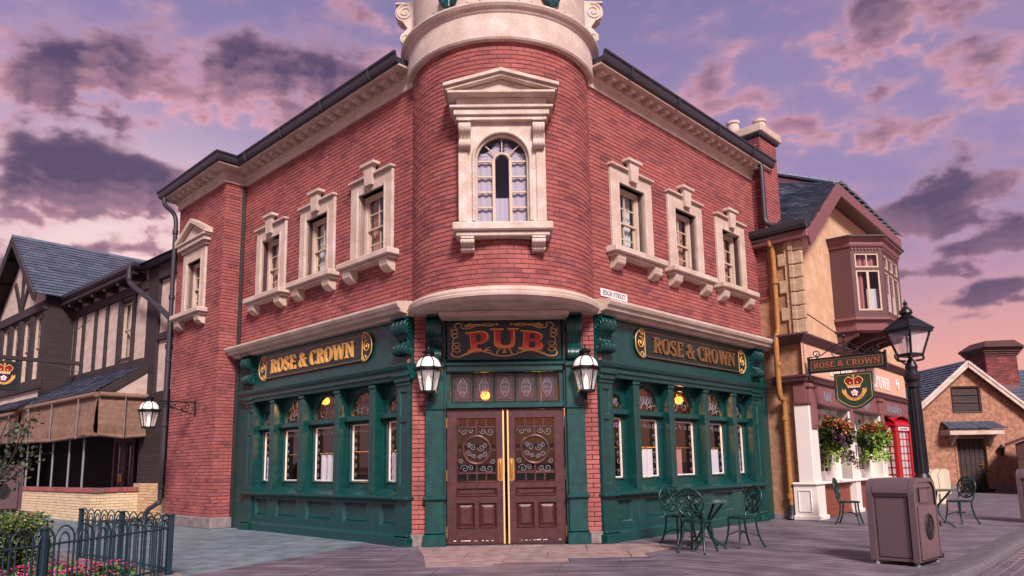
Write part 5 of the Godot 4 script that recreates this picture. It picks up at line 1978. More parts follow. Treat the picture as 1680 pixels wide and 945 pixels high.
func tudor_wing(t: Node3D, f: Transform3D) -> void:
	var w := 0.82
	var p := mb(f)
	var wins := [[-9.05, -8.3, 4.3, 6.5], [-10.25, -9.5, 4.3, 6.5], [-11.5, -10.75, 4.3, 6.5], [-12.7, -11.95, 4.3, 6.5]]
	p.sheet(-13.4, -8.04, 3.3, 7.15, w, wins, 0.15)
	p.tri(Vector3(-13.4, 7.15, w), Vector3(-8.04, 7.15, w), Vector3(-10.72, 9.35, w))
	p.quad(Vector3(-8.04, 3.3, 0), Vector3(-8.04, 3.3, w), Vector3(-8.04, 7.15, w), Vector3(-8.04, 7.15, -0.9))
	p.quad(Vector3(-13.4, 0, -1), Vector3(-13.4, 0, w), Vector3(-13.4, 7.15, w), Vector3(-13.4, 7.15, -1))
	p.quad(Vector3(-13.4, 3.3, w), Vector3(-8.04, 3.3, w), Vector3(-8.04, 3.3, -0.9), Vector3(-13.4, 3.3, -0.9))
	obj("plaster_gable", p, M.plaster, t)
	# boarded corner
	var q := mb(f)
	q.bbox(-8.06, -7.98, 3.3, 7.1, 0.0, w + 0.05, 0.01)
	obj("timber_boarding", q, M.timber, t)
	for u in [[8.02, 8.24], [9.1, 9.45], [10.3, 10.7], [11.55, 11.9], [12.75, 13.4]]:
		beam("timber_post", t, f, u[0], u[1], 4.1, 6.65, w - 0.02, w + 0.07, M.timber)
	beam("timber_beam", t, f, 7.95, 13.45, 6.55, 6.85, w - 0.02, w + 0.12, M.timber)
	beam("timber_beam", t, f, 7.95, 13.45, 3.95, 4.28, w - 0.02, w + 0.1, M.timber)
	for k in wins.size():
		var h: Array = wins[k]
		var wf := mb(f)
		wf.rim([h[0] - 0.02, h[1] + 0.02, h[2] - 0.02, h[3] + 0.02], [h[0] + 0.03, h[1] - 0.03, h[2] + 0.03, h[3] - 0.03], w + 0.05, w)
		var win := obj("window", wf, M.timber, t)
		glazing(win, f, [h[0] + 0.03, h[1] - 0.03, 5.38, h[3] - 0.03], w - 0.08, 2, 2, 0.025, M.sash)
		glazing(win, f, [h[0] + 0.03, h[1] - 0.03, h[2] + 0.03, 5.42], w - 0.11, 2, 2, 0.025, M.sash)
		var cu := mb(f)
		cu.sheet(h[0], h[1], 5.4, h[3], w - 0.2, [])
		obj("blind", cu, M.curtain, win)
		var bk := mb(f)
		bk.sheet(h[0] - 0.1, h[1] + 0.1, h[2] - 0.1, h[3] + 0.1, w - 0.5, [])
		bk.reveals([h[0] - 0.1, h[1] + 0.1, h[2] - 0.1, h[3] + 0.1], w - 0.14, w - 0.5)
		obj("window_backing", bk, M.dark_room, win)
	# curved braces in the gable
	for s in [-1.0, 1.0]:
		var b := mb(f)
		var pts := smooth([Vector3(-10.72 + s * 0.1, 6.9, w + 0.03), Vector3(-10.72 + s * 0.35, 7.3, w + 0.03), Vector3(-10.72 + s * 0.95, 8.05, w + 0.03)], 5)
		for i in pts.size() - 1:
			bar(b, pts[i], pts[i + 1], 0.2, 0.06, Vector3.BACK)
		obj("curved_brace", b, M.timber, t)
	beam("king_post", t, f, 10.62, 10.82, 6.86, 9.2, w - 0.01, w + 0.06, M.timber)
	# steep roof with slates, bargeboards on both verges
	var e := w + 0.45
	var apex := Vector3(-10.72, 9.55, e)
	var foot := 2.95
	var fy := 7.05
	var back := -9.0
	for s in [-1.0, 1.0]:
		var bb := mb(f)
		var a := Vector3(-10.72 + s * foot, fy, e)
		bar(bb, a + Vector3(0, -0.12, 0.02), apex + Vector3(0, -0.14, 0.02), 0.06, 0.3, Vector3.UP)
		# the little curl at the foot
		bar(bb, a + Vector3(0, -0.13, 0.02), a + Vector3(s * 0.22, -0.2, 0.02), 0.06, 0.3, Vector3.UP)
		obj("bargeboard", bb, M.timber, t)
		var deck := mb(f)
		deck.quad(a, Vector3(a.x, a.y, back), Vector3(apex.x, apex.y, back), apex)
		obj("roof_boarding", deck, M.timber, t)
		for i in 3:
			var y := 0.15 + i * 0.3
			var pu := mb(f)
			var c := a.lerp(apex, y)
			pu.bbox(c.x - 0.05, c.x + 0.05, c.y - 0.18, c.y - 0.04, w, e - 0.04)
			obj("purlin_end", pu, M.timber, t)
	var sl := mb(f)
	slates(sl, Vector3(-10.72 + foot + 0.12, fy - 0.08, e + 0.06), Vector3(-10.72 + foot + 0.12, fy - 0.08, back), Vector3(apex.x, apex.y + 0.02, back), apex + Vector3(0, 0.02, 0.06), 0.3, 0.21)
	slates(sl, Vector3(-10.72 - foot - 0.12, fy - 0.08, e + 0.06), Vector3(-10.72 - foot - 0.12, fy - 0.08, back), Vector3(apex.x, apex.y + 0.02, back), apex + Vector3(0, 0.02, 0.06), 0.5, 0.4)
	stuff("roof_slates", sl, M.slate, t)
	var rd := mb(f)
	var z := e + 0.06
	while z > back:
		rd.prism(PackedVector2Array([Vector2(apex.x - 0.14, apex.y - 0.08), Vector2(apex.x + 0.14, apex.y - 0.08), Vector2(apex.x, apex.y + 0.07)]), z - 0.38, z)
		z -= 0.4
	stuff("ridge_tiles", rd, M.slate, t)

func tudor_porch(t: Node3D, f: Transform3D) -> void:
	# lean-to roof of slates
	var x0 := -12.5
	var x1 := -1.66
	var d := mb(f)
	d.quad(Vector3(x0, 3.32, 1.3), Vector3(x1, 3.32, 1.3), Vector3(x1, 4.2, 0.0), Vector3(x0, 4.2, 0.0))
	d.tri(Vector3(x1, 3.1, 1.2), Vector3(x1, 3.1, 0), Vector3(x1, 4.15, 0))
	obj("porch_deck", d, M.plaster, t)
	var s := mb(f)
	slates(s, Vector3(x0, 3.32, 1.36), Vector3(x1 + 0.06, 3.32, 1.36), Vector3(x1 + 0.06, 4.22, 0.0), Vector3(x0, 4.22, 0.0), 0.34, 0.16)
	stuff("porch_slates", s, M.slate, t)
	var v := mb(f)
	bar(v, Vector3(x1, 3.2, 1.3), Vector3(x1, 4.12, 0.02), 0.08, 0.22)
	obj("bargeboard", v, M.timber, t)
	var b := mb(f)
	b.bbox(x1 - 0.12, x1 + 0.08, 3.0, 3.22, 0.0, 1.25)
	obj("timber_beam", b, M.timber, t)
	b = mb(f)
	b.bbox(x0, x1, 3.05, 3.25, 1.1, 1.26)
	obj("timber_beam", b, M.timber, t)
	# canvas blinds: sagging cloth on rollers, front, side and a further bay
	for q in [[Vector3(-7.9, 0, 1.28), Vector3(-1.6, 0, 1.28), 3.2, 2.24], [Vector3(-1.6, 0, 1.28), Vector3(-1.56, 0, 0.05), 3.2, 2.24], [Vector3(-12.4, 0, 1.28), Vector3(-8.15, 0, 1.28), 3.1, 2.3]]:
		var c := mb(f)
		var nx := 40
		var ny := 10
		var p0: Vector3 = q[0]
		var p1: Vector3 = q[1]
		var out := Vector3(-(p1 - p0).z, 0, (p1 - p0).x).normalized()
		var wv := func(i: int, j: int) -> Vector3:
			var a := float(i) / nx
			var e := float(j) / ny
			var L := (p1 - p0).length()
			var sag := sin(a * PI) * 0.06 * e
			var fold := 0.035 * sin(a * L * 2.1 + e * 3.0) * e + 0.02 * sin(a * L * 5.3 - e * 4.5 + 1.0) * e * e + 0.03 * exp(-pow((e - 0.8 + 0.08 * sin(a * L * 2.6)) * 9.0, 2.0))
			return p0.lerp(p1, a) + Vector3(0, lerpf(q[2], q[3], e) - sag, 0) + out * (fold + 0.02 + e * 0.05)
		for i in nx:
			for j in ny:
				var g := []
				var nn := []
				for k in [[0, 1], [1, 1], [1, 0], [0, 0]]:
					var ii: int = i + k[0]
					var jj: int = j + k[1]
					g.append(wv.call(ii, jj))
					var du: Vector3 = wv.call(ii + 1, jj) - wv.call(ii - 1, jj)
					var dv: Vector3 = wv.call(ii, jj - 1) - wv.call(ii, jj + 1)
					nn.append(du.cross(dv).normalized())
				c.nquad(g[0], g[1], g[2], g[3], nn[0], nn[1], nn[2], nn[3])
		var cv := obj("canvas_blind", c, M.canvas, t)
		var rl := mb(f)
		rl.tube([wv.call(0, ny) + Vector3(0, -0.02, 0), wv.call(nx / 2, ny) + Vector3(0, -0.02, 0), wv.call(nx, ny) + Vector3(0, -0.02, 0)], 0.05, 10)
		obj("roller", rl, M.canvas, cv)
		var n := 3 if (p1 - p0).length() > 3 else 1
		for k in n:
			var st := mb(f)
			var a := p0.lerp(p1, (k + 0.5) / n) + out * 0.13
			st.bbox(a.x - 0.02, a.x + 0.02, q[3] - 0.1, q[2], a.z - 0.01, a.z + 0.01, 0.004)
			obj("metal_strap", st, M.steel, cv)
		var hem := mb(f)
		hem.tube([p0 + Vector3(0, q[2] + 0.05, 0) + out * 0.06, p1 + Vector3(0, q[2] + 0.05, 0) + out * 0.06], 0.07, 8)
		obj("rolled_edge", hem, M.canvas, cv)
	# low cream brick wall with red coping
	var w := mb(f)
	w.box(-7.75, -1.66, 0, 0.74, 1.02, 1.26)
	w.box(-1.9, -1.66, 0, 0.74, 0.0, 1.02)
	w.box(-2.0, -0.3, 0, 0.95, -0.3, 0.13)
	obj("low_wall", w, M.cream_mortar, t)
	var cb := []
	var pal := [Color(1, 1, 1), Color(1.05, 1.02, 0.98), Color(0.92, 0.9, 0.86)]
	lay(cb, f, -7.75, -1.66, 0.0, 0.74, 1.26, [], pal)
	lay(cb, f * frame(Vector3(-1.66, 0, 0), Vector3(0, 0, -1), Vector3(1, 0, 0)), -1.26, -0.13, 0.0, 0.74, 0.0, [], pal)
	lay(cb, f, -1.62, -0.3, 0.0, 0.95, 0.13, [], [Color(0.92, 0.78, 0.66), Color(0.85, 0.7, 0.58)])
	emit_bricks(cb, t, M.cream_brick, 300)
	var kp := []
	lay(kp, f, -7.8, -1.6, 0.74, 0.86, 1.29, [], BRICKS_RED, 0.11, 0.12, 0.012)
	lay(kp, f * frame(Vector3(-1.62, 0, 0), Vector3(0, 0, -1), Vector3(1, 0, 0)), -1.3, 0.0, 0.74, 0.86, 0.0, [], BRICKS_RED, 0.11, 0.12, 0.012)
	var cp := mb(f)
	cp.box(-7.8, -1.6, 0.741, 0.855, 0.98, 1.29)
	cp.box(-1.95, -1.62, 0.741, 0.855, 0.0, 0.98)
	obj("coping", cp, M.mortar, t)
	emit_bricks(kp, t, M.brick, 120, "coping_brick")
	beam("timber_post", t, f, 0.5, 1.6, 0.95, 3.0, -0.2, 0.1, M.timber)
	# shaded porch: back wall, double door with leaded lights, windows
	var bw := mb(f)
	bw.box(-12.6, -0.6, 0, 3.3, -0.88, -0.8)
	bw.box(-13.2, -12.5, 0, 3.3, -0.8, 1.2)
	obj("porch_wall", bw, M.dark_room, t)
	var fl := mb(f)
	fl.box(-12.6, -0.6, 0.0, 0.05, -0.8, 1.0)
	obj("porch_floor", fl, M.room_floor, t)
	for k in 2:
		var dr := mb(f)
		var xa := -5.6 + k * 0.82
		dr.sheet(xa, xa + 0.8, 0.06, 2.35, -0.62, [[xa + 0.2, xa + 0.6, 0.85, 2.1]], 0.05)
		dr.bead([xa + 0.2, xa + 0.6, 0.85, 2.1], -0.62, 0.03, 0.02)
		var door := obj("door", dr, M.mauve_dark, t)
		var le := mb(f)
		for i in 6:
			for j in 2:
				le.bead([xa + 0.22 + j * 0.19, xa + 0.39 + j * 0.19, 0.87 + i * 0.205, 1.05 + i * 0.205], -0.645, 0.008, 0.006)
		obj("leaded_light", le, M.etched, door)
		var gp := mb(f)
		gp.sheet(xa + 0.2, xa + 0.6, 0.85, 2.1, -0.66, [])
		obj("pane", gp, M.pane_frost, door)
		var hd := mb(f)
		hd.tube([Vector3(xa + (0.74 if k == 0 else 0.06), 0.95, -0.57), Vector3(xa + (0.74 if k == 0 else 0.06), 1.2, -0.57)], 0.02, 6)
		obj("handle", hd, M.brass, door)
	for xa in [-3.5, -2.6, -1.75]:
		var wn := mb(f)
		wn.rim([xa, xa + 0.55, 0.95, 2.5], [xa + 0.06, xa + 0.49, 1.01, 2.44], -0.72, -0.76)
		wn.bbox(xa + 0.25, xa + 0.29, 1.0, 2.44, -0.77, -0.73, 0.005)
		wn.bbox(xa + 0.06, xa + 0.49, 1.9, 1.94, -0.77, -0.731, 0.005)
		var wo := obj("porch_window", wn, M.rust, t)
		var gp := mb(f)
		gp.sheet(xa + 0.06, xa + 0.49, 1.01, 2.44, -0.76, [])
		obj("pane", gp, M.pane, wo)
	for u in [7.7, 6.5, 5.35, 4.0, 2.9]:
		var rod := mb(f)
		rod.tube([Vector3(-u, 0.85, 1.1), Vector3(-u, 3.05, 1.1)], 0.03, 8)
		rod.ball(Vector3(-u, 2.1, 1.1), 0.045, 8)
		obj("porch_rod", rod, M.steel, t)

func shield(s: float) -> PackedVector2Array:
	var p := PackedVector2Array([Vector2(-0.5, 0.5) * s, Vector2(0.5, 0.5) * s, Vector2(0.5, -0.2) * s])
	for i in 7:
		var a := i / 6.0
		p.append(Vector2(lerpf(0.48, 0.0, a), -0.24 - 0.26 * sin(a * PI / 2)) * s)
	for i in range(1, 7):
		var a := i / 6.0
		p.append(Vector2(-lerpf(0.0, 0.48, a), -0.5 + 0.26 * (1 - cos(a * PI / 2))) * s)
	p.append(Vector2(-0.5, -0.2) * s)
	return p

func crest_sign_left(f: Transform3D) -> void:
	# board across the wall: its face looks along the wall towards the pub
	var at := f * Vector3(-6.9, 4.72, 0.05)
	var t := thing("hanging_sign", "dark square hanging sign with crown and rose on beam, at left edge", "sign", at)
	var b := mb(f)
	b.bbox(-6.96, -6.84, 4.66, 4.78, 0.0, 2.9, 0.01)
	obj("bracket_beam", b, M.timber, t)
	b = mb(f)
	b.tube([Vector3(-6.9, 4.75, 1.3), Vector3(-6.4, 6.1, 0.02)], 0.012, 5)
	b.tube([Vector3(-6.9, 4.68, 1.2), Vector3(-6.2, 4.3, 0.02)], 0.012, 5)
	obj("stay_rod", b, M.iron, t)
	for w in [1.82, 2.42]:
		var h := mb(f)
		h.tube([Vector3(-6.9, 4.55, w), Vector3(-6.9, 5.0, w)], 0.025, 6)
		obj("hanger", h, M.iron, t)
	var s := f * frame(Vector3(-6.9, 4.17, 2.12), Vector3(0, 0, -1), Vector3(1, 0, 0))
	var d := mb(s)
	d.bbox(-0.42, 0.42, -0.44, 0.44, -0.04, 0.04, 0.01)
	obj("board", d, M.crest_navy, t)
	var e := mb(s)
	e.bead([-0.37, 0.37, -0.39, 0.39], 0.04, 0.03, 0.012)
	obj("green_border", e, M.crest_green, t)
	crest(t, s, 0.86, 0.045)

var FS: Transform3D

func make_shop() -> void:
	var an := deg_to_rad(41.5)
	var o := Vector3(6.589, 0, -15.537)
	FS = frame(o, Vector3(sin(an), 0, -cos(an)), Vector3(cos(an), 0, sin(an)))
	var f := FS
	var t := thing("stucco_shop", "tan stucco shop with white columns, mauve shopfront, quoins and oriel window", "building", o)
	# walls: street front and the side that faces the pub
	var side := FR * frame(Vector3(6.3, 0, 0), Vector3(0, 0, 1), Vector3(-1, 0, 0))   # x = distance out from the pub's wall line
	var w := mb(f)
	w.prism(PackedVector2Array([Vector2(0.06, 3.9), Vector2(9.3, 3.9), Vector2(9.3, 8.1), Vector2(2.7, 8.1), Vector2(0.06, 6.25)]), -0.3, -0.12)
	w.quad(Vector3(9.3, 0, -4), Vector3(9.3, 0, -0.12), Vector3(9.3, 8.1, -0.12), Vector3(9.3, 8.1, -4))
	obj("front_wall", w, M.stucco_pale, t)
	w = mb(side)
	w.sheet(-0.6, 0.95, 0.0, 6.45, 0.0, [])
	obj("side_wall", w, M.stucco, t)
	w = mb(side)
	w.bbox(0.02, 1.0, 0.0, 0.12, 0.0, 0.02)
	obj("plinth", w, M.stone_grey, t)
	var cs := mb(f)
	cs.sheet(0.0, 9.3, 3.08, 3.86, -0.06, [])
	obj("sign_band", cs, M.sign_band, t)
	# mouldings running round the corner
	for q in [[2.93, 3.12, 0.12], [3.84, 4.04, 0.16]]:
		var m := mb(f)
		m.sweep([Vector2(-0.1, q[0]), Vector2(0.03, q[0]), Vector2(0.04, q[0] + 0.04), Vector2(0.08, q[0] + 0.06), Vector2(q[2] - 0.02, q[1] - 0.06), Vector2(q[2], q[1] - 0.04), Vector2(q[2], q[1]), Vector2(-0.1, q[1])], [Vector2(0.02, -0.75), Vector2(0.0, -0.08), Vector2(9.3, -0.08), Vector2(9.3, -3)])
		obj("string_course", m, M.mauve_dark, t)
	# quoins on the side corner, long and short by turns
	for i in 8:
		var y := 4.05 + i * 0.315
		var q := mb(side)
		var lo := 0.52 if i % 2 else 0.68
		q.bbox(lo, 1.075, y + 0.012, y + 0.303, -0.05, 0.05, 0.012)
		obj("quoin", q, M.quoin, t)
		q = mb(f)
		q.bbox(0.0, 0.3 if i % 2 else 0.14, y + 0.012, y + 0.303, -0.2, -0.095, 0.01)
		obj("quoin", q, M.quoin, t)
	# shopfront: deep bays between white columns
	var cols := [[0.0, 0.5], [2.85, 3.2], [5.65, 6.1]]
	for k in 3:
		var c: Array = cols[k]
		var m := mb(f)
		m.bbox(c[0], c[1], 0.8, 2.5, -0.32, 0.0, 0.01)
		m.bbox(c[0] - 0.06, c[1] + 0.06, 0.74, 0.8, -0.46, 0.08, 0.02)
		var h := [c[0] + 0.12, c[1] - 0.1, 0.22, 0.62]
		m.sheet(c[0] - 0.02, c[1] + 0.03, 0.1, 0.74, 0.04, [h])
		m.sunk(h, 0.04, 0.02, 0.02)
		m.box(c[0] - 0.02, c[1] + 0.03, 0.1, 0.741, -0.44, 0.038)
		m.bbox(c[0] - 0.06, c[1] + 0.07, 0.0, 0.1, -0.47, 0.09, 0.015)
		if k == 0:
			var sf := f * frame(Vector3(-0.021, 0, 0), Vector3(0, 0, 1), Vector3(-1, 0, 0))
			var s := mb(sf)
			s.bead([-0.33, -0.09, 0.2, 0.62], 0.0, 0.025, 0.02)
			obj("panel_moulding", s, M.white, t)
		obj("white_column", m, M.white, t)
		m = mb(f)
		m.bbox(c[0] + 0.1, c[1] - 0.06, 1.95, 2.5, -0.1, 0.04, 0.01)
		m.bead([c[0] + 0.17, c[1] - 0.13, 2.03, 2.42], 0.04, 0.02, 0.012)
		m.bbox(c[0] + 0.08, c[1] - 0.04, 2.5, 2.86, -0.1, 0.02, 0.01)
		m.bbox(c[0] + 0.04, c[1] + 0.0, 2.84, 2.94, -0.1, 0.06, 0.02)
		obj("pilaster_head", m, M.mauve, t)
	for k in 2:
		var x0: float = cols[k][1]
		var x1: float = cols[k + 1][0]
		shop_bay(t, f, x0, x1)
	# mauve fascia boards with small lettering
	var fb := mb(f)
	fb.box(0.0, 9.3, 2.5, 2.96, -0.3, -0.05)
	obj("fascia_board", fb, M.mauve, t)
	fb = mb(f)
	fb.bbox(-0.03, 9.33, 2.46, 2.52, -0.3, 0.03, 0.015)
	obj("fascia_rail", fb, M.mauve_dark, t)
	letters("lettering", "Old", t, f, Vector3(1.5, 2.72, -0.045), 0.3, 0.01, M.etched)
	letters("lettering", "Shoppe", t, f, Vector3(4.5, 2.72, -0.045), 0.28, 0.01, M.etched)
	letters("lettering", "Heraldry", t, f, Vector3(7.6, 2.72, -0.045), 0.34, 0.01, M.etched)
	letters("lettering", "House & the Crown", t, f, Vector3(4.6, 3.47, -0.05), 0.60, 0.01, M.paint_white, Vector2(0.95, 1.05))
	for x in [0.9, 8.3]:
		var b := mb(f)
		b.tube([Vector3(x, 3.35, -0.05), Vector3(x + 0.12, 3.45, -0.05), Vector3(x + 0.12, 3.6, -0.05), Vector3(x, 3.68, -0.05), Vector3(x - 0.12, 3.6, -0.05), Vector3(x - 0.12, 3.45, -0.05)], 0.015, 5, -1, true)
		b.ball(Vector3(x, 3.52, -0.045), 0.05, 8)
		obj("painted_badge", b, M.paint_white, t)
	# third bay: recessed entrance
	var en := mb(f)
	en.box(6.1, 9.3, 0, 2.5, -1.6, -1.5)
	en.quad(Vector3(6.1, 0, -1.5), Vector3(6.1, 0, -0.42), Vector3(6.1, 2.5, -0.42), Vector3(6.1, 2.5, -1.5))
	en.bbox(6.1, 9.3, 2.2, 2.46, -0.6, -0.35)
	en.bbox(8.9, 9.3, 0, 2.46, -1.5, -0.1)
	obj("entrance_recess", en, M.white, t)
	shop_roof(t, f, side)
	oriel(t, f)
	# ochre downpipe on the side wall
	var p := mb(side)
	p.tube(smooth([Vector3(0.42, 6.3, 0.16), Vector3(0.42, 6.15, 0.16), Vector3(0.44, 6.0, 0.09), Vector3(0.44, 4.5, 0.09), Vector3(0.44, 4.1, 0.12), Vector3(0.44, 3.9, 0.24), Vector3(0.44, 2.75, 0.24), Vector3(0.46, 2.6, 0.12), Vector3(0.46, 2.3, 0.09), Vector3(0.46, 0.3, 0.09)]), 0.06, 10)
	for y in [5.3, 3.4, 2.2, 0.5]:
		p.lathe(Vector3(0.45, y, 0.24 if y == 3.4 else 0.09), [Vector2(0.06, -0.05), Vector2(0.08, -0.05), Vector2(0.08, 0.05), Vector2(0.06, 0.05)], 10)
	obj("downpipe", p, M.ochre, t)
	p = mb(side)
	p.tube([Vector3(0.46, 0.32, 0.09), Vector3(0.46, 0.1, 0.1), Vector3(0.46, 0.0, 0.16)], 0.072, 10)
	obj("downpipe_shoe", p, M.gutter, t)
	shop_signs(f)
	for k in 2:
		basket("%s hanging basket of %s flowers by white columns" % ["left" if k == 0 else "right", "orange and purple" if k == 0 else "lime green and rust"], f * Vector3(1.45 if k == 0 else 4.6, 1.84, 0.08), k)
	phone_box()

func shop_bay(t: Node3D, f: Transform3D, x0: float, x1: float) -> void:
	var m := mb(f)
	var z := -0.27
	m.sheet(x0, x1, 0.8, 2.5, z, [[x0 + 0.12, x1 - 0.7, 0.95, 2.4]], 0.06)
	m.bbox(x1 - 0.62, x1 - 0.5, 0.8, 2.46, z - 0.01, z + 0.06, 0.01)
	for x in [x0, x1]:
		m.quad(Vector3(x, 0.8, z), Vector3(x, 0.8, -0.02), Vector3(x, 2.5, -0.02), Vector3(x, 2.5, z))
	m.quad(Vector3(x0, 2.46, z), Vector3(x1, 2.46, z), Vector3(x1, 2.46, -0.2), Vector3(x0, 2.46, -0.2))
	m.bbox(x0, x1, 0.74, 0.8, z, 0.03, 0.015)
	var win := obj("shop_window", m, M.white, t)
	glazing(win, f, [x0 + 0.12, x1 - 0.7, 0.95, 2.4], z - 0.04, 3, 4, 0.05, M.white_frame, 0.06)
	var cu := mb(f)
	drape(cu, x0 + 0.3, x0 + 0.9, 0.95, 1.7, z - 0.2, 4.0)
	drape(cu, x1 - 1.2, x1 - 0.7, 0.95, 1.7, z - 0.2, 4.0)
	obj("curtain", cu, M.curtain, win)
	var b := mb(f)
	b.sheet(x0, x1, 0.7, 2.5, z - 0.7, [])
	b.reveals([x0, x1, 0.7, 2.5], z - 0.05, z - 0.7)
	obj("window_backing", b, M.dark_room, win)
	var p := mb(f)
	var hs := []
	for i in 4:
		var a := lerpf(x0 + 0.1, x1 - 0.1, i / 4.0)
		hs.append([a + 0.05, lerpf(x0 + 0.1, x1 - 0.1, (i + 1) / 4.0) - 0.05, 0.22, 0.62])
	p.sheet(x0, x1, 0.0, 0.745, -0.1, hs)
	for h in hs:
		p.sunk(h, -0.1, 0.02, 0.025, 0.02)
	p.bbox(x0, x1, 0.0, 0.1, -0.2, -0.07)
	obj("panelled_stallriser", p, M.rust, t)

func shop_roof(t: Node3D, f: Transform3D, side: Transform3D) -> void:
	var e := 0.28
	var p1 := Vector3(0.28, 6.5, e)
	var p2 := Vector3(2.75, 8.22, e)
	var back := -6.0
	var k := 4.0
	var p3 := p2 + Vector3(k, k * 0.7, -k)
	var top_back := Vector3(p3.x, p3.y, back - 2.0)
	var d := mb(f)
	d.quad(p1 + Vector3(-0.35, -0.24, 0), p2, p3, Vector3(p1.x - 0.35, p1.y - 0.24, back))
	d.quad(p2, Vector3(9.0, 8.22, e), Vector3(9.0 - k * 0.2, p3.y, -k), p3)
	d.quad(Vector3(p1.x - 0.35, p1.y - 0.24, back), p3, Vector3(9.0 - k * 0.2, p3.y, -k), Vector3(9.0, 6.0, back - 3.0))
	d.tri(Vector3(9.0, 8.22, e), Vector3(9.0, 6.0, back - 3.0), Vector3(9.0 - k * 0.2, p3.y, -k))
	obj("roof_boarding", d, M.mauve_dark, t)
	var s := mb(f)
	var a := p1 + Vector3(-0.35, -0.22, 0.04)
	slates(s, Vector3(a.x, a.y, back), a, p2 + Vector3(0, 0.03, 0.04), p3 + Vector3(0, 0.03, -2.0), 0.3, 0.19)
	slates(s, p2 + Vector3(0, 0.03, 0.05), Vector3(9.0, 8.25, e + 0.05), Vector3(9.0 - k * 0.2, p3.y + 0.03, -k), p3 + Vector3(0, 0.03, 0), 0.45, 0.3)
	stuff("roof_slates", s, M.slate_pale, t)
	var h := mb(f)
	var n := 16
	for i in n:
		var q := p2.lerp(p3, float(i) / n) + Vector3(0, 0.03, 0)
		var r := p2.lerp(p3, (i + 0.96) / n) + Vector3(0, 0.03, 0)
		bar(h, q, r, 0.3, 0.07)
	stuff("hip_tiles", h, M.slate_pale, t)
	# boarded verge on the left and eaves board along the street
	var b := mb(f)
	bar(b, p1 + Vector3(-0.3, -0.36, 0.0), p2 + Vector3(-0.05, -0.16, 0.0), 0.07, 0.34)
	obj("bargeboard", b, M.mauve, t)
	b = mb(f)
	b.bbox(2.72, 9.0, 7.9, 8.2, e - 0.04, e + 0.02, 0.01)
	obj("eaves_board", b, M.mauve, t)
	b = mb(f)
	b.quad(Vector3(2.6, 7.92, -0.12), Vector3(9.0, 7.92, -0.12), Vector3(9.0, 7.92, e), Vector3(2.6, 7.92, e))
	obj("soffit", b, M.mauve_dark, t)
	# front wall up to the verge
	var w := mb(f)
	w.quad(Vector3(0.0, 3.9, -0.125), Vector3(0.06, 3.9, -0.125), Vector3(0.06, 6.4, -0.125), Vector3(0.0, 6.3, -0.125))
	obj("wall_edge", w, M.stucco_pale, t)
	# side eaves: dark gutter on a mauve board
	var g := mb(side)
	g.bbox(-0.2, 1.3, 6.16, 6.36, 0.0, 0.2, 0.02)
	obj("eaves_board", g, M.mauve, t)
	g = mb(side)
	g.sweep([Vector2(0.18, 6.36), Vector2(0.3, 6.36), Vector2(0.34, 6.42), Vector2(0.35, 6.52), Vector2(0.31, 6.52), Vector2(0.18, 6.46)], [Vector2(-0.3, 0.0), Vector2(1.32, 0.0)])
	obj("gutter", g, M.gutter, t)
	var c := mb(f)
	c.box(0.4, 9.2, 0, 6.1, -6.0, -1.75)
	obj("house_core", c, M.dark_room, t)

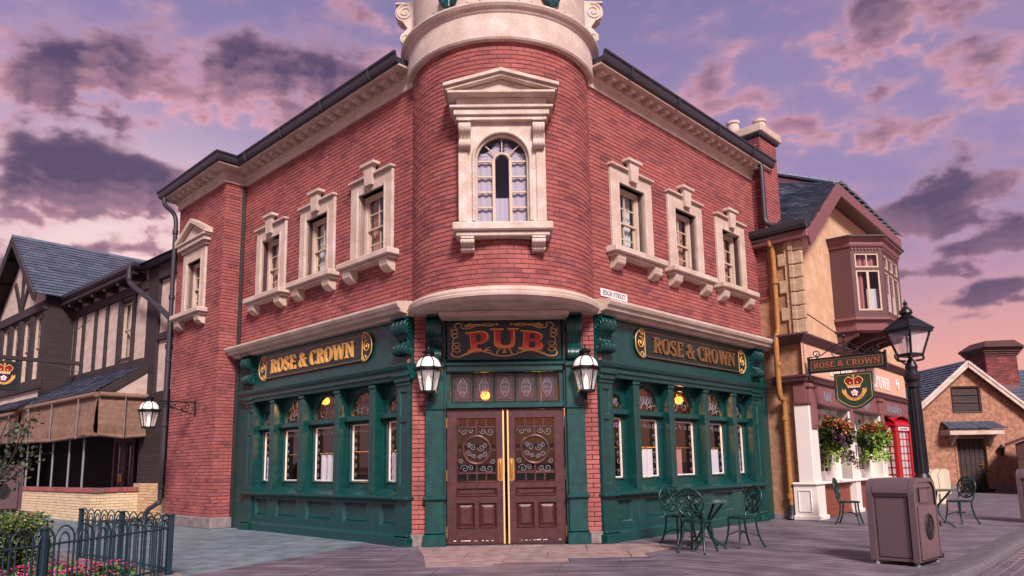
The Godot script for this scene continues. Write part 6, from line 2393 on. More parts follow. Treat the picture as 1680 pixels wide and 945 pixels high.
func oriel(t: Node3D, f: Transform3D) -> void:
	var plan := [Vector2(2.8, -0.12), Vector2(2.8, 0.38), Vector2(3.35, 0.97), Vector2(5.0, 0.97), Vector2(5.55, 0.38), Vector2(5.55, -0.12)]
	var bd := mb(f)
	for i in 5:
		var a: Vector2 = plan[i]
		var b: Vector2 = plan[i + 1]
		var L := (b - a).length()
		var x := Vector3(b.x - a.x, 0, b.y - a.y) / L
		var fr := Transform3D(Basis(x, Vector3.UP, x.cross(Vector3.UP)), Vector3(a.x, 0, a.y))
		var hs := []
		if i == 1 or i == 3:
			hs = [[0.1, L - 0.1, 4.92, 5.95], [0.1, L - 0.1, 6.02, 6.38]]
		elif i == 2:
			hs = [[0.12, 0.55, 4.92, 5.95], [0.12, 0.55, 6.02, 6.38], [0.62, 1.03, 4.92, 5.95], [0.62, 1.03, 6.02, 6.38], [1.1, 1.53, 4.92, 5.95], [1.1, 1.53, 6.02, 6.38]]
		bd.xf = f * fr
		bd.sheet(0, L, 4.7, 6.6, 0, hs, 0.05)
	var od := obj("oriel", bd, M.mauve_dark, t)
	for i in range(1, 4):
		var a: Vector2 = plan[i]
		var b: Vector2 = plan[i + 1]
		var L := (b - a).length()
		var x := Vector3(b.x - a.x, 0, b.y - a.y) / L
		var fr := f * Transform3D(Basis(x, Vector3.UP, x.cross(Vector3.UP)), Vector3(a.x, 0, a.y))
		var xs := [[0.1, L - 0.1]] if i != 2 else [[0.12, 0.55], [0.62, 1.03], [1.1, 1.53]]
		for q in xs:
			glazing(od, fr, [q[0], q[1], 4.92, 5.95], -0.04, 2 if i != 2 else 1, 1, 0.06, M.sash, 0.04)
			glazing(od, fr, [q[0], q[1], 6.02, 6.38], -0.04, 2 if i != 2 else 1, 1, 0.03, M.sash, 0.035)
			var cu := mb(fr)
			drape(cu, q[0], q[0] + (q[1] - q[0]) * 0.4, 4.9, 5.95, -0.14, 3.0)
			drape(cu, q[0], q[1], 6.0, 6.4, -0.14, 4.0)
			obj("curtain", cu, M.curtain_rose, od)
			cu = mb(fr)
			drape(cu, q[0] + (q[1] - q[0]) * 0.5, q[1], 4.9, 5.5, -0.15, 3.0, 0.012)
			obj("net_curtain", cu, M.curtain, od)
		# dentil blocks under the cornice
		for k in int(L / 0.085):
			var dt := mb(fr)
			dt.box(0.02 + k * 0.085, 0.06 + k * 0.085, 6.47, 6.52, 0.0, 0.03)
			obj("dentil", dt, M.mauve, od)
	var pl := []
	for v in plan:
		pl.append(v)
	var m := mb(f)
	m.sweep([Vector2(-0.05, 6.55), Vector2(0.03, 6.55), Vector2(0.05, 6.6), Vector2(0.05, 6.66), Vector2(0.12, 6.72), Vector2(0.14, 6.8), Vector2(0.1, 6.8), Vector2(-0.05, 6.8)], pl)
	obj("oriel_cornice", m, M.mauve, od)
	m = mb(f)
	m.sweep([Vector2(-0.3, 4.4), Vector2(-0.04, 4.4), Vector2(-0.02, 4.62), Vector2(0.02, 4.66), Vector2(0.08, 4.68), Vector2(0.08, 4.74), Vector2(0.0, 4.76), Vector2(-0.3, 4.76)], pl)
	obj("oriel_base", m, M.mauve, od)
	var rf := mb(f)
	var c := Vector3(4.17, 7.15, -0.12)
	for i in 5:
		var a: Vector2 = plan[i]
		var b: Vector2 = plan[i + 1]
		var mid := Vector2(4.17, 0.0)
		var oa := a + (a - mid).normalized() * 0.2
		var ob := b + (b - mid).normalized() * 0.2
		rf.tri(Vector3(oa.x, 6.81, oa.y), Vector3(ob.x, 6.81, ob.y), c)
		rf.quad(Vector3(oa.x, 6.77, oa.y), Vector3(ob.x, 6.77, ob.y), Vector3(ob.x, 6.81, ob.y), Vector3(oa.x, 6.81, oa.y))
	obj("lead_roof", rf, M.gutter, od)
	var fl := mb(f)
	var poly := PackedVector2Array(pl)
	var ix := Geometry2D.triangulate_polygon(poly)
	for y in [4.42]:
		for i in range(0, ix.size(), 3):
			fl.tri(Vector3(poly[ix[i]].x, y, poly[ix[i]].y), Vector3(poly[ix[i + 1]].x, y, poly[ix[i + 1]].y), Vector3(poly[ix[i + 2]].x, y, poly[ix[i + 2]].y))
	obj("oriel_floor", fl, M.mauve_dark, od)
	# curved brackets beneath
	for x in [2.95, 3.6, 4.3, 5.0, 5.4]:
		var b := mb(f * Transform3D(Basis(Vector3(0, 0, 1), Vector3.UP, Vector3(-1, 0, 0)), Vector3(x, 0, -0.12)))
		var reach := 0.5 if x < 3 or x > 5.2 else 1.0
		var p := PackedVector2Array([Vector2(0, 4.4), Vector2(reach, 4.4), Vector2(reach, 4.3)])
		for i in range(1, 9):
			var an := i / 8.0 * PI / 2
			p.append(Vector2(reach * (1 - sin(an)) + 0.06, 4.3 - (1 - cos(an)) * 0.55))
		p.append(Vector2(0, 3.72))
		b.prism(p, -0.06, 0.06)
		obj("curved_bracket", b, M.mauve_dark, od)

func shop_signs(f: Transform3D) -> void:
	# name board standing out from the corner, face to the approaching street
	var at := f * Vector3(0.12, 3.2, 0.0)
	var s := f * frame(Vector3(0.12, 0, 0), Vector3(0, 0, 1), Vector3(-1, 0, 0))   # x runs out from the wall
	var t := thing("projecting_sign", "green name board on wrought iron bracket standing out from the shop corner", "sign", at)
	var b := mb(s)
	b.bbox(0.06, 1.56, 3.17, 3.43, -0.03, 0.03, 0.008)
	obj("board", b, M.crest_green, t)
	b = mb(s)
	for q in [[0.02, 1.6, 3.43, 3.46], [0.02, 1.6, 3.14, 3.17], [0.02, 0.06, 3.0, 3.5], [1.56, 1.6, 3.1, 3.5]]:
		b.bbox(q[0], q[1], q[2], q[3], -0.04, 0.04, 0.006)
	obj("iron_frame", b, M.iron, t)
	b = mb(s)
	b.bead([0.1, 1.52, 3.2, 3.40], 0.03, 0.01, 0.005)
	obj("border", b, M.letter_red, t)
	letters("lettering", "ROSE & CROWN", t, s, Vector3(0.81, 3.30, 0.035), 0.17, 0.008, M.letter_red, Vector2(0.98, 1.05))
	b = mb(s)
	for q in [[0.2, 3.56, 0.09, 1.0, 0.0], [0.62, 3.55, 0.1, -1.0, 1.0], [0.98, 3.55, 0.1, 1.0, 1.0], [1.42, 3.55, 0.08, -1.0, 2.0], [0.8, 3.63, 0.08, 1.0, 1.0]]:
		var p := []
		for v in spiral(Vector2(q[0], q[1]), q[2], 0.02, -PI / 2, -PI / 2 + q[3] * 8.0, 20):
			p.append(v)
		b.tube(p, 0.012, 5)
	b.tube(smooth([Vector3(0.05, 3.5, 0), Vector3(0.3, 3.52, 0), Vector3(0.6, 3.7, 0), Vector3(0.8, 3.75, 0)], 6), 0.012, 5)
	b.tube(smooth([Vector3(1.5, 3.47, 0), Vector3(1.25, 3.5, 0), Vector3(1.0, 3.66, 0), Vector3(0.8, 3.75, 0)], 6), 0.012, 5)
	b.tube([Vector3(0.8, 3.46, 0), Vector3(0.8, 3.86, 0)], 0.014, 6)
	b.ball(Vector3(0.8, 3.88, 0), 0.045, 8)
	obj("scrollwork", b, M.iron, t)
	b = mb(s)
	b.tube([Vector3(0.8, 3.88, 0), Vector3(0.62, 4.0, 0.0), Vector3(0.0, 4.55, 0.0)], 0.012, 5)
	b.ball(Vector3(0.66, 3.97, 0), 0.03, 8)
	b.bbox(-0.05, 0.0, 4.45, 4.68, -0.03, 0.03)
	obj("stay_rod", b, M.iron, t)
	var u := thing("crest_shield", "green shield with crown and white rose hanging under the projecting name board", "sign", s * Vector3(0.93, 3.14, 0))
	var c := s * Transform3D(Basis.IDENTITY, Vector3(0.93, 2.70, 0))
	var m := mb(c)
	m.prism(shield(0.76), -0.025, 0.025)
	obj("board", m, M.crest_green, u)
	m = mb(c)
	var e := []
	for v in shield(0.745):
		e.append(Vector3(v.x, v.y, 0.025))
	m.tube(e, 0.016, 6, -1, true)
	obj("rim", m, M.green, u)
	m = mb(c)
	e = []
	for v in shield(0.68):
		e.append(Vector3(v.x, v.y, 0.026))
	m.tube(e, 0.006, 4, -1, true)
	obj("gold_line", m, M.gold_paint, u)
	crest(u, c * Transform3D(Basis.IDENTITY, Vector3(0, 0.02, 0)), 0.72, 0.026)
	for x in [-0.25, 0.25]:
		m = mb(c)
		m.tube([Vector3(x, 0.38, 0), Vector3(x, 0.47, 0)], 0.01, 5)
		obj("hanger", m, M.iron, u)

# one leaf: two facets folded along the rib
func leaf(m: MB, p: Vector3, d: Vector3, up: Vector3, size: float, c: Color) -> void:
	var s := d.cross(up).normalized() * size * 0.42
	var t := p + d * size
	var q := p + d * size * 0.45 - up * size * 0.08
	m.col = c
	m.tri(p, q + s, t)
	m.tri(p, t, q - s)

func rand_dir() -> Vector3:
	var z := rng.randf_range(-1, 1)
	var a := rng.randf() * TAU
	var r := sqrt(1 - z * z)
	return Vector3(cos(a) * r, z, sin(a) * r)

func basket(label: String, at: Vector3, kind: int) -> void:
	var t := thing("hanging_basket", label, "hanging basket", at, "hanging flower baskets")
	var b := mb()
	b.lathe(at, [Vector2(0.0, -0.2), Vector2(0.16, -0.17), Vector2(0.26, -0.02), Vector2(0.28, 0.06), Vector2(0.24, 0.06)], 14)
	obj("basket", b, M.bark, t)
	b = mb()
	for k in 3:
		var a := TAU * k / 3
		b.tube([at + Vector3(sin(a) * 0.27, 0.05, cos(a) * 0.27), at + Vector3(0, 0.52, 0)], 0.006, 4)
	obj("chain", b, M.iron, t)
	var greens := [Color(0.06, 0.11, 0.02), Color(0.09, 0.17, 0.03), Color(0.03, 0.06, 0.02), Color(0.13, 0.21, 0.03)]
	var plums := [Color(0.07, 0.025, 0.05), Color(0.10, 0.035, 0.06), Color(0.045, 0.02, 0.04)]
	var limes := [Color(0.19, 0.32, 0.03), Color(0.14, 0.25, 0.03), Color(0.24, 0.36, 0.06)]
	var rusts := [Color(0.36, 0.085, 0.02), Color(0.22, 0.05, 0.02), Color(0.42, 0.14, 0.03)]
	var m := mb()
	for i in 2600:
		var d := rand_dir()
		var lump := 1.0 + 0.16 * sin(d.x * 7.0 + kind) * sin(d.y * 6.0) + 0.1 * sin(d.z * 9.0 + kind * 2.0)
		var r := rng.randf_range(0.72, 1.05) * lump
		var p := at + Vector3(d.x * 0.34, d.y * 0.35, d.z * 0.34) * r
		var c: Color
		if d.y > 0.42 + rng.randf_range(-0.15, 0.15):
			c = rusts[rng.randi() % 3] if rng.randf() < 0.7 else greens[rng.randi() % 4]
		elif kind == 0:
			c = plums[rng.randi() % 3] if sin(d.x * 3.0 + d.z * 2.0 + d.y) + rng.randf_range(-0.7, 0.7) > 0.1 and d.y > -0.7 else greens[rng.randi() % 4]
			if d.y < -0.6:
				c = limes[rng.randi() % 3] if rng.randf() < 0.5 else greens[rng.randi() % 4]
		else:
			c = limes[rng.randi() % 3] if d.x + d.z * 0.3 + rng.randf_range(-0.5, 0.5) > -0.1 else greens[rng.randi() % 4]
			if rng.randf() < 0.15:
				c = plums[rng.randi() % 3]
		leaf(m, p, (d + rand_dir() * 0.8 + Vector3(0, -0.3, 0)).normalized(), (d + rand_dir() * 0.6).normalized(), rng.randf_range(0.05, 0.11), c)
	for i in 26:
		var a := rng.randf() * TAU
		var q := at + Vector3(sin(a) * 0.34, -0.12, cos(a) * 0.34)
		var L := rng.randf_range(0.12, 0.34)
		for k in 12:
			var y := k / 11.0
			var c: Color = (limes if kind == 1 or i % 2 else plums)[k % 3]
			leaf(m, q + Vector3(sin(a) * 0.05 * y, -0.25 - L * y, cos(a) * 0.05 * y) + rand_dir() * 0.025, (rand_dir() + Vector3(0, -0.6, 0)).normalized(), Vector3(sin(a), 0.4, cos(a)).normalized(), 0.07, c)
	stuff("foliage", m, M.leaf, t)
	var fl := mb()
	for i in 14:
		var d := rand_dir()
		if d.y < 0.3 and i % 3:
			d.y = absf(d.y)
			d = d.normalized()
		var p := at + Vector3(d.x * 0.38, d.y * 0.38, d.z * 0.38)
		for k in 6:
			var a := TAU * k / 6
			var u := d.cross(Vector3.UP if absf(d.y) < 0.9 else Vector3.RIGHT).normalized()
			var w := d.cross(u)
			leaf(fl, p, (u * cos(a) + w * sin(a) + d * 0.4).normalized(), d, 0.035, Color(0.62, 0.21, 0.02) if i % 3 else Color(0.65, 0.32, 0.04))
	stuff("flowers", fl, M.leaf, t)

func phone_box() -> void:
	var at := Vector3(11.08, 0, -20.75)
	var an := deg_to_rad(35)
	var f := Transform3D(Basis(Vector3.UP, an), at)
	var t := thing("telephone_box", "red domed telephone box standing beyond the white shop columns", "telephone box", at)
	var b := mb(f)
	b.bbox(-0.46, 0.46, 0.0, 0.12, -0.46, 0.46, 0.02)
	b.bbox(-0.43, 0.43, 2.02, 2.2, -0.43, 0.43, 0.02)
	b.bbox(-0.46, 0.46, 2.18, 2.22, -0.46, 0.46, 0.01)
	var roof := PackedVector2Array([Vector2(-0.42, 2.22)])
	roof.append_array(arc(0, 2.19, 0.42, 176, 4, 12))
	roof.append(Vector2(0.42, 2.22))
	for i in roof.size():
		roof[i].y = 2.22 + (roof[i].y - 2.22) * 0.62
	b.prism(roof, -0.42, 0.42)
	var o := Transform3D(Basis(Vector3.UP, PI / 2), Vector3.ZERO)
	b.xf = f * o
	b.prism(roof, -0.42, 0.42)
	for sx in [-1.0, 1.0]:
		for sz in [-1.0, 1.0]:
			b.xf = f
			b.bbox(sx * 0.38 - 0.06, sx * 0.38 + 0.06, 0.12, 2.02, sz * 0.38 - 0.06, sz * 0.38 + 0.06, 0.01)
	obj("body", b, M.phone_red, t)
	for k in 4:
		var ff := f * Transform3D(Basis(Vector3.UP, PI / 2 * k), Vector3.ZERO)
		var d := mb(ff)
		d.box(-0.32, 0.32, 0.12, 0.42, 0.36, 0.40)
		for i in 9:
			var y := 0.42 + i * 0.2
			d.box(-0.32, 0.32, y - 0.014, y + 0.014, 0.37, 0.40)
		for x in [-0.2, 0.2]:
			d.box(x - 0.012, x + 0.012, 0.42, 2.02, 0.368, 0.402)
		var door := obj("glazed_side", d, M.phone_red, t)
		var g := mb(ff)
		g.sheet(-0.32, 0.32, 0.42, 2.02, 0.385, [])
		obj("pane", g, M.pane_lantern, door)
		var s := mb(ff)
		s.bbox(-0.28, 0.28, 2.06, 2.16, 0.42, 0.436, 0.004)
		var sg := obj("opal_sign", s, M.paint_white, t)
		letters("lettering", "TELEPHONE", sg, ff, Vector3(0, 2.11, 0.438), 0.09, 0.004, M.ink, Vector2(0.9, 1.0), 0.0, false)
	var ph := mb(f)
	ph.bbox(-0.2, 0.2, 0.9, 1.5, -0.34, -0.2, 0.02)
	obj("telephone", ph, M.bin_dark, t)

# ---- ground, paving, kerb and street
const KERB := [Vector2(-60, -1.0), Vector2(-12.0, -3.6), Vector2(-4.0, -4.8), Vector2(0.8, -5.6), Vector2(3.3, -6.85), Vector2(4.71, -8.07), Vector2(5.64, -8.93), Vector2(6.78, -10.15), Vector2(8.34, -11.84), Vector2(10.6, -14.2), Vector2(14.0, -17.4), Vector2(20.0, -21.5), Vector2(40.0, -30.0)]

func kerb_points() -> Array:
	var p := []
	for k in KERB:
		p.append(Vector3(k.x, 0, k.y))
	return smooth(p, 6)

func flat(m: MB, poly: PackedVector2Array, y: float, uv_x := Vector2.RIGHT, uv_y := Vector2.DOWN) -> void:
	var ix := Geometry2D.triangulate_polygon(poly)
	for i in range(0, ix.size(), 3):
		var a := poly[ix[i]]
		var b := poly[ix[i + 1]]
		var d := poly[ix[i + 2]]
		if (b - a).cross(d - a) > 0:
			var q := b
			b = d
			d = q
		m.tri(Vector3(a.x, y, a.y), Vector3(b.x, y, b.y), Vector3(d.x, y, d.y))
		for q in [a, d, b]:
			m.t.append(Vector2(q.dot(uv_x), q.dot(uv_y)))

# slabs cut from a grid turned by ang, kept inside region; tint picks the colour
func slab_field(parent: Node, region: PackedVector2Array, o: Vector2, ang: float, sx: float, sy: float, nx: int, ny: int, thick: float, m: Material, pal: Array, called := "slab", gap := 0.006) -> void:
	for j in ny:
		for i in nx:
			var off := 0.5 * sx if j % 2 else 0.0
			var r := PackedVector2Array()
			for k in [[0, 0], [1, 0], [1, 1], [0, 1]]:
				var x: float = (i + k[0]) * sx + off + (gap if k[0] == 0 else -gap)
				var y: float = (j + k[1]) * sy + (gap if k[1] == 0 else -gap)
				r.append(o + Vector2(x, y).rotated(ang))
			for piece in Geometry2D.intersect_polygons(r, region):
				var area := 0.0
				for q in piece.size():
					area += piece[q].cross(piece[(q + 1) % piece.size()])
				if absf(area) < 0.02:
					continue
				var b := MB.new()
				var pc := PackedVector2Array()
				for q in piece:
					pc.append(Vector2(q.x, -q.y))
				b.xf = Transform3D(Basis(Vector3.RIGHT, Vector3(0, 0, -1), Vector3.UP), Vector3.ZERO)
				var g: Color = pal[rng.randi() % pal.size()]
				var v := rng.randf_range(0.93, 1.05)
				b.col = Color(g.r * v, g.g * v, g.b * v)
				b.prism(pc, 0.0, thick + rng.randf_range(-0.0015, 0.0015))
				for q in b.v:
					b.t.append(Vector2(q.x * 0.25 + j * 0.37, q.z * 0.25))
				var s := obj(called, b, m, parent, true)

func make_ground() -> void:
	var g := mb()
	g.quad(Vector3(-1500, -0.16, 1500), Vector3(1500, -0.16, 1500), Vector3(1500, -0.16, -1500), Vector3(-1500, -0.16, -1500))
	struct("ground", g, M.ground)
	var kp := kerb_points()
	var poly := PackedVector2Array()
	for q in kp:
		poly.append(Vector2(q.x, q.z))
	poly.append(Vector2(40, -60))
	poly.append(Vector2(-60, -60))
	var p := mb()
	flat(p, poly, 0.0, Vector2(SQ, SQ) * 0.14, Vector2(SQ, -SQ) * 0.42)
	var pave := struct("pavement", p, M.paving)
	# street sheet below the kerb
	var st := PackedVector2Array()
	for q in kp:
		st.append(Vector2(q.x, q.z))
	st.append(Vector2(60, -30))
	st.append(Vector2(60, 12))
	st.append(Vector2(-60, 12))
	var s := mb()
	flat(s, st, -0.13)
	var street := struct("street", s, M.street)
	# kerb of granite stones
	var kerb := Node3D.new()
	kerb.name = "kerb"
	kerb.set_meta("kind", "structure")
	add_child(kerb)
	var run := []
	var acc := 0.0
	for i in kp.size() - 1:
		var a: Vector3 = kp[i]
		var b: Vector3 = kp[i + 1]
		if a.x < -14 or a.x > 22:
			continue
		var n := maxi(int((b - a).length() / 1.1), 1)
		for k in n:
			run.append([Vector2(a.x, a.z).lerp(Vector2(b.x, b.z), float(k) / n), Vector2(a.x, a.z).lerp(Vector2(b.x, b.z), (k + 0.985) / n)])
	for e in run:
		var k := mb()
		k.sweep([Vector2(-0.26, -0.02), Vector2(-0.26, 0.012), Vector2(-0.03, 0.014), Vector2(0.03, 0.0), Vector2(0.06, -0.04), Vector2(0.07, -0.08), Vector2(0.07, -0.15), Vector2(-0.26, -0.15)], [e[0], e[1]])
		obj("kerb_stone", k, M.kerb, kerb)
	# setts laid along the kerb
	var rows := 4
	var made := 0
	for e in run:
		var a: Vector2 = e[0]
		var b: Vector2 = e[1]
		if a.x < 5.0 or a.x > 12.0:
			continue
		var d := (b - a).normalized()
		var nn := Vector2(-d.y, d.x)
		var n := int((b - a).length() / 0.22)
		for r in rows:
			for i in n:
				if made >= 290:
					break
				var c := a + d * ((i + 0.5) * (b - a).length() / n) + nn * (0.14 + r * 0.125)
				var m := mb(Transform3D(Basis(Vector3(d.x, 0, d.y), Vector3.UP, Vector3(nn.x, 0, nn.y)), Vector3(c.x, -0.13, c.y)))
				var gq := rng.randf_range(0.75, 1.1)
				m.col = Color(gq, gq * 0.98, gq * rng.randf_range(1.0, 1.1))
				m.bbox(-0.1, 0.1, -0.02, 0.012, -0.056, 0.056, 0.006)
				obj("sett", m, M.setts, street, true)
				made += 1
	# large slabs in front of the doors: pale ones by the step, darker ones beyond
	var pale := PackedVector2Array([Vector2(-1.45, -11.95), Vector2(1.5, -11.95), Vector2(2.1, -12.2), Vector2(2.6, -11.2), Vector2(1.9, -10.5), Vector2(1.9, -10.1), Vector2(0.8, -10.1), Vector2(0.8, -9.75), Vector2(-0.2, -9.75), Vector2(-0.2, -9.45), Vector2(-1.05, -9.45), Vector2(-1.2, -10.6)])
	slab_field(pave, pale, Vector2(-2.2, -12.0), 0.08, 1.15, 0.85, 5, 4, 0.014, M.paving_pink, [Color(1, 1, 1), Color(0.94, 0.93, 0.94), Color(1.04, 1.0, 0.98)])
	var darker := PackedVector2Array([Vector2(-1.3, -11.75), Vector2(-1.25, -10.6), Vector2(-1.07, -9.44), Vector2(-0.18, -9.44), Vector2(-0.18, -9.74), Vector2(0.82, -9.74), Vector2(0.82, -10.09), Vector2(1.92, -10.09), Vector2(2.2, -7.0), Vector2(1.5, -6.2), Vector2(-3.9, -5.2), Vector2(-4.1, -8.6), Vector2(-2.55, -11.8), Vector2(-2.3, -12.2)])
	slab_field(pave, darker, Vector2(-5.0, -12.6), 0.12, 1.5, 1.15, 8, 7, 0.010, M.paving, [Color(0.95, 0.94, 0.98), Color(1.0, 0.98, 1.0), Color(0.9, 0.9, 0.95)])
	# bluish flags on the left, up to the pub and the timbered house
	var blue := PackedVector2Array([Vector2(-2.3, -12.6), Vector2(-2.6, -11.75), Vector2(-3.85, -8.8), Vector2(-4.05, -9.05), Vector2(-7.6, -12.1), Vector2(-13.5, -19.0), Vector2(-12.5, -22.5), Vector2(-8.0, -19.0), Vector2(-5.9, -16.4)])
	slab_field(pave, blue, Vector2(-7.0, -4.0), -PI * 0.75, 1.0, 1.3, 19, 9, 0.010, M.paving_blue, [Color(1, 1, 1), Color(0.93, 0.96, 0.97), Color(0.88, 0.9, 0.92), Color(1.0, 0.98, 0.96)], "flagstone", 0.005)
	# plank-like pressed paving across the terrace: rows that run towards the shop
	var terrace := PackedVector2Array([Vector2(2.65, -11.2), Vector2(1.98, -10.4), Vector2(2.25, -7.1), Vector2(3.2, -7.15), Vector2(4.5, -8.3), Vector2(5.5, -9.2), Vector2(6.6, -10.4), Vector2(8.1, -12.0), Vector2(10.3, -14.4), Vector2(12.0, -16.2), Vector2(9.5, -19.0), Vector2(6.7, -15.6), Vector2(6.0, -16.2)])
	slab_field(pave, terrace, Vector2(-2.5, -13.0), PI * 0.25, 2.1, 0.42, 12, 40, 0.010, M.paving, [Color(1, 1, 1), Color(0.9, 0.9, 0.93), Color(1.06, 1.02, 1.04), Color(0.84, 0.84, 0.88), Color(0.97, 0.95, 0.98)], "paving_plank", 0.004)

# ---- the cottage, brick outbuilding, shed and what stands round them
func make_cottage() -> void:
	var f := frame(Vector3(17.55, 0, -27), Vector3.RIGHT, Vector3.BACK)
	var t := thing("cottage", "orange stucco cottage with steep gable, plank door and boarded loft opening", "building", Vector3(17.55, 0, -27))
	var w := mb(f)
	w.sheet(-2.05, 2.6, 0.0, 3.0, 0.0, [[-0.65, 0.55, -1.0, 2.02]], 0.2)
	var apx := Vector2(-0.02, 4.72)
	# gable with the loft opening cut out
	var g := PackedVector2Array([Vector2(-2.05, 3.0), Vector2(-0.55, 3.0), Vector2(-0.55, 3.9), Vector2(0.47, 3.9), Vector2(0.47, 3.0), Vector2(2.15, 3.0), apx])
	w.prism(g, -0.2, 0.0)
	w.quad(Vector3(-2.05, 0, -6), Vector3(-2.05, 0, 0), Vector3(-2.05, 3.0, 0), Vector3(-2.05, 3.0, -6))
	w.quad(Vector3(2.6, 0, -6), Vector3(2.6, 0, 0), Vector3(2.6, 3.0, 0), Vector3(2.6, 3.0, -6))
	obj("wall", w, M.stucco_orange, t)
	w = mb(f)
	w.box(-2.08, -0.68, 0.0, 0.28, -0.1, 0.03)
	w.box(0.58, 2.63, 0.0, 0.28, -0.1, 0.03)
	stuff("plinth", w, M.stone_grey, t, false)
	for i in 3:
		var b := mb(f)
		b.bbox(-0.53, 0.45, 3.02 + i * 0.29, 3.29 + i * 0.29, -0.12, -0.05, 0.012)
		obj("loft_board", b, M.door_wood, t)
	var fr := mb(f)
	fr.rim([-0.60, 0.52, 2.95, 3.95], [-0.54, 0.46, 3.01, 3.89], 0.03, 0.0)
	obj("loft_frame", fr, M.door_wood, t)
	# plank door
	var d := mb(f)
	d.box(-0.6, 0.5, 0.05, 1.97, -0.16, -0.14)
	var door := obj("door", d, M.door_wood, t)
	for i in 6:
		var b := mb(f)
		b.bbox(-0.6 + i * 0.1835, -0.425 + i * 0.1835, 0.06, 1.96, -0.14, -0.115, 0.01)
		obj("plank", b, M.door_wood, door)
	var hd := mb(f)
	hd.bbox(0.36, 0.42, 0.85, 1.15, -0.115, -0.1)
	hd.tube([Vector3(0.39, 1.0, -0.1), Vector3(0.39, 1.0, -0.05), Vector3(0.25, 1.0, -0.05)], 0.015, 6)
	obj("handle", hd, M.brass, door)
	var df := mb(f)
	df.bbox(-0.68, -0.6, 0, 2.06, -0.15, 0.03)
	df.bbox(0.5, 0.58, 0, 2.06, -0.15, 0.03)
	df.bbox(-0.6, 0.5, 1.98, 2.06, -0.15, 0.029)
	obj("door_frame", df, M.stucco, t)
	var stp := mb(f)
	stp.bbox(-0.65, 0.55, 0.0, 0.12, -0.1, 0.2)
	obj("door_step", stp, M.bin_dark, t)
	# little canopy
	var c := mb(f)
	c.bbox(-1.18, 0.86, 2.1, 2.3, 0.0, 0.62)
	var can := obj("canopy", c, M.stone, t)
	c = mb(f)
	slates(c, Vector3(-1.25, 2.32, 0.7), Vector3(0.93, 2.32, 0.7), Vector3(0.85, 2.62, 0.0), Vector3(-1.1, 2.62, 0.0), 0.25, 0.18)
	stuff("canopy_slates", c, M.slate, can)
	for x in [-0.8, 0.62]:
		c = mb(f * Transform3D(Basis(Vector3(0, 0, 1), Vector3.UP, Vector3(-1, 0, 0)), Vector3(x, 0, 0)))
		c.prism(PackedVector2Array([Vector2(0, 1.7), Vector2(0.1, 1.75), Vector2(0.25, 1.95), Vector2(0.5, 2.1), Vector2(0, 2.1)]), -0.05, 0.05)
		obj("canopy_bracket", c, M.stone, can)
	# roof
	for s in [-1.0, 1.0]:
		var foot := Vector3(apx.x + s * 2.25, 2.92 if s > 0 else 2.95, 0.28)
		var ap := Vector3(apx.x, apx.y + 0.1, 0.28)
		var b := mb(f)
		bar(b, foot + Vector3(0, -0.08, 0), ap + Vector3(0, -0.1, 0), 0.06, 0.13)
		bar(b, foot + Vector3(0, 0.05, 0.02), ap + Vector3(0, 0.03, 0.02), 0.08, 0.1)
		obj("bargeboard", b, M.stone_tower, t)
		b = mb(f)
		b.quad(foot, Vector3(foot.x, foot.y, -6), Vector3(ap.x, ap.y, -6), ap)
		obj("roof_boarding", b, M.gutter, t)
		b = mb(f)
		slates(b, foot + Vector3(s * 0.06, 0.04, 0.04), Vector3(foot.x + s * 0.06, foot.y + 0.04, -6), Vector3(ap.x, ap.y + 0.08, -6), ap + Vector3(0, 0.08, 0.04), 0.3, 0.18)
		stuff("roof_slates", b, M.slate, t)
	var cross := mb(f)
	slates(cross, Vector3(1.4, 3.2, -1.2), Vector3(6.0, 3.2, -1.2), Vector3(6.0, 4.9, -3.0), Vector3(0.6, 4.9, -3.0), 0.4, 0.25)
	stuff("cross_roof_slates", cross, M.slate, t)
	# chimney of brick with an oversailing cap
	var ch := mb(f)
	var cx0 := 2.25
	var cx1 := 3.55
	ch.box(cx0, cx1, 3.4, 5.38, -3.2, -2.0)
	var cm := obj("chimney", ch, M.mortar, t)
	var cb := []
	var pal := [Color(0.55, 0.45, 0.45), Color(0.7, 0.55, 0.52), Color(0.42, 0.36, 0.38)]
	lay(cb, f * frame(Vector3(0, 0, -2.0), Vector3.RIGHT, Vector3.BACK), cx0, cx1, 4.2, 5.38, 0.0, [], pal)
	lay(cb, f * frame(Vector3(cx0, 0, 0), Vector3(0, 0, 1), Vector3(-1, 0, 0)), -3.2, -2.0, 4.2, 5.38, 0.0, [], pal)
	emit_bricks(cb, t, M.brick, 150, "chimney_brick")
	for i in 4:
		ch = mb(f)
		var e := 0.05 + i * 0.05
		ch.bbox(cx0 - e, cx1 + e, 5.38 + i * 0.085, 5.455 + i * 0.085, -3.2 - e, -2.0 + e, 0.01)
		obj("chimney_course", ch, M.shed, cm)
	var pts := [Vector3(cx0 - 0.2, 5.72, -1.7), Vector3(cx1 + 0.2, 5.72, -1.7), Vector3(cx1 + 0.2, 5.72, -3.5), Vector3(cx0 - 0.2, 5.72, -3.5)]
	var top := [Vector3(cx0 + 0.15, 6.02, -2.1), Vector3(cx1 + 0.05, 6.06, -2.1), Vector3(cx1 + 0.05, 6.06, -3.1), Vector3(cx0 + 0.15, 6.02, -3.1)]
	ch = mb(f)
	for i in 4:
		ch.quad(pts[i], pts[(i + 1) % 4], top[(i + 1) % 4], top[i])
	ch.quad(top[0], top[1], top[2], top[3])
	obj("chimney_cap", ch, M.shed, cm)
	# small black lantern by the door
	var lt := thing("porch_light", "small black lantern on the orange wall right of the plank door", "lantern", Vector3(18.55, 1.3, -26.98))
	var l := mb(Transform3D(Basis.IDENTITY, Vector3(18.55, 1.3, -26.86)))
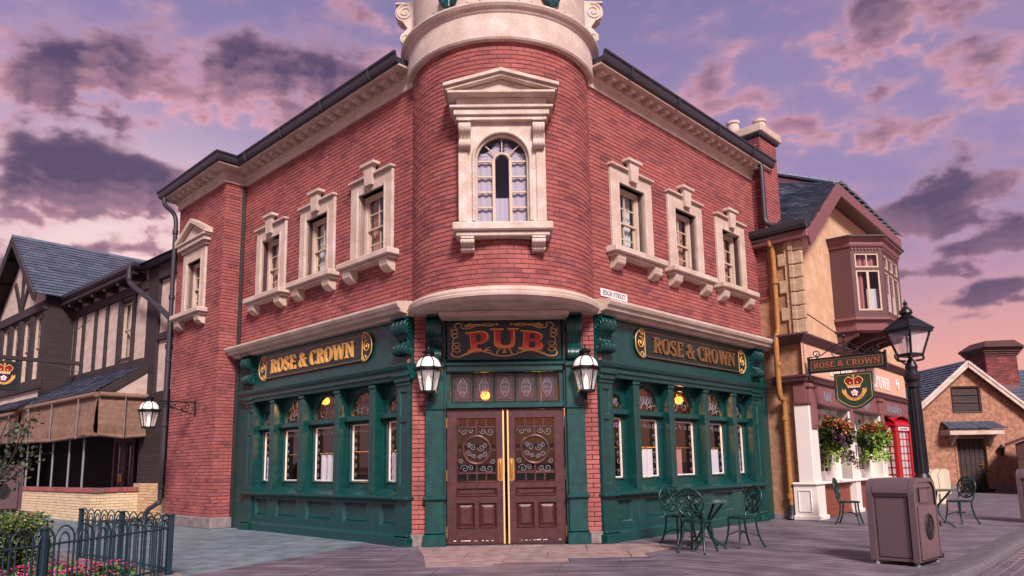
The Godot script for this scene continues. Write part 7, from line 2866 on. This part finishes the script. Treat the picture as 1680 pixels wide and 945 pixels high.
	l.lathe(Vector3.ZERO, [Vector2(0.0, 0.0), Vector2(0.06, 0.02), Vector2(0.10, 0.28), Vector2(0.14, 0.3), Vector2(0.05, 0.4), Vector2(0.0, 0.46)], 8)
	l.bbox(-0.03, 0.03, 0.2, 0.36, -0.14, 0.0)
	obj("body", l, M.iron, lt)
	l = mb(Transform3D(Basis.IDENTITY, Vector3(18.55, 1.3, -26.86)))
	l.lathe(Vector3.ZERO, [Vector2(0.064, 0.05), Vector2(0.095, 0.25)], 8)
	obj("pane", l, M.pane_lantern, lt)
	outbuilding()
	shed()
	# cream slatted screen folded against the wall
	var sc := thing("folding_screen", "cream scalloped-top folding barrier left of the cottage door", "barrier", Vector3(15.0, 0, -25.2))
	for i in 3:
		var s := mb(Transform3D(Basis(Vector3.UP, 0.35 if i % 2 else -0.35), Vector3(14.75 + i * 0.27, 0, -25.2)))
		var p := PackedVector2Array([Vector2(-0.145, 0.05), Vector2(0.145, 0.05), Vector2(0.145, 0.83)])
		for k in 7:
			p.append(Vector2(lerpf(0.13, -0.13, k / 6.0), 0.86 + 0.05 * sin(PI * k / 6.0)))
		p.append(Vector2(-0.145, 0.83))
		s.prism(p, -0.03, 0.03)
		obj("panel", s, M.cream_plastic, sc)
	for i in 4:
		var pk := thing("fence_picket", "%s round-topped cream picket between telephone box and lamp post" % ["leftmost", "second", "third", "rightmost"][i], "picket", Vector3(11.75 + i * 0.21, 0, -20.6), "round-topped pickets by the telephone box")
		var m := mb(Transform3D(Basis.IDENTITY, pk.position))
		var p := PackedVector2Array([Vector2(-0.075, 0), Vector2(0.075, 0), Vector2(0.075, 0.72), Vector2(0.095, 0.8), Vector2(0.0, 0.95), Vector2(-0.095, 0.8), Vector2(-0.075, 0.72)])
		m.prism(p, -0.015, 0.015)
		obj("pale", m, M.cream_plastic, pk)

func outbuilding() -> void:
	var o := Vector3(13.2, 0, -27.5)
	var f := frame(o, Vector3.RIGHT, Vector3.BACK)
	var t := thing("brick_outbuilding", "low brown brick building with white eaves and slate roof behind the telephone box", "building", o)
	var w := mb(f)
	w.box(-4.0, 2.2, 0, 3.0, -4.0, 0.0)
	obj("mortar_wall", w, M.mortar, t)
	var b := []
	lay(b, f, -2.5, 2.2, 0.0, 2.6, 0.0, [], [Color(0.75, 0.62, 0.55), Color(0.62, 0.5, 0.46), Color(0.85, 0.7, 0.6)])
	emit_bricks(b, t, M.brick, 200)
	w = mb(f)
	w.bbox(-4.0, 2.25, 2.62, 2.95, 0.0, 0.25)
	obj("eaves_board", w, M.white, t)
	w = mb(f)
	slates(w, Vector3(-4.0, 2.97, 0.35), Vector3(2.35, 2.97, 0.35), Vector3(2.35, 4.3, -2.0), Vector3(-4.0, 4.3, -2.0), 0.32, 0.2)
	stuff("roof_slates", w, M.slate, t)
	w = mb(f)
	w.quad(Vector3(-4, 2.95, 0.3), Vector3(2.3, 2.95, 0.3), Vector3(2.3, 4.28, -2), Vector3(-4, 4.28, -2))
	w.quad(Vector3(-4, 2.95, -4.3), Vector3(2.3, 2.95, -4.3), Vector3(2.3, 4.28, -2), Vector3(-4, 4.28, -2))
	obj("roof_boarding", w, M.gutter, t)
	w = mb(f)
	w.tube(smooth([Vector3(0.35, 2.9, 0.3), Vector3(0.3, 2.7, 0.3), Vector3(0.0, 2.45, 0.1), Vector3(0.0, 0.0, 0.1)], 5), 0.06, 8)
	obj("downpipe", w, M.gutter, t)

func shed() -> void:
	var o := Vector3(18.0, 0, -24.4)
	var f := frame(o, Vector3(0.81, 0, 0.586).normalized(), Vector3(-0.586, 0, 0.81).normalized())
	var t := thing("wooden_shed", "reddish brown wooden shed with low gable at the right edge", "shed", o)
	var w := mb(f)
	w.box(-0.55, 1.2, 0, 1.72, -2.0, 0.0)
	w.prism(PackedVector2Array([Vector2(-0.55, 1.72), Vector2(1.2, 1.72), Vector2(0.55, 2.15)]), -2.0, 0.0)
	obj("body", w, M.shed, t)
	for i in 3:
		w = mb(f)
		w.bbox(-0.5, 1.15, 0.1 + i * 0.55, 0.18 + i * 0.55, 0.0, 0.03)
		obj("rail", w, M.shed, t)
	for i in 7:
		w = mb(f)
		w.bbox(-0.54 + i * 0.25, -0.31 + i * 0.25, 0.02, 1.72, -0.01, 0.018)
		obj("plank", w, M.shed, t)
	w = mb(f)
	bar(w, Vector3(-0.85, 1.68, 0.15), Vector3(0.6, 2.25, 0.15), 0.08, 0.09)
	bar(w, Vector3(0.6, 2.25, 0.15), Vector3(1.5, 1.7, 0.15), 0.08, 0.09)
	w.quad(Vector3(-0.85, 1.72, 0.15), Vector3(0.6, 2.29, 0.15), Vector3(0.6, 2.29, -2.2), Vector3(-0.85, 1.72, -2.2))
	w.quad(Vector3(0.6, 2.29, 0.15), Vector3(1.5, 1.72, 0.15), Vector3(1.5, 1.72, -2.2), Vector3(0.6, 2.29, -2.2))
	obj("roof", w, M.mauve_dark, t)

# ---- street furniture on the terrace
func lamp_post(label: String, at: Vector3, turn: float) -> void:
	var t := thing("street_lamp", label, "street lamp", at, "black street lamps")
	var f := Transform3D(Basis(Vector3.UP, turn), at)
	var p := mb(f)
	p.lathe(Vector3.ZERO, [Vector2(0.160, 0), Vector2(0.160, 0.05), Vector2(0.128, 0.08), Vector2(0.120, 0.3), Vector2(0.132, 0.34), Vector2(0.112, 0.38), Vector2(0.100, 0.9), Vector2(0.112, 0.95), Vector2(0.120, 0.98), Vector2(0.104, 1.02), Vector2(0.080, 1.07)], 12)
	p.lathe(Vector3.ZERO, [Vector2(0.080, 1.07), Vector2(0.074, 1.3), Vector2(0.068, 2.2)], 12)
	p.lathe(Vector3.ZERO, [Vector2(0.068, 2.2), Vector2(0.096, 2.22), Vector2(0.096, 2.27), Vector2(0.076, 2.29), Vector2(0.104, 2.33), Vector2(0.108, 2.39), Vector2(0.088, 2.42), Vector2(0.068, 2.45), Vector2(0.080, 2.5), Vector2(0.056, 2.56), Vector2(0.040, 2.6), Vector2(0.000, 2.6)], 20)
	for k in 12:
		var a := TAU * (k + 0.5) / 12
		p.tube([Vector3(sin(a) * 0.08, 1.08, cos(a) * 0.08), Vector3(sin(a) * 0.067, 2.19, cos(a) * 0.067)], 0.01, 4)
	obj("post", p, M.iron, t)
	var fr := mb(f)
	var b := 0.105
	var e := 0.185
	var y0 := 2.66
	var y1 := 2.98
	for s in 4:
		var q := Transform3D(Basis(Vector3.UP, PI / 2 * s), Vector3.ZERO)
		fr.xf = f * q
		fr.tube([Vector3(b, y0, b), Vector3(e, y1, e)], 0.017, 5)
		fr.bbox(-b - 0.015, b + 0.015, y0 - 0.02, y0 + 0.02, b - 0.02, b + 0.02)
		fr.bbox(-e - 0.03, e + 0.03, y1 - 0.015, y1 + 0.03, e - 0.025, e + 0.035)
		fr.quad(Vector3(-e - 0.04, y1 + 0.03, e + 0.04), Vector3(e + 0.04, y1 + 0.03, e + 0.04), Vector3(0.09, y1 + 0.2, 0.06), Vector3(-0.06, y1 + 0.2, 0.06))
		fr.tube([Vector3(e + 0.04, y1 + 0.03, e + 0.04), Vector3(0.06, y1 + 0.2, 0.06)], 0.012, 4)
		fr.tube(smooth([Vector3(0.04, 2.58, 0.04), Vector3(0.11, 2.6, 0.11), Vector3(b * 0.9, y0, b * 0.9)], 4), 0.016, 5)
	fr.xf = f
	fr.box(-b, b, y0 - 0.015, y0, -b, b)
	fr.lathe(Vector3(0, y1, 0), [Vector2(0.085, 0.19), Vector2(0.09, 0.21), Vector2(0.06, 0.23), Vector2(0.085, 0.26), Vector2(0.075, 0.3), Vector2(0.035, 0.34), Vector2(0.02, 0.37), Vector2(0.032, 0.395), Vector2(0.015, 0.42), Vector2(0.0, 0.47)], 14)
	fr.tube([Vector3(-0.24, 2.60, 0), Vector3(-0.05, 2.5, 0)], 0.013, 5)
	var sp := []
	for v in spiral(Vector2(-0.24, 2.64), 0.05, 0.02, -PI / 2, -PI / 2 - 5.0, 10):
		sp.append(v)
	fr.tube(sp, 0.012, 5)
	obj("lantern_frame", fr, M.iron, t)
	for s in 4:
		var g := mb(f * Transform3D(Basis(Vector3.UP, PI / 2 * s), Vector3.ZERO))
		g.quad(Vector3(-b, y0, b), Vector3(b, y0, b), Vector3(e, y1, e), Vector3(-e, y1, e))
		obj("pane", g, M.pane_lantern, t)
	var c := mb(f)
	c.lathe(Vector3(0, y0, 0), [Vector2(0.04, 0), Vector2(0.035, 0.09), Vector2(0.025, 0.1), Vector2(0.03, 0.16), Vector2(0.0, 0.24)], 12)
	obj("lamp_bulb", c, M.cream_plastic, t)

func make_bin() -> Node3D:
	# built at the origin: long side along z, emblem end facing +x
	var t := thing("trash_bin", "", "trash bin", Vector3.ZERO, "brown round-topped trash bins")
	var L := 0.37   # half length along z
	var X := 0.28   # half depth along x
	var b := mb()
	# rounded-top end profile in (z, y), pushed along x
	var prof := PackedVector2Array([Vector2(-L, 0.05), Vector2(L, 0.05), Vector2(L, 0.86)])
	prof.append_array(arc(L - 0.17, 0.86, 0.17, 0, 90, 8))
	prof.append_array(arc(-L + 0.17, 0.86, 0.17, 90, 180, 8))
	var inner := PackedVector2Array()
	for q in prof:
		inner.append(Vector2(q.x * 0.9, 0.05 + (q.y - 0.05) * 0.955))
	b.xf = Transform3D(Basis(Vector3(0, 0, 1), Vector3.UP, Vector3(-1, 0, 0)), Vector3.ZERO)
	b.prism(inner, -X + 0.02, X - 0.02)
	# end hoops
	for s in [-1.0, 1.0]:
		var hoop := []
		for q in prof:
			hoop.append(Vector3(q.x, q.y, s * (X - 0.03)))
		for i in prof.size():
			var a := prof[i]
			var d := prof[(i + 1) % prof.size()]
			var ia := inner[i]
			var id := inner[(i + 1) % prof.size()]
			for z in [s * X, s * (X - 0.07)]:
				b.quad(Vector3(a.x, a.y, z), Vector3(d.x, d.y, z), Vector3(id.x, id.y, z), Vector3(ia.x, ia.y, z))
			b.quad(Vector3(a.x, a.y, s * (X - 0.07)), Vector3(d.x, d.y, s * (X - 0.07)), Vector3(d.x, d.y, s * X), Vector3(a.x, a.y, s * X))
	# corner posts of the body sides
	obj("body", b, M.bin, t)
	var top := mb()
	top.xf = b.xf
	var cap := PackedVector2Array()
	cap.append_array(arc(L - 0.175, 0.86, 0.175, 0, 90, 8))
	cap.append_array(arc(-L + 0.175, 0.86, 0.175, 90, 180, 8))
	top.prism(cap, -X + 0.075, X - 0.075)
	obj("lid", top, M.bin, t)
	var pn := mb()
	for s in [-1.0, 1.0]:
		pn.xf = Transform3D(Basis.IDENTITY if s > 0 else Basis(Vector3.UP, PI), Vector3.ZERO)
		pn.bead([-X + 0.1, X - 0.1, 0.1, 0.80], L * 0.9, 0.012, 0.006)
	stuff("side_seam", pn, M.bin_dark, t, false)
	for s in [1.0, -1.0]:
		var e := Transform3D(Basis(Vector3.UP, PI / 2 * s), Vector3.ZERO)
		var d := mb(e)
		d.bbox(-L * 0.78, L * 0.78, 0.07, 0.70, X - 0.03, X + 0.012, 0.01)
		var dr := obj("end_door", d, M.bin, t)
		d = mb(e)
		d.rim([-0.2, 0.2, 0.74, 0.92], [-0.15, 0.15, 0.77, 0.90], X + 0.004, X - 0.08)
		d.quad(Vector3(-0.15, 0.77, X - 0.08), Vector3(0.15, 0.77, X - 0.08), Vector3(0.15, 0.9, X - 0.1), Vector3(-0.15, 0.9, X - 0.1))
		obj("flap", d, M.bin, t)
		d = mb(e)
		var o := []
		for k in 20:
			var a := TAU * k / 20
			o.append(Vector3(cos(a) * 0.12, 0.45 + sin(a) * 0.145, X + 0.016))
		d.tube(o, 0.014, 6, -1, true)
		var disc := PackedVector2Array()
		for k in 20:
			var a := TAU * k / 20
			disc.append(Vector2(cos(a) * 0.12, 0.45 + sin(a) * 0.145))
		d.prism(disc, X + 0.01, X + 0.017)
		obj("emblem", d, M.bin_dark, dr)
		d = mb(e)
		for k in 8:
			var a := TAU * k / 8
			var r := 0.1 if k % 2 == 0 else 0.055
			d.tube([Vector3(0, 0.45, X + 0.02), Vector3(cos(a) * r, 0.45 + sin(a) * r * 1.2, X + 0.02)], 0.014, 5, 0.003)
		for k in 4:
			var pts := []
			for v in spiral(Vector2(cos(TAU * (k + 0.5) / 4) * 0.075, 0.45 + sin(TAU * (k + 0.5) / 4) * 0.09), 0.025, 0.008, 0, 6.0, 10):
				pts.append(Vector3(v.x, v.y, X + 0.018))
			d.tube(pts, 0.006, 4)
		obj("emblem_star", d, M.lead, dr)
	for sx in [-1.0, 1.0]:
		for sz in [-1.0, 1.0]:
			var ft := mb()
			ft.lathe(Vector3(sx * (X - 0.05), 0, sz * (L - 0.06)), [Vector2(0.03, 0), Vector2(0.03, 0.02), Vector2(0.018, 0.03), Vector2(0.018, 0.06)], 8)
			obj("foot", ft, M.steel, t)
	return t

func make_chair() -> Node3D:
	# garden chair of green iron, facing +z
	var t := thing("garden_chair", "", "chair", Vector3.ZERO, "green iron garden chairs")
	var s := mb()
	s.lathe(Vector3(0, 0.42, 0), [Vector2(0.185, 0.0), Vector2(0.205, 0.008), Vector2(0.21, 0.02), Vector2(0.2, 0.03), Vector2(0.18, 0.028), Vector2(0.17, 0.02)], 28)
	for r in [0.06, 0.115]:
		var p := []
		for k in 20:
			p.append(Vector3(sin(TAU * k / 20) * r, 0.437, cos(TAU * k / 20) * r))
		s.tube(p, 0.01, 5, -1, true)
	for k in 14:
		var a := TAU * k / 14
		s.tube([Vector3(sin(a) * 0.05, 0.437, cos(a) * 0.05), Vector3(sin(a + 0.2) * 0.18, 0.437, cos(a + 0.2) * 0.18)], 0.013, 5, 0.009)
	obj("seat", s, M.iron_green, t)
	for q in [[0.15, 0.14, 0.2, 0.2], [-0.15, 0.14, -0.2, 0.2], [0.15, -0.14, 0.2, -0.24], [-0.15, -0.14, -0.2, -0.24]]:
		var l := mb()
		l.tube(smooth([Vector3(q[0], 0.43, q[1]), Vector3(q[0] * 1.02, 0.3, q[1] * 1.02), Vector3(lerpf(q[0], q[2], 0.4), 0.14, lerpf(q[1], q[3], 0.4)), Vector3(q[2], 0.0, q[3])], 5), 0.0165, 6)
		l.ball(Vector3(q[2], 0.012, q[3]), 0.018, 6)
		obj("leg", l, M.iron_green, t)
	var st := mb()
	for sx in [-1.0, 1.0]:
		st.tube(smooth([Vector3(sx * 0.17, 0.16, 0.165), Vector3(sx * 0.08, 0.22, 0.06), Vector3(sx * 0.08, 0.22, -0.06), Vector3(sx * 0.17, 0.16, -0.17)], 5), 0.009, 5)
	st.tube([Vector3(-0.095, 0.215, 0), Vector3(0.095, 0.215, 0)], 0.009, 5)
	obj("stretcher", st, M.iron_green, t)
	# oval back leaning slightly
	var bk := mb(Transform3D(Basis(Vector3.RIGHT, -0.16), Vector3(0, 0.43, -0.17)))
	var lo := []
	for k in 30:
		var a := TAU * k / 30
		lo.append(Vector3(sin(a) * 0.205, 0.275 + cos(a) * 0.20, 0.0))
	bk.tube(lo, 0.0165, 7, -1, true)
	for sx in [-1.0, 1.0]:
		bk.tube(smooth([Vector3(sx * 0.15, 0.0, 0.02), Vector3(sx * 0.17, 0.08, 0.0), Vector3(sx * 0.17, 0.17, 0)], 4), 0.015, 6)
	var back := obj("back_frame", bk, M.iron_green, t)
	var orn := mb(bk.xf)
	for sx in [-1.0, 1.0]:
		orn.tube(smooth([Vector3(0, 0.08, 0), Vector3(sx * 0.06, 0.17, 0), Vector3(sx * 0.02, 0.26, 0), Vector3(sx * 0.09, 0.34, 0), Vector3(sx * 0.16, 0.37, 0)], 5), 0.011, 5)
		orn.tube(smooth([Vector3(0, 0.2, 0), Vector3(sx * 0.11, 0.22, 0), Vector3(sx * 0.16, 0.3, 0), Vector3(sx * 0.12, 0.33, 0)], 5), 0.01, 5)
		for q in [[0.06, 0.3], [0.11, 0.39], [0.05, 0.41], [0.13, 0.26], [0.05, 0.17], [0.03, 0.35]]:
			orn.lathe(Vector3(sx * q[0], q[1], 0), [Vector2(0.0, -0.028), Vector2(0.026, 0.0), Vector2(0.0, 0.028)], 6)
		var p := []
		for v in spiral(Vector2(sx * 0.11, 0.17), 0.04, 0.012, PI / 2, PI / 2 + sx * 6.0, 10):
			p.append(v)
		orn.tube(p, 0.009, 5)
	orn.tube([Vector3(0, 0.08, 0), Vector3(0, 0.46, 0)], 0.009, 5)
	orn.lathe(Vector3(0, 0.33, 0), [Vector2(0.0, -0.05), Vector2(0.035, 0.0), Vector2(0.0, 0.06)], 6)
	obj("leaf_ornament", orn, M.iron_green, back)
	return t

func make_table() -> Node3D:
	var t := thing("garden_table", "", "table", Vector3.ZERO, "round green iron tables")
	var s := mb()
	s.lathe(Vector3(0, 0.70, 0), [Vector2(0.0, 0.0), Vector2(0.37, 0.0), Vector2(0.385, 0.006), Vector2(0.385, 0.018), Vector2(0.37, 0.024), Vector2(0.0, 0.026)], 40)
	obj("table_top", s, M.table_green_skylit, t)
	for k in 4:
		var a := TAU * (k + 0.5) / 4
		var d := Vector3(sin(a), 0, cos(a))
		var l := mb()
		l.tube(smooth([d * 0.27 + Vector3(0, 0.7, 0), d * 0.2 + Vector3(0, 0.6, 0), d * 0.07 + Vector3(0, 0.42, 0), d * 0.06 + Vector3(0, 0.3, 0), d * 0.14 + Vector3(0, 0.14, 0), d * 0.26 + Vector3(0, 0.04, 0), d * 0.30 + Vector3(0, 0.0, 0)], 5), 0.018, 6)
		obj("leg", l, M.iron_green, t)
	var r := mb()
	var p := []
	for k in 18:
		p.append(Vector3(sin(TAU * k / 18) * 0.075, 0.36, cos(TAU * k / 18) * 0.075))
	r.tube(p, 0.01, 5, -1, true)
	obj("ring", r, M.iron_green, t)
	return t

func facing(at: Vector3, towards: Vector3) -> Transform3D:
	var d := towards - at
	return Transform3D(Basis(Vector3.UP, atan2(d.x, d.z)), at)

func make_terrace() -> void:
	lamp_post("black lamp post with four-sided lantern beside the nearest brown bin", Vector3(5.5, 0, -9.62), 0.35)
	lamp_post("black lamp post behind the far bin, lantern cut by the right edge", Vector3(11.0, 0, -13.35), 0.35)
	lamp_post("small distant black lamp post in front of the shed at right edge", Vector3(19.2, 0, -23.2), 0.35)
	var b := make_bin()
	b.set_meta("label", "large brown round-topped trash bin in front of the lamp post")
	b.transform = Transform3D(Basis(Vector3.UP, -0.85), Vector3(4.93, 0, -9.14))
	dup(b, "brown trash bin cut off by the right edge, near the kerb", Transform3D(Basis(Vector3.UP, -0.85), Vector3(10.5, 0, -14.3)))
	dup(b, "dark rounded bin standing on a brown block at the left edge", Transform3D(Basis(Vector3.UP, -0.75), Vector3(-11.2, 0.42, -16.4)))
	# two sets of tables and chairs
	var c0 := Vector3(2.98, 0, -11.05)
	var c1 := Vector3(8.05, 0, -13.75)
	var t := make_table()
	t.set_meta("label", "round green table before the pub window among three chairs")
	t.transform = Transform3D(Basis.IDENTITY.scaled(Vector3(1.1, 0.95, 1.1)), c0)
	dup(t, "round green table half hidden behind the nearest trash bin", Transform3D(Basis.IDENTITY.scaled(Vector3(1.1, 0.95, 1.1)), c1))
	var ch := make_chair()
	ch.set_meta("label", "green iron chair with its back to us, nearest of the pub table's three")
	ch.transform = facing(Vector3(2.72, 0, -10.55), c0 + Vector3(0.15, 0, 0))
	dup(ch, "green iron chair left of the pub table, against the shopfront panels", facing(Vector3(2.72, 0, -11.62), c0))
	dup(ch, "green iron chair right of the pub table, turned sideways", facing(Vector3(3.55, 0, -11.1), c0 + Vector3(0, 0, 0.1)))
	dup(ch, "green iron chair beside the white shop column, left of the bin", facing(Vector3(6.85, 0, -14.6), c1))
	dup(ch, "green iron chair right of the lamp post, facing the bin", facing(Vector3(8.85, 0, -14.25), c1 + Vector3(0, 0, -0.3)))

# ---- planting, railings, trees
func clump(m: MB, at: Vector3, size: Vector3, n: int, leaf_size: float, pal: Array, hollow := 0.6) -> void:
	for i in n:
		var d := rand_dir()
		var r := rng.randf_range(hollow, 1.05) * (1.0 + 0.18 * sin(d.x * 5.0 + at.x) * sin(d.z * 6.0) + 0.12 * sin(d.y * 8.0))
		var c: Color = pal[rng.randi() % pal.size()]
		leaf(m, at + d * size * r, (d + rand_dir()).normalized(), (d + rand_dir() * 0.7).normalized(), leaf_size * rng.randf_range(0.6, 1.3), c)

func make_garden() -> void:
	# clipped box hedge
	var h := thing("hedge", "clipped green box hedge inside the arched railings", "hedge", Vector3(-6.5, 0, -8.2))
	var m := mb()
	var lo := Vector3(-8.6, 0.02, -9.0)
	var hi := Vector3(-5.5, 0.80, -5.6)
	var pal := [Color(0.05, 0.09, 0.025), Color(0.09, 0.15, 0.03), Color(0.13, 0.20, 0.04), Color(0.20, 0.27, 0.06), Color(0.035, 0.065, 0.02)]
	for i in 26000:
		var p := Vector3.ZERO
		var n := Vector3.UP
		match i % 4:
			0, 1:
				p = Vector3(rng.randf_range(lo.x, hi.x), hi.y, rng.randf_range(lo.z, hi.z))
			2:
				p = Vector3(hi.x, rng.randf_range(lo.y, hi.y), rng.randf_range(lo.z, hi.z))
				n = Vector3.RIGHT
			3:
				p = Vector3(rng.randf_range(lo.x, hi.x), rng.randf_range(lo.y, hi.y), hi.z if i % 8 == 3 else lo.z)
				n = Vector3.BACK if i % 8 == 3 else Vector3.FORWARD
		p -= n * rng.randf() * rng.randf() * 0.14
		# rounded shoulders
		if p.y > hi.y - 0.1 and p.x > hi.x - 0.1:
			p -= Vector3(0.03, 0.04, 0)
		p += n * 0.03 * sin(p.x * 7.0) * sin(p.z * 6.0 + p.y * 5.0)
		leaf(m, p, (n * 0.7 + rand_dir()).normalized(), (n + rand_dir() * 0.6).normalized(), rng.randf_range(0.022, 0.045), pal[mini(int(rng.randf() * rng.randf() * 2.0 * pal.size()), 4)])
	stuff("foliage", m, M.leaf, h)
	m = mb()
	m.box(lo.x + 0.12, hi.x - 0.12, 0.0, hi.y - 0.13, lo.z + 0.12, hi.z - 0.12)
	obj("twiggy_core", m, M.soil, h)
	# flower bed
	var bed := mb()
	flat(bed, PackedVector2Array([Vector2(-8.8, -12.6), Vector2(-4.05, -8.75), Vector2(-4.75, -5.0), Vector2(-8.8, -5.0)]), 0.012)
	struct("flower_bed_soil", bed, M.soil)
	var kb := mb()
	kb.sweep([Vector2(-0.1, -0.02), Vector2(-0.1, 0.07), Vector2(0.08, 0.07), Vector2(0.1, 0.05), Vector2(0.1, -0.02)], [Vector2(-4.75, -5.0), Vector2(-3.93, -8.82)])
	kb.sweep([Vector2(-0.1, -0.02), Vector2(-0.1, 0.07), Vector2(0.08, 0.07), Vector2(0.1, 0.05), Vector2(0.1, -0.02)], [Vector2(-3.93, -8.82), Vector2(-8.8, -13.1)])
	struct("planter_kerb", kb, M.stone_grey)
	var fl := mb()
	for i in 1500:
		var z := rng.randf_range(-8.9, -5.6)
		var p := Vector3(rng.randf_range(-5.45, -4.4) - (z + 8.9) * 0.12, 0.0, z)
		var hh := rng.randf_range(0.1, 0.26)
		for k in 4:
			leaf(fl, p + Vector3(rng.randf_range(-0.05, 0.05), hh * rng.randf_range(0.3, 0.9), rng.randf_range(-0.05, 0.05)), (rand_dir() + Vector3.UP * 0.6).normalized(), Vector3.UP, rng.randf_range(0.04, 0.08), Color(0.06, 0.13, 0.03) if k % 2 else Color(0.10, 0.19, 0.04))
		if i % 2 == 0:
			var cc := Color(0.55, 0.03, 0.16) if i % 3 else Color(0.68, 0.10, 0.28)
			for k in 5:
				var a := TAU * k / 5
				leaf(fl, p + Vector3(0, hh, 0), Vector3(sin(a), 0.35, cos(a)).normalized(), Vector3.UP, 0.04, cc)
	var fo := stuff("magenta_flowers", fl, M.leaf, self)
	tag(fo, "low magenta bedding flowers with green leaves behind the railings", "flowers")
	railings()
	# dark shrub rising behind the hedge at the left edge
	var sh := thing("leafy_shrub", "dark loose-leaved shrub behind the hedge at the left edge", "shrub", Vector3(-6.75, 0, -9.55))
	var o := sh.position
	var st := mb()
	var fo2 := mb()
	for i in 16:
		var d := rand_dir()
		d.y = absf(d.y) * 1.3 + 0.5
		d = d.normalized()
		var L := rng.randf_range(0.6, 1.15)
		var a := o + Vector3(0, 0.9, 0)
		var tip := a + Vector3(d.x * L * 0.9, d.y * L * 1.15, d.z * L * 0.9)
		st.tube(smooth([o + Vector3(0, 0.3, 0), a, a.lerp(tip, 0.5) + rand_dir() * 0.08, tip], 4), 0.02, 5, 0.004)
		for k in 46:
			var q := a.lerp(tip, rng.randf_range(0.25, 1.05)) + rand_dir() * 0.13
			leaf(fo2, q, (d + rand_dir()).normalized(), rand_dir(), rng.randf_range(0.04, 0.075), [Color(0.03, 0.05, 0.02), Color(0.05, 0.075, 0.03), Color(0.02, 0.035, 0.02)][k % 3])
	obj("stems", st, M.bark, sh)
	stuff("foliage", fo2, M.leaf, sh)
	# brown block under the left bin
	var bl := thing("brown_plinth", "low brown block wall under the dark bin at the left edge", "low wall", Vector3(-11.2, 0, -16.4))
	var bm := mb(Transform3D(Basis(Vector3.UP, -0.75), Vector3(-11.2, 0, -16.4)))
	bm.bbox(-1.6, 0.75, 0, 0.34, -0.5, 0.5, 0.02)
	obj("block", bm, M.mauve_dark, bl)
	bm = mb(Transform3D(Basis(Vector3.UP, -0.75), Vector3(-11.2, 0, -16.4)))
	bm.bbox(-1.65, 0.8, 0.34, 0.42, -0.55, 0.55, 0.02)
	obj("coping", bm, M.mauve, bl)
	# dark trees beyond the cottage roofs
	var spots := [[Vector3(23.0, 0, -42.5), 5.6, 1.8, "dark leafy tree seen left of the cottage gable, over the brick outbuilding"], [Vector3(26.2, 0, -42.0), 6.1, 1.9, "tall dark tree just behind the cottage gable peak"], [Vector3(31.5, 0, -44.0), 5.8, 2.4, "dark tree right of the cottage chimney at the right edge"]]
	for s in spots:
		var t := thing("tree", s[3], "tree", s[0], "dark trees beyond the cottage")
		var tr := mb()
		tr.tube(smooth([s[0], s[0] + Vector3(0.1, s[1] * 0.35, 0), s[0] + Vector3(-0.05, s[1] * 0.7, 0.1)], 4), 0.28, 8, 0.1)
		for k in 6:
			var a := TAU * k / 6
			tr.tube(smooth([s[0] + Vector3(0, s[1] * 0.45, 0), s[0] + Vector3(sin(a) * 0.8, s[1] * 0.62, cos(a) * 0.8), s[0] + Vector3(sin(a) * 1.5, s[1] * 0.8, cos(a) * 1.5)], 3), 0.1, 5, 0.03)
		obj("trunk", tr, M.bark, t)
		var cr := mb()
		for k in 15:
			var d := rand_dir()
			clump(cr, s[0] + Vector3(d.x * s[2] * 0.8, s[1] * 0.78 + d.y * s[1] * 0.16, d.z * s[2] * 0.8), Vector3.ONE * rng.randf_range(0.5, 0.9), 330, 0.2, [Color(0.035, 0.05, 0.02), Color(0.05, 0.07, 0.03), Color(0.09, 0.08, 0.035), Color(0.025, 0.035, 0.015)])
		stuff("crown", cr, M.leaf, t)

# arched iron railings in two runs from the corner post
func railings() -> void:
	var corner := Vector3(-3.97, 0.08, -8.75)
	var runs := [[corner, corner + Vector3(-0.75, 0, -0.66) * 2.8, "arched dark iron railing running back from the corner post beside the path", 2], [corner, corner + Vector3(-0.75, 0, 3.55), "arched dark iron railing nearest us, in front of the flowers", 2]]
	for r in runs:
		var a: Vector3 = r[0]
		var b: Vector3 = r[1]
		var t := thing("iron_railing", r[2], "railing", a, "arched iron railings round the planting")
		var d := (b - a).normalized()
		var L := (b - a).length()
		for y in [0.06, 0.52]:
			var m := mb()
			m.tube([a + Vector3(0, y, 0), b + Vector3(0, y, 0)], 0.012, 5)
			obj("rail", m, M.iron_fence, t)
		var n: int = r[3]
		for i in n + 1:
			if i == 0 and r == runs[1]:
				continue
			var p := a.lerp(b, float(i) / n)
			var m := mb(Transform3D(Basis(Vector3.UP, atan2(d.x, d.z)), p))
			m.bbox(-0.03, 0.03, -0.06, 0.66, -0.03, 0.03, 0.008)
			m.bbox(-0.036, 0.036, 0.66, 0.68, -0.036, 0.036, 0.006)
			obj("post", m, M.iron_fence, t)
		# hoops that cross one another
		var k := int(round(L / 0.235))
		for i in k * 2:
			var c := (i / 2 + 0.5) * L / k
			var hw := 0.1175 if i % 2 else 0.060
			var m := mb()
			var p := [a + d * (c - hw) + Vector3(0, 0.0, 0)]
			for q in 11:
				var an := PI - PI * q / 10.0
				p.append(a + d * clampf(c + cos(an) * hw, 0, L) + Vector3(0, (0.56 if i % 2 else 0.53) + sin(an) * (0.12 if i % 2 else 0.09), 0))
			p.append(a + d * (c + hw))
			m.tube(p, 0.0085, 5)
			obj("hoop", m, M.iron_fence, t)
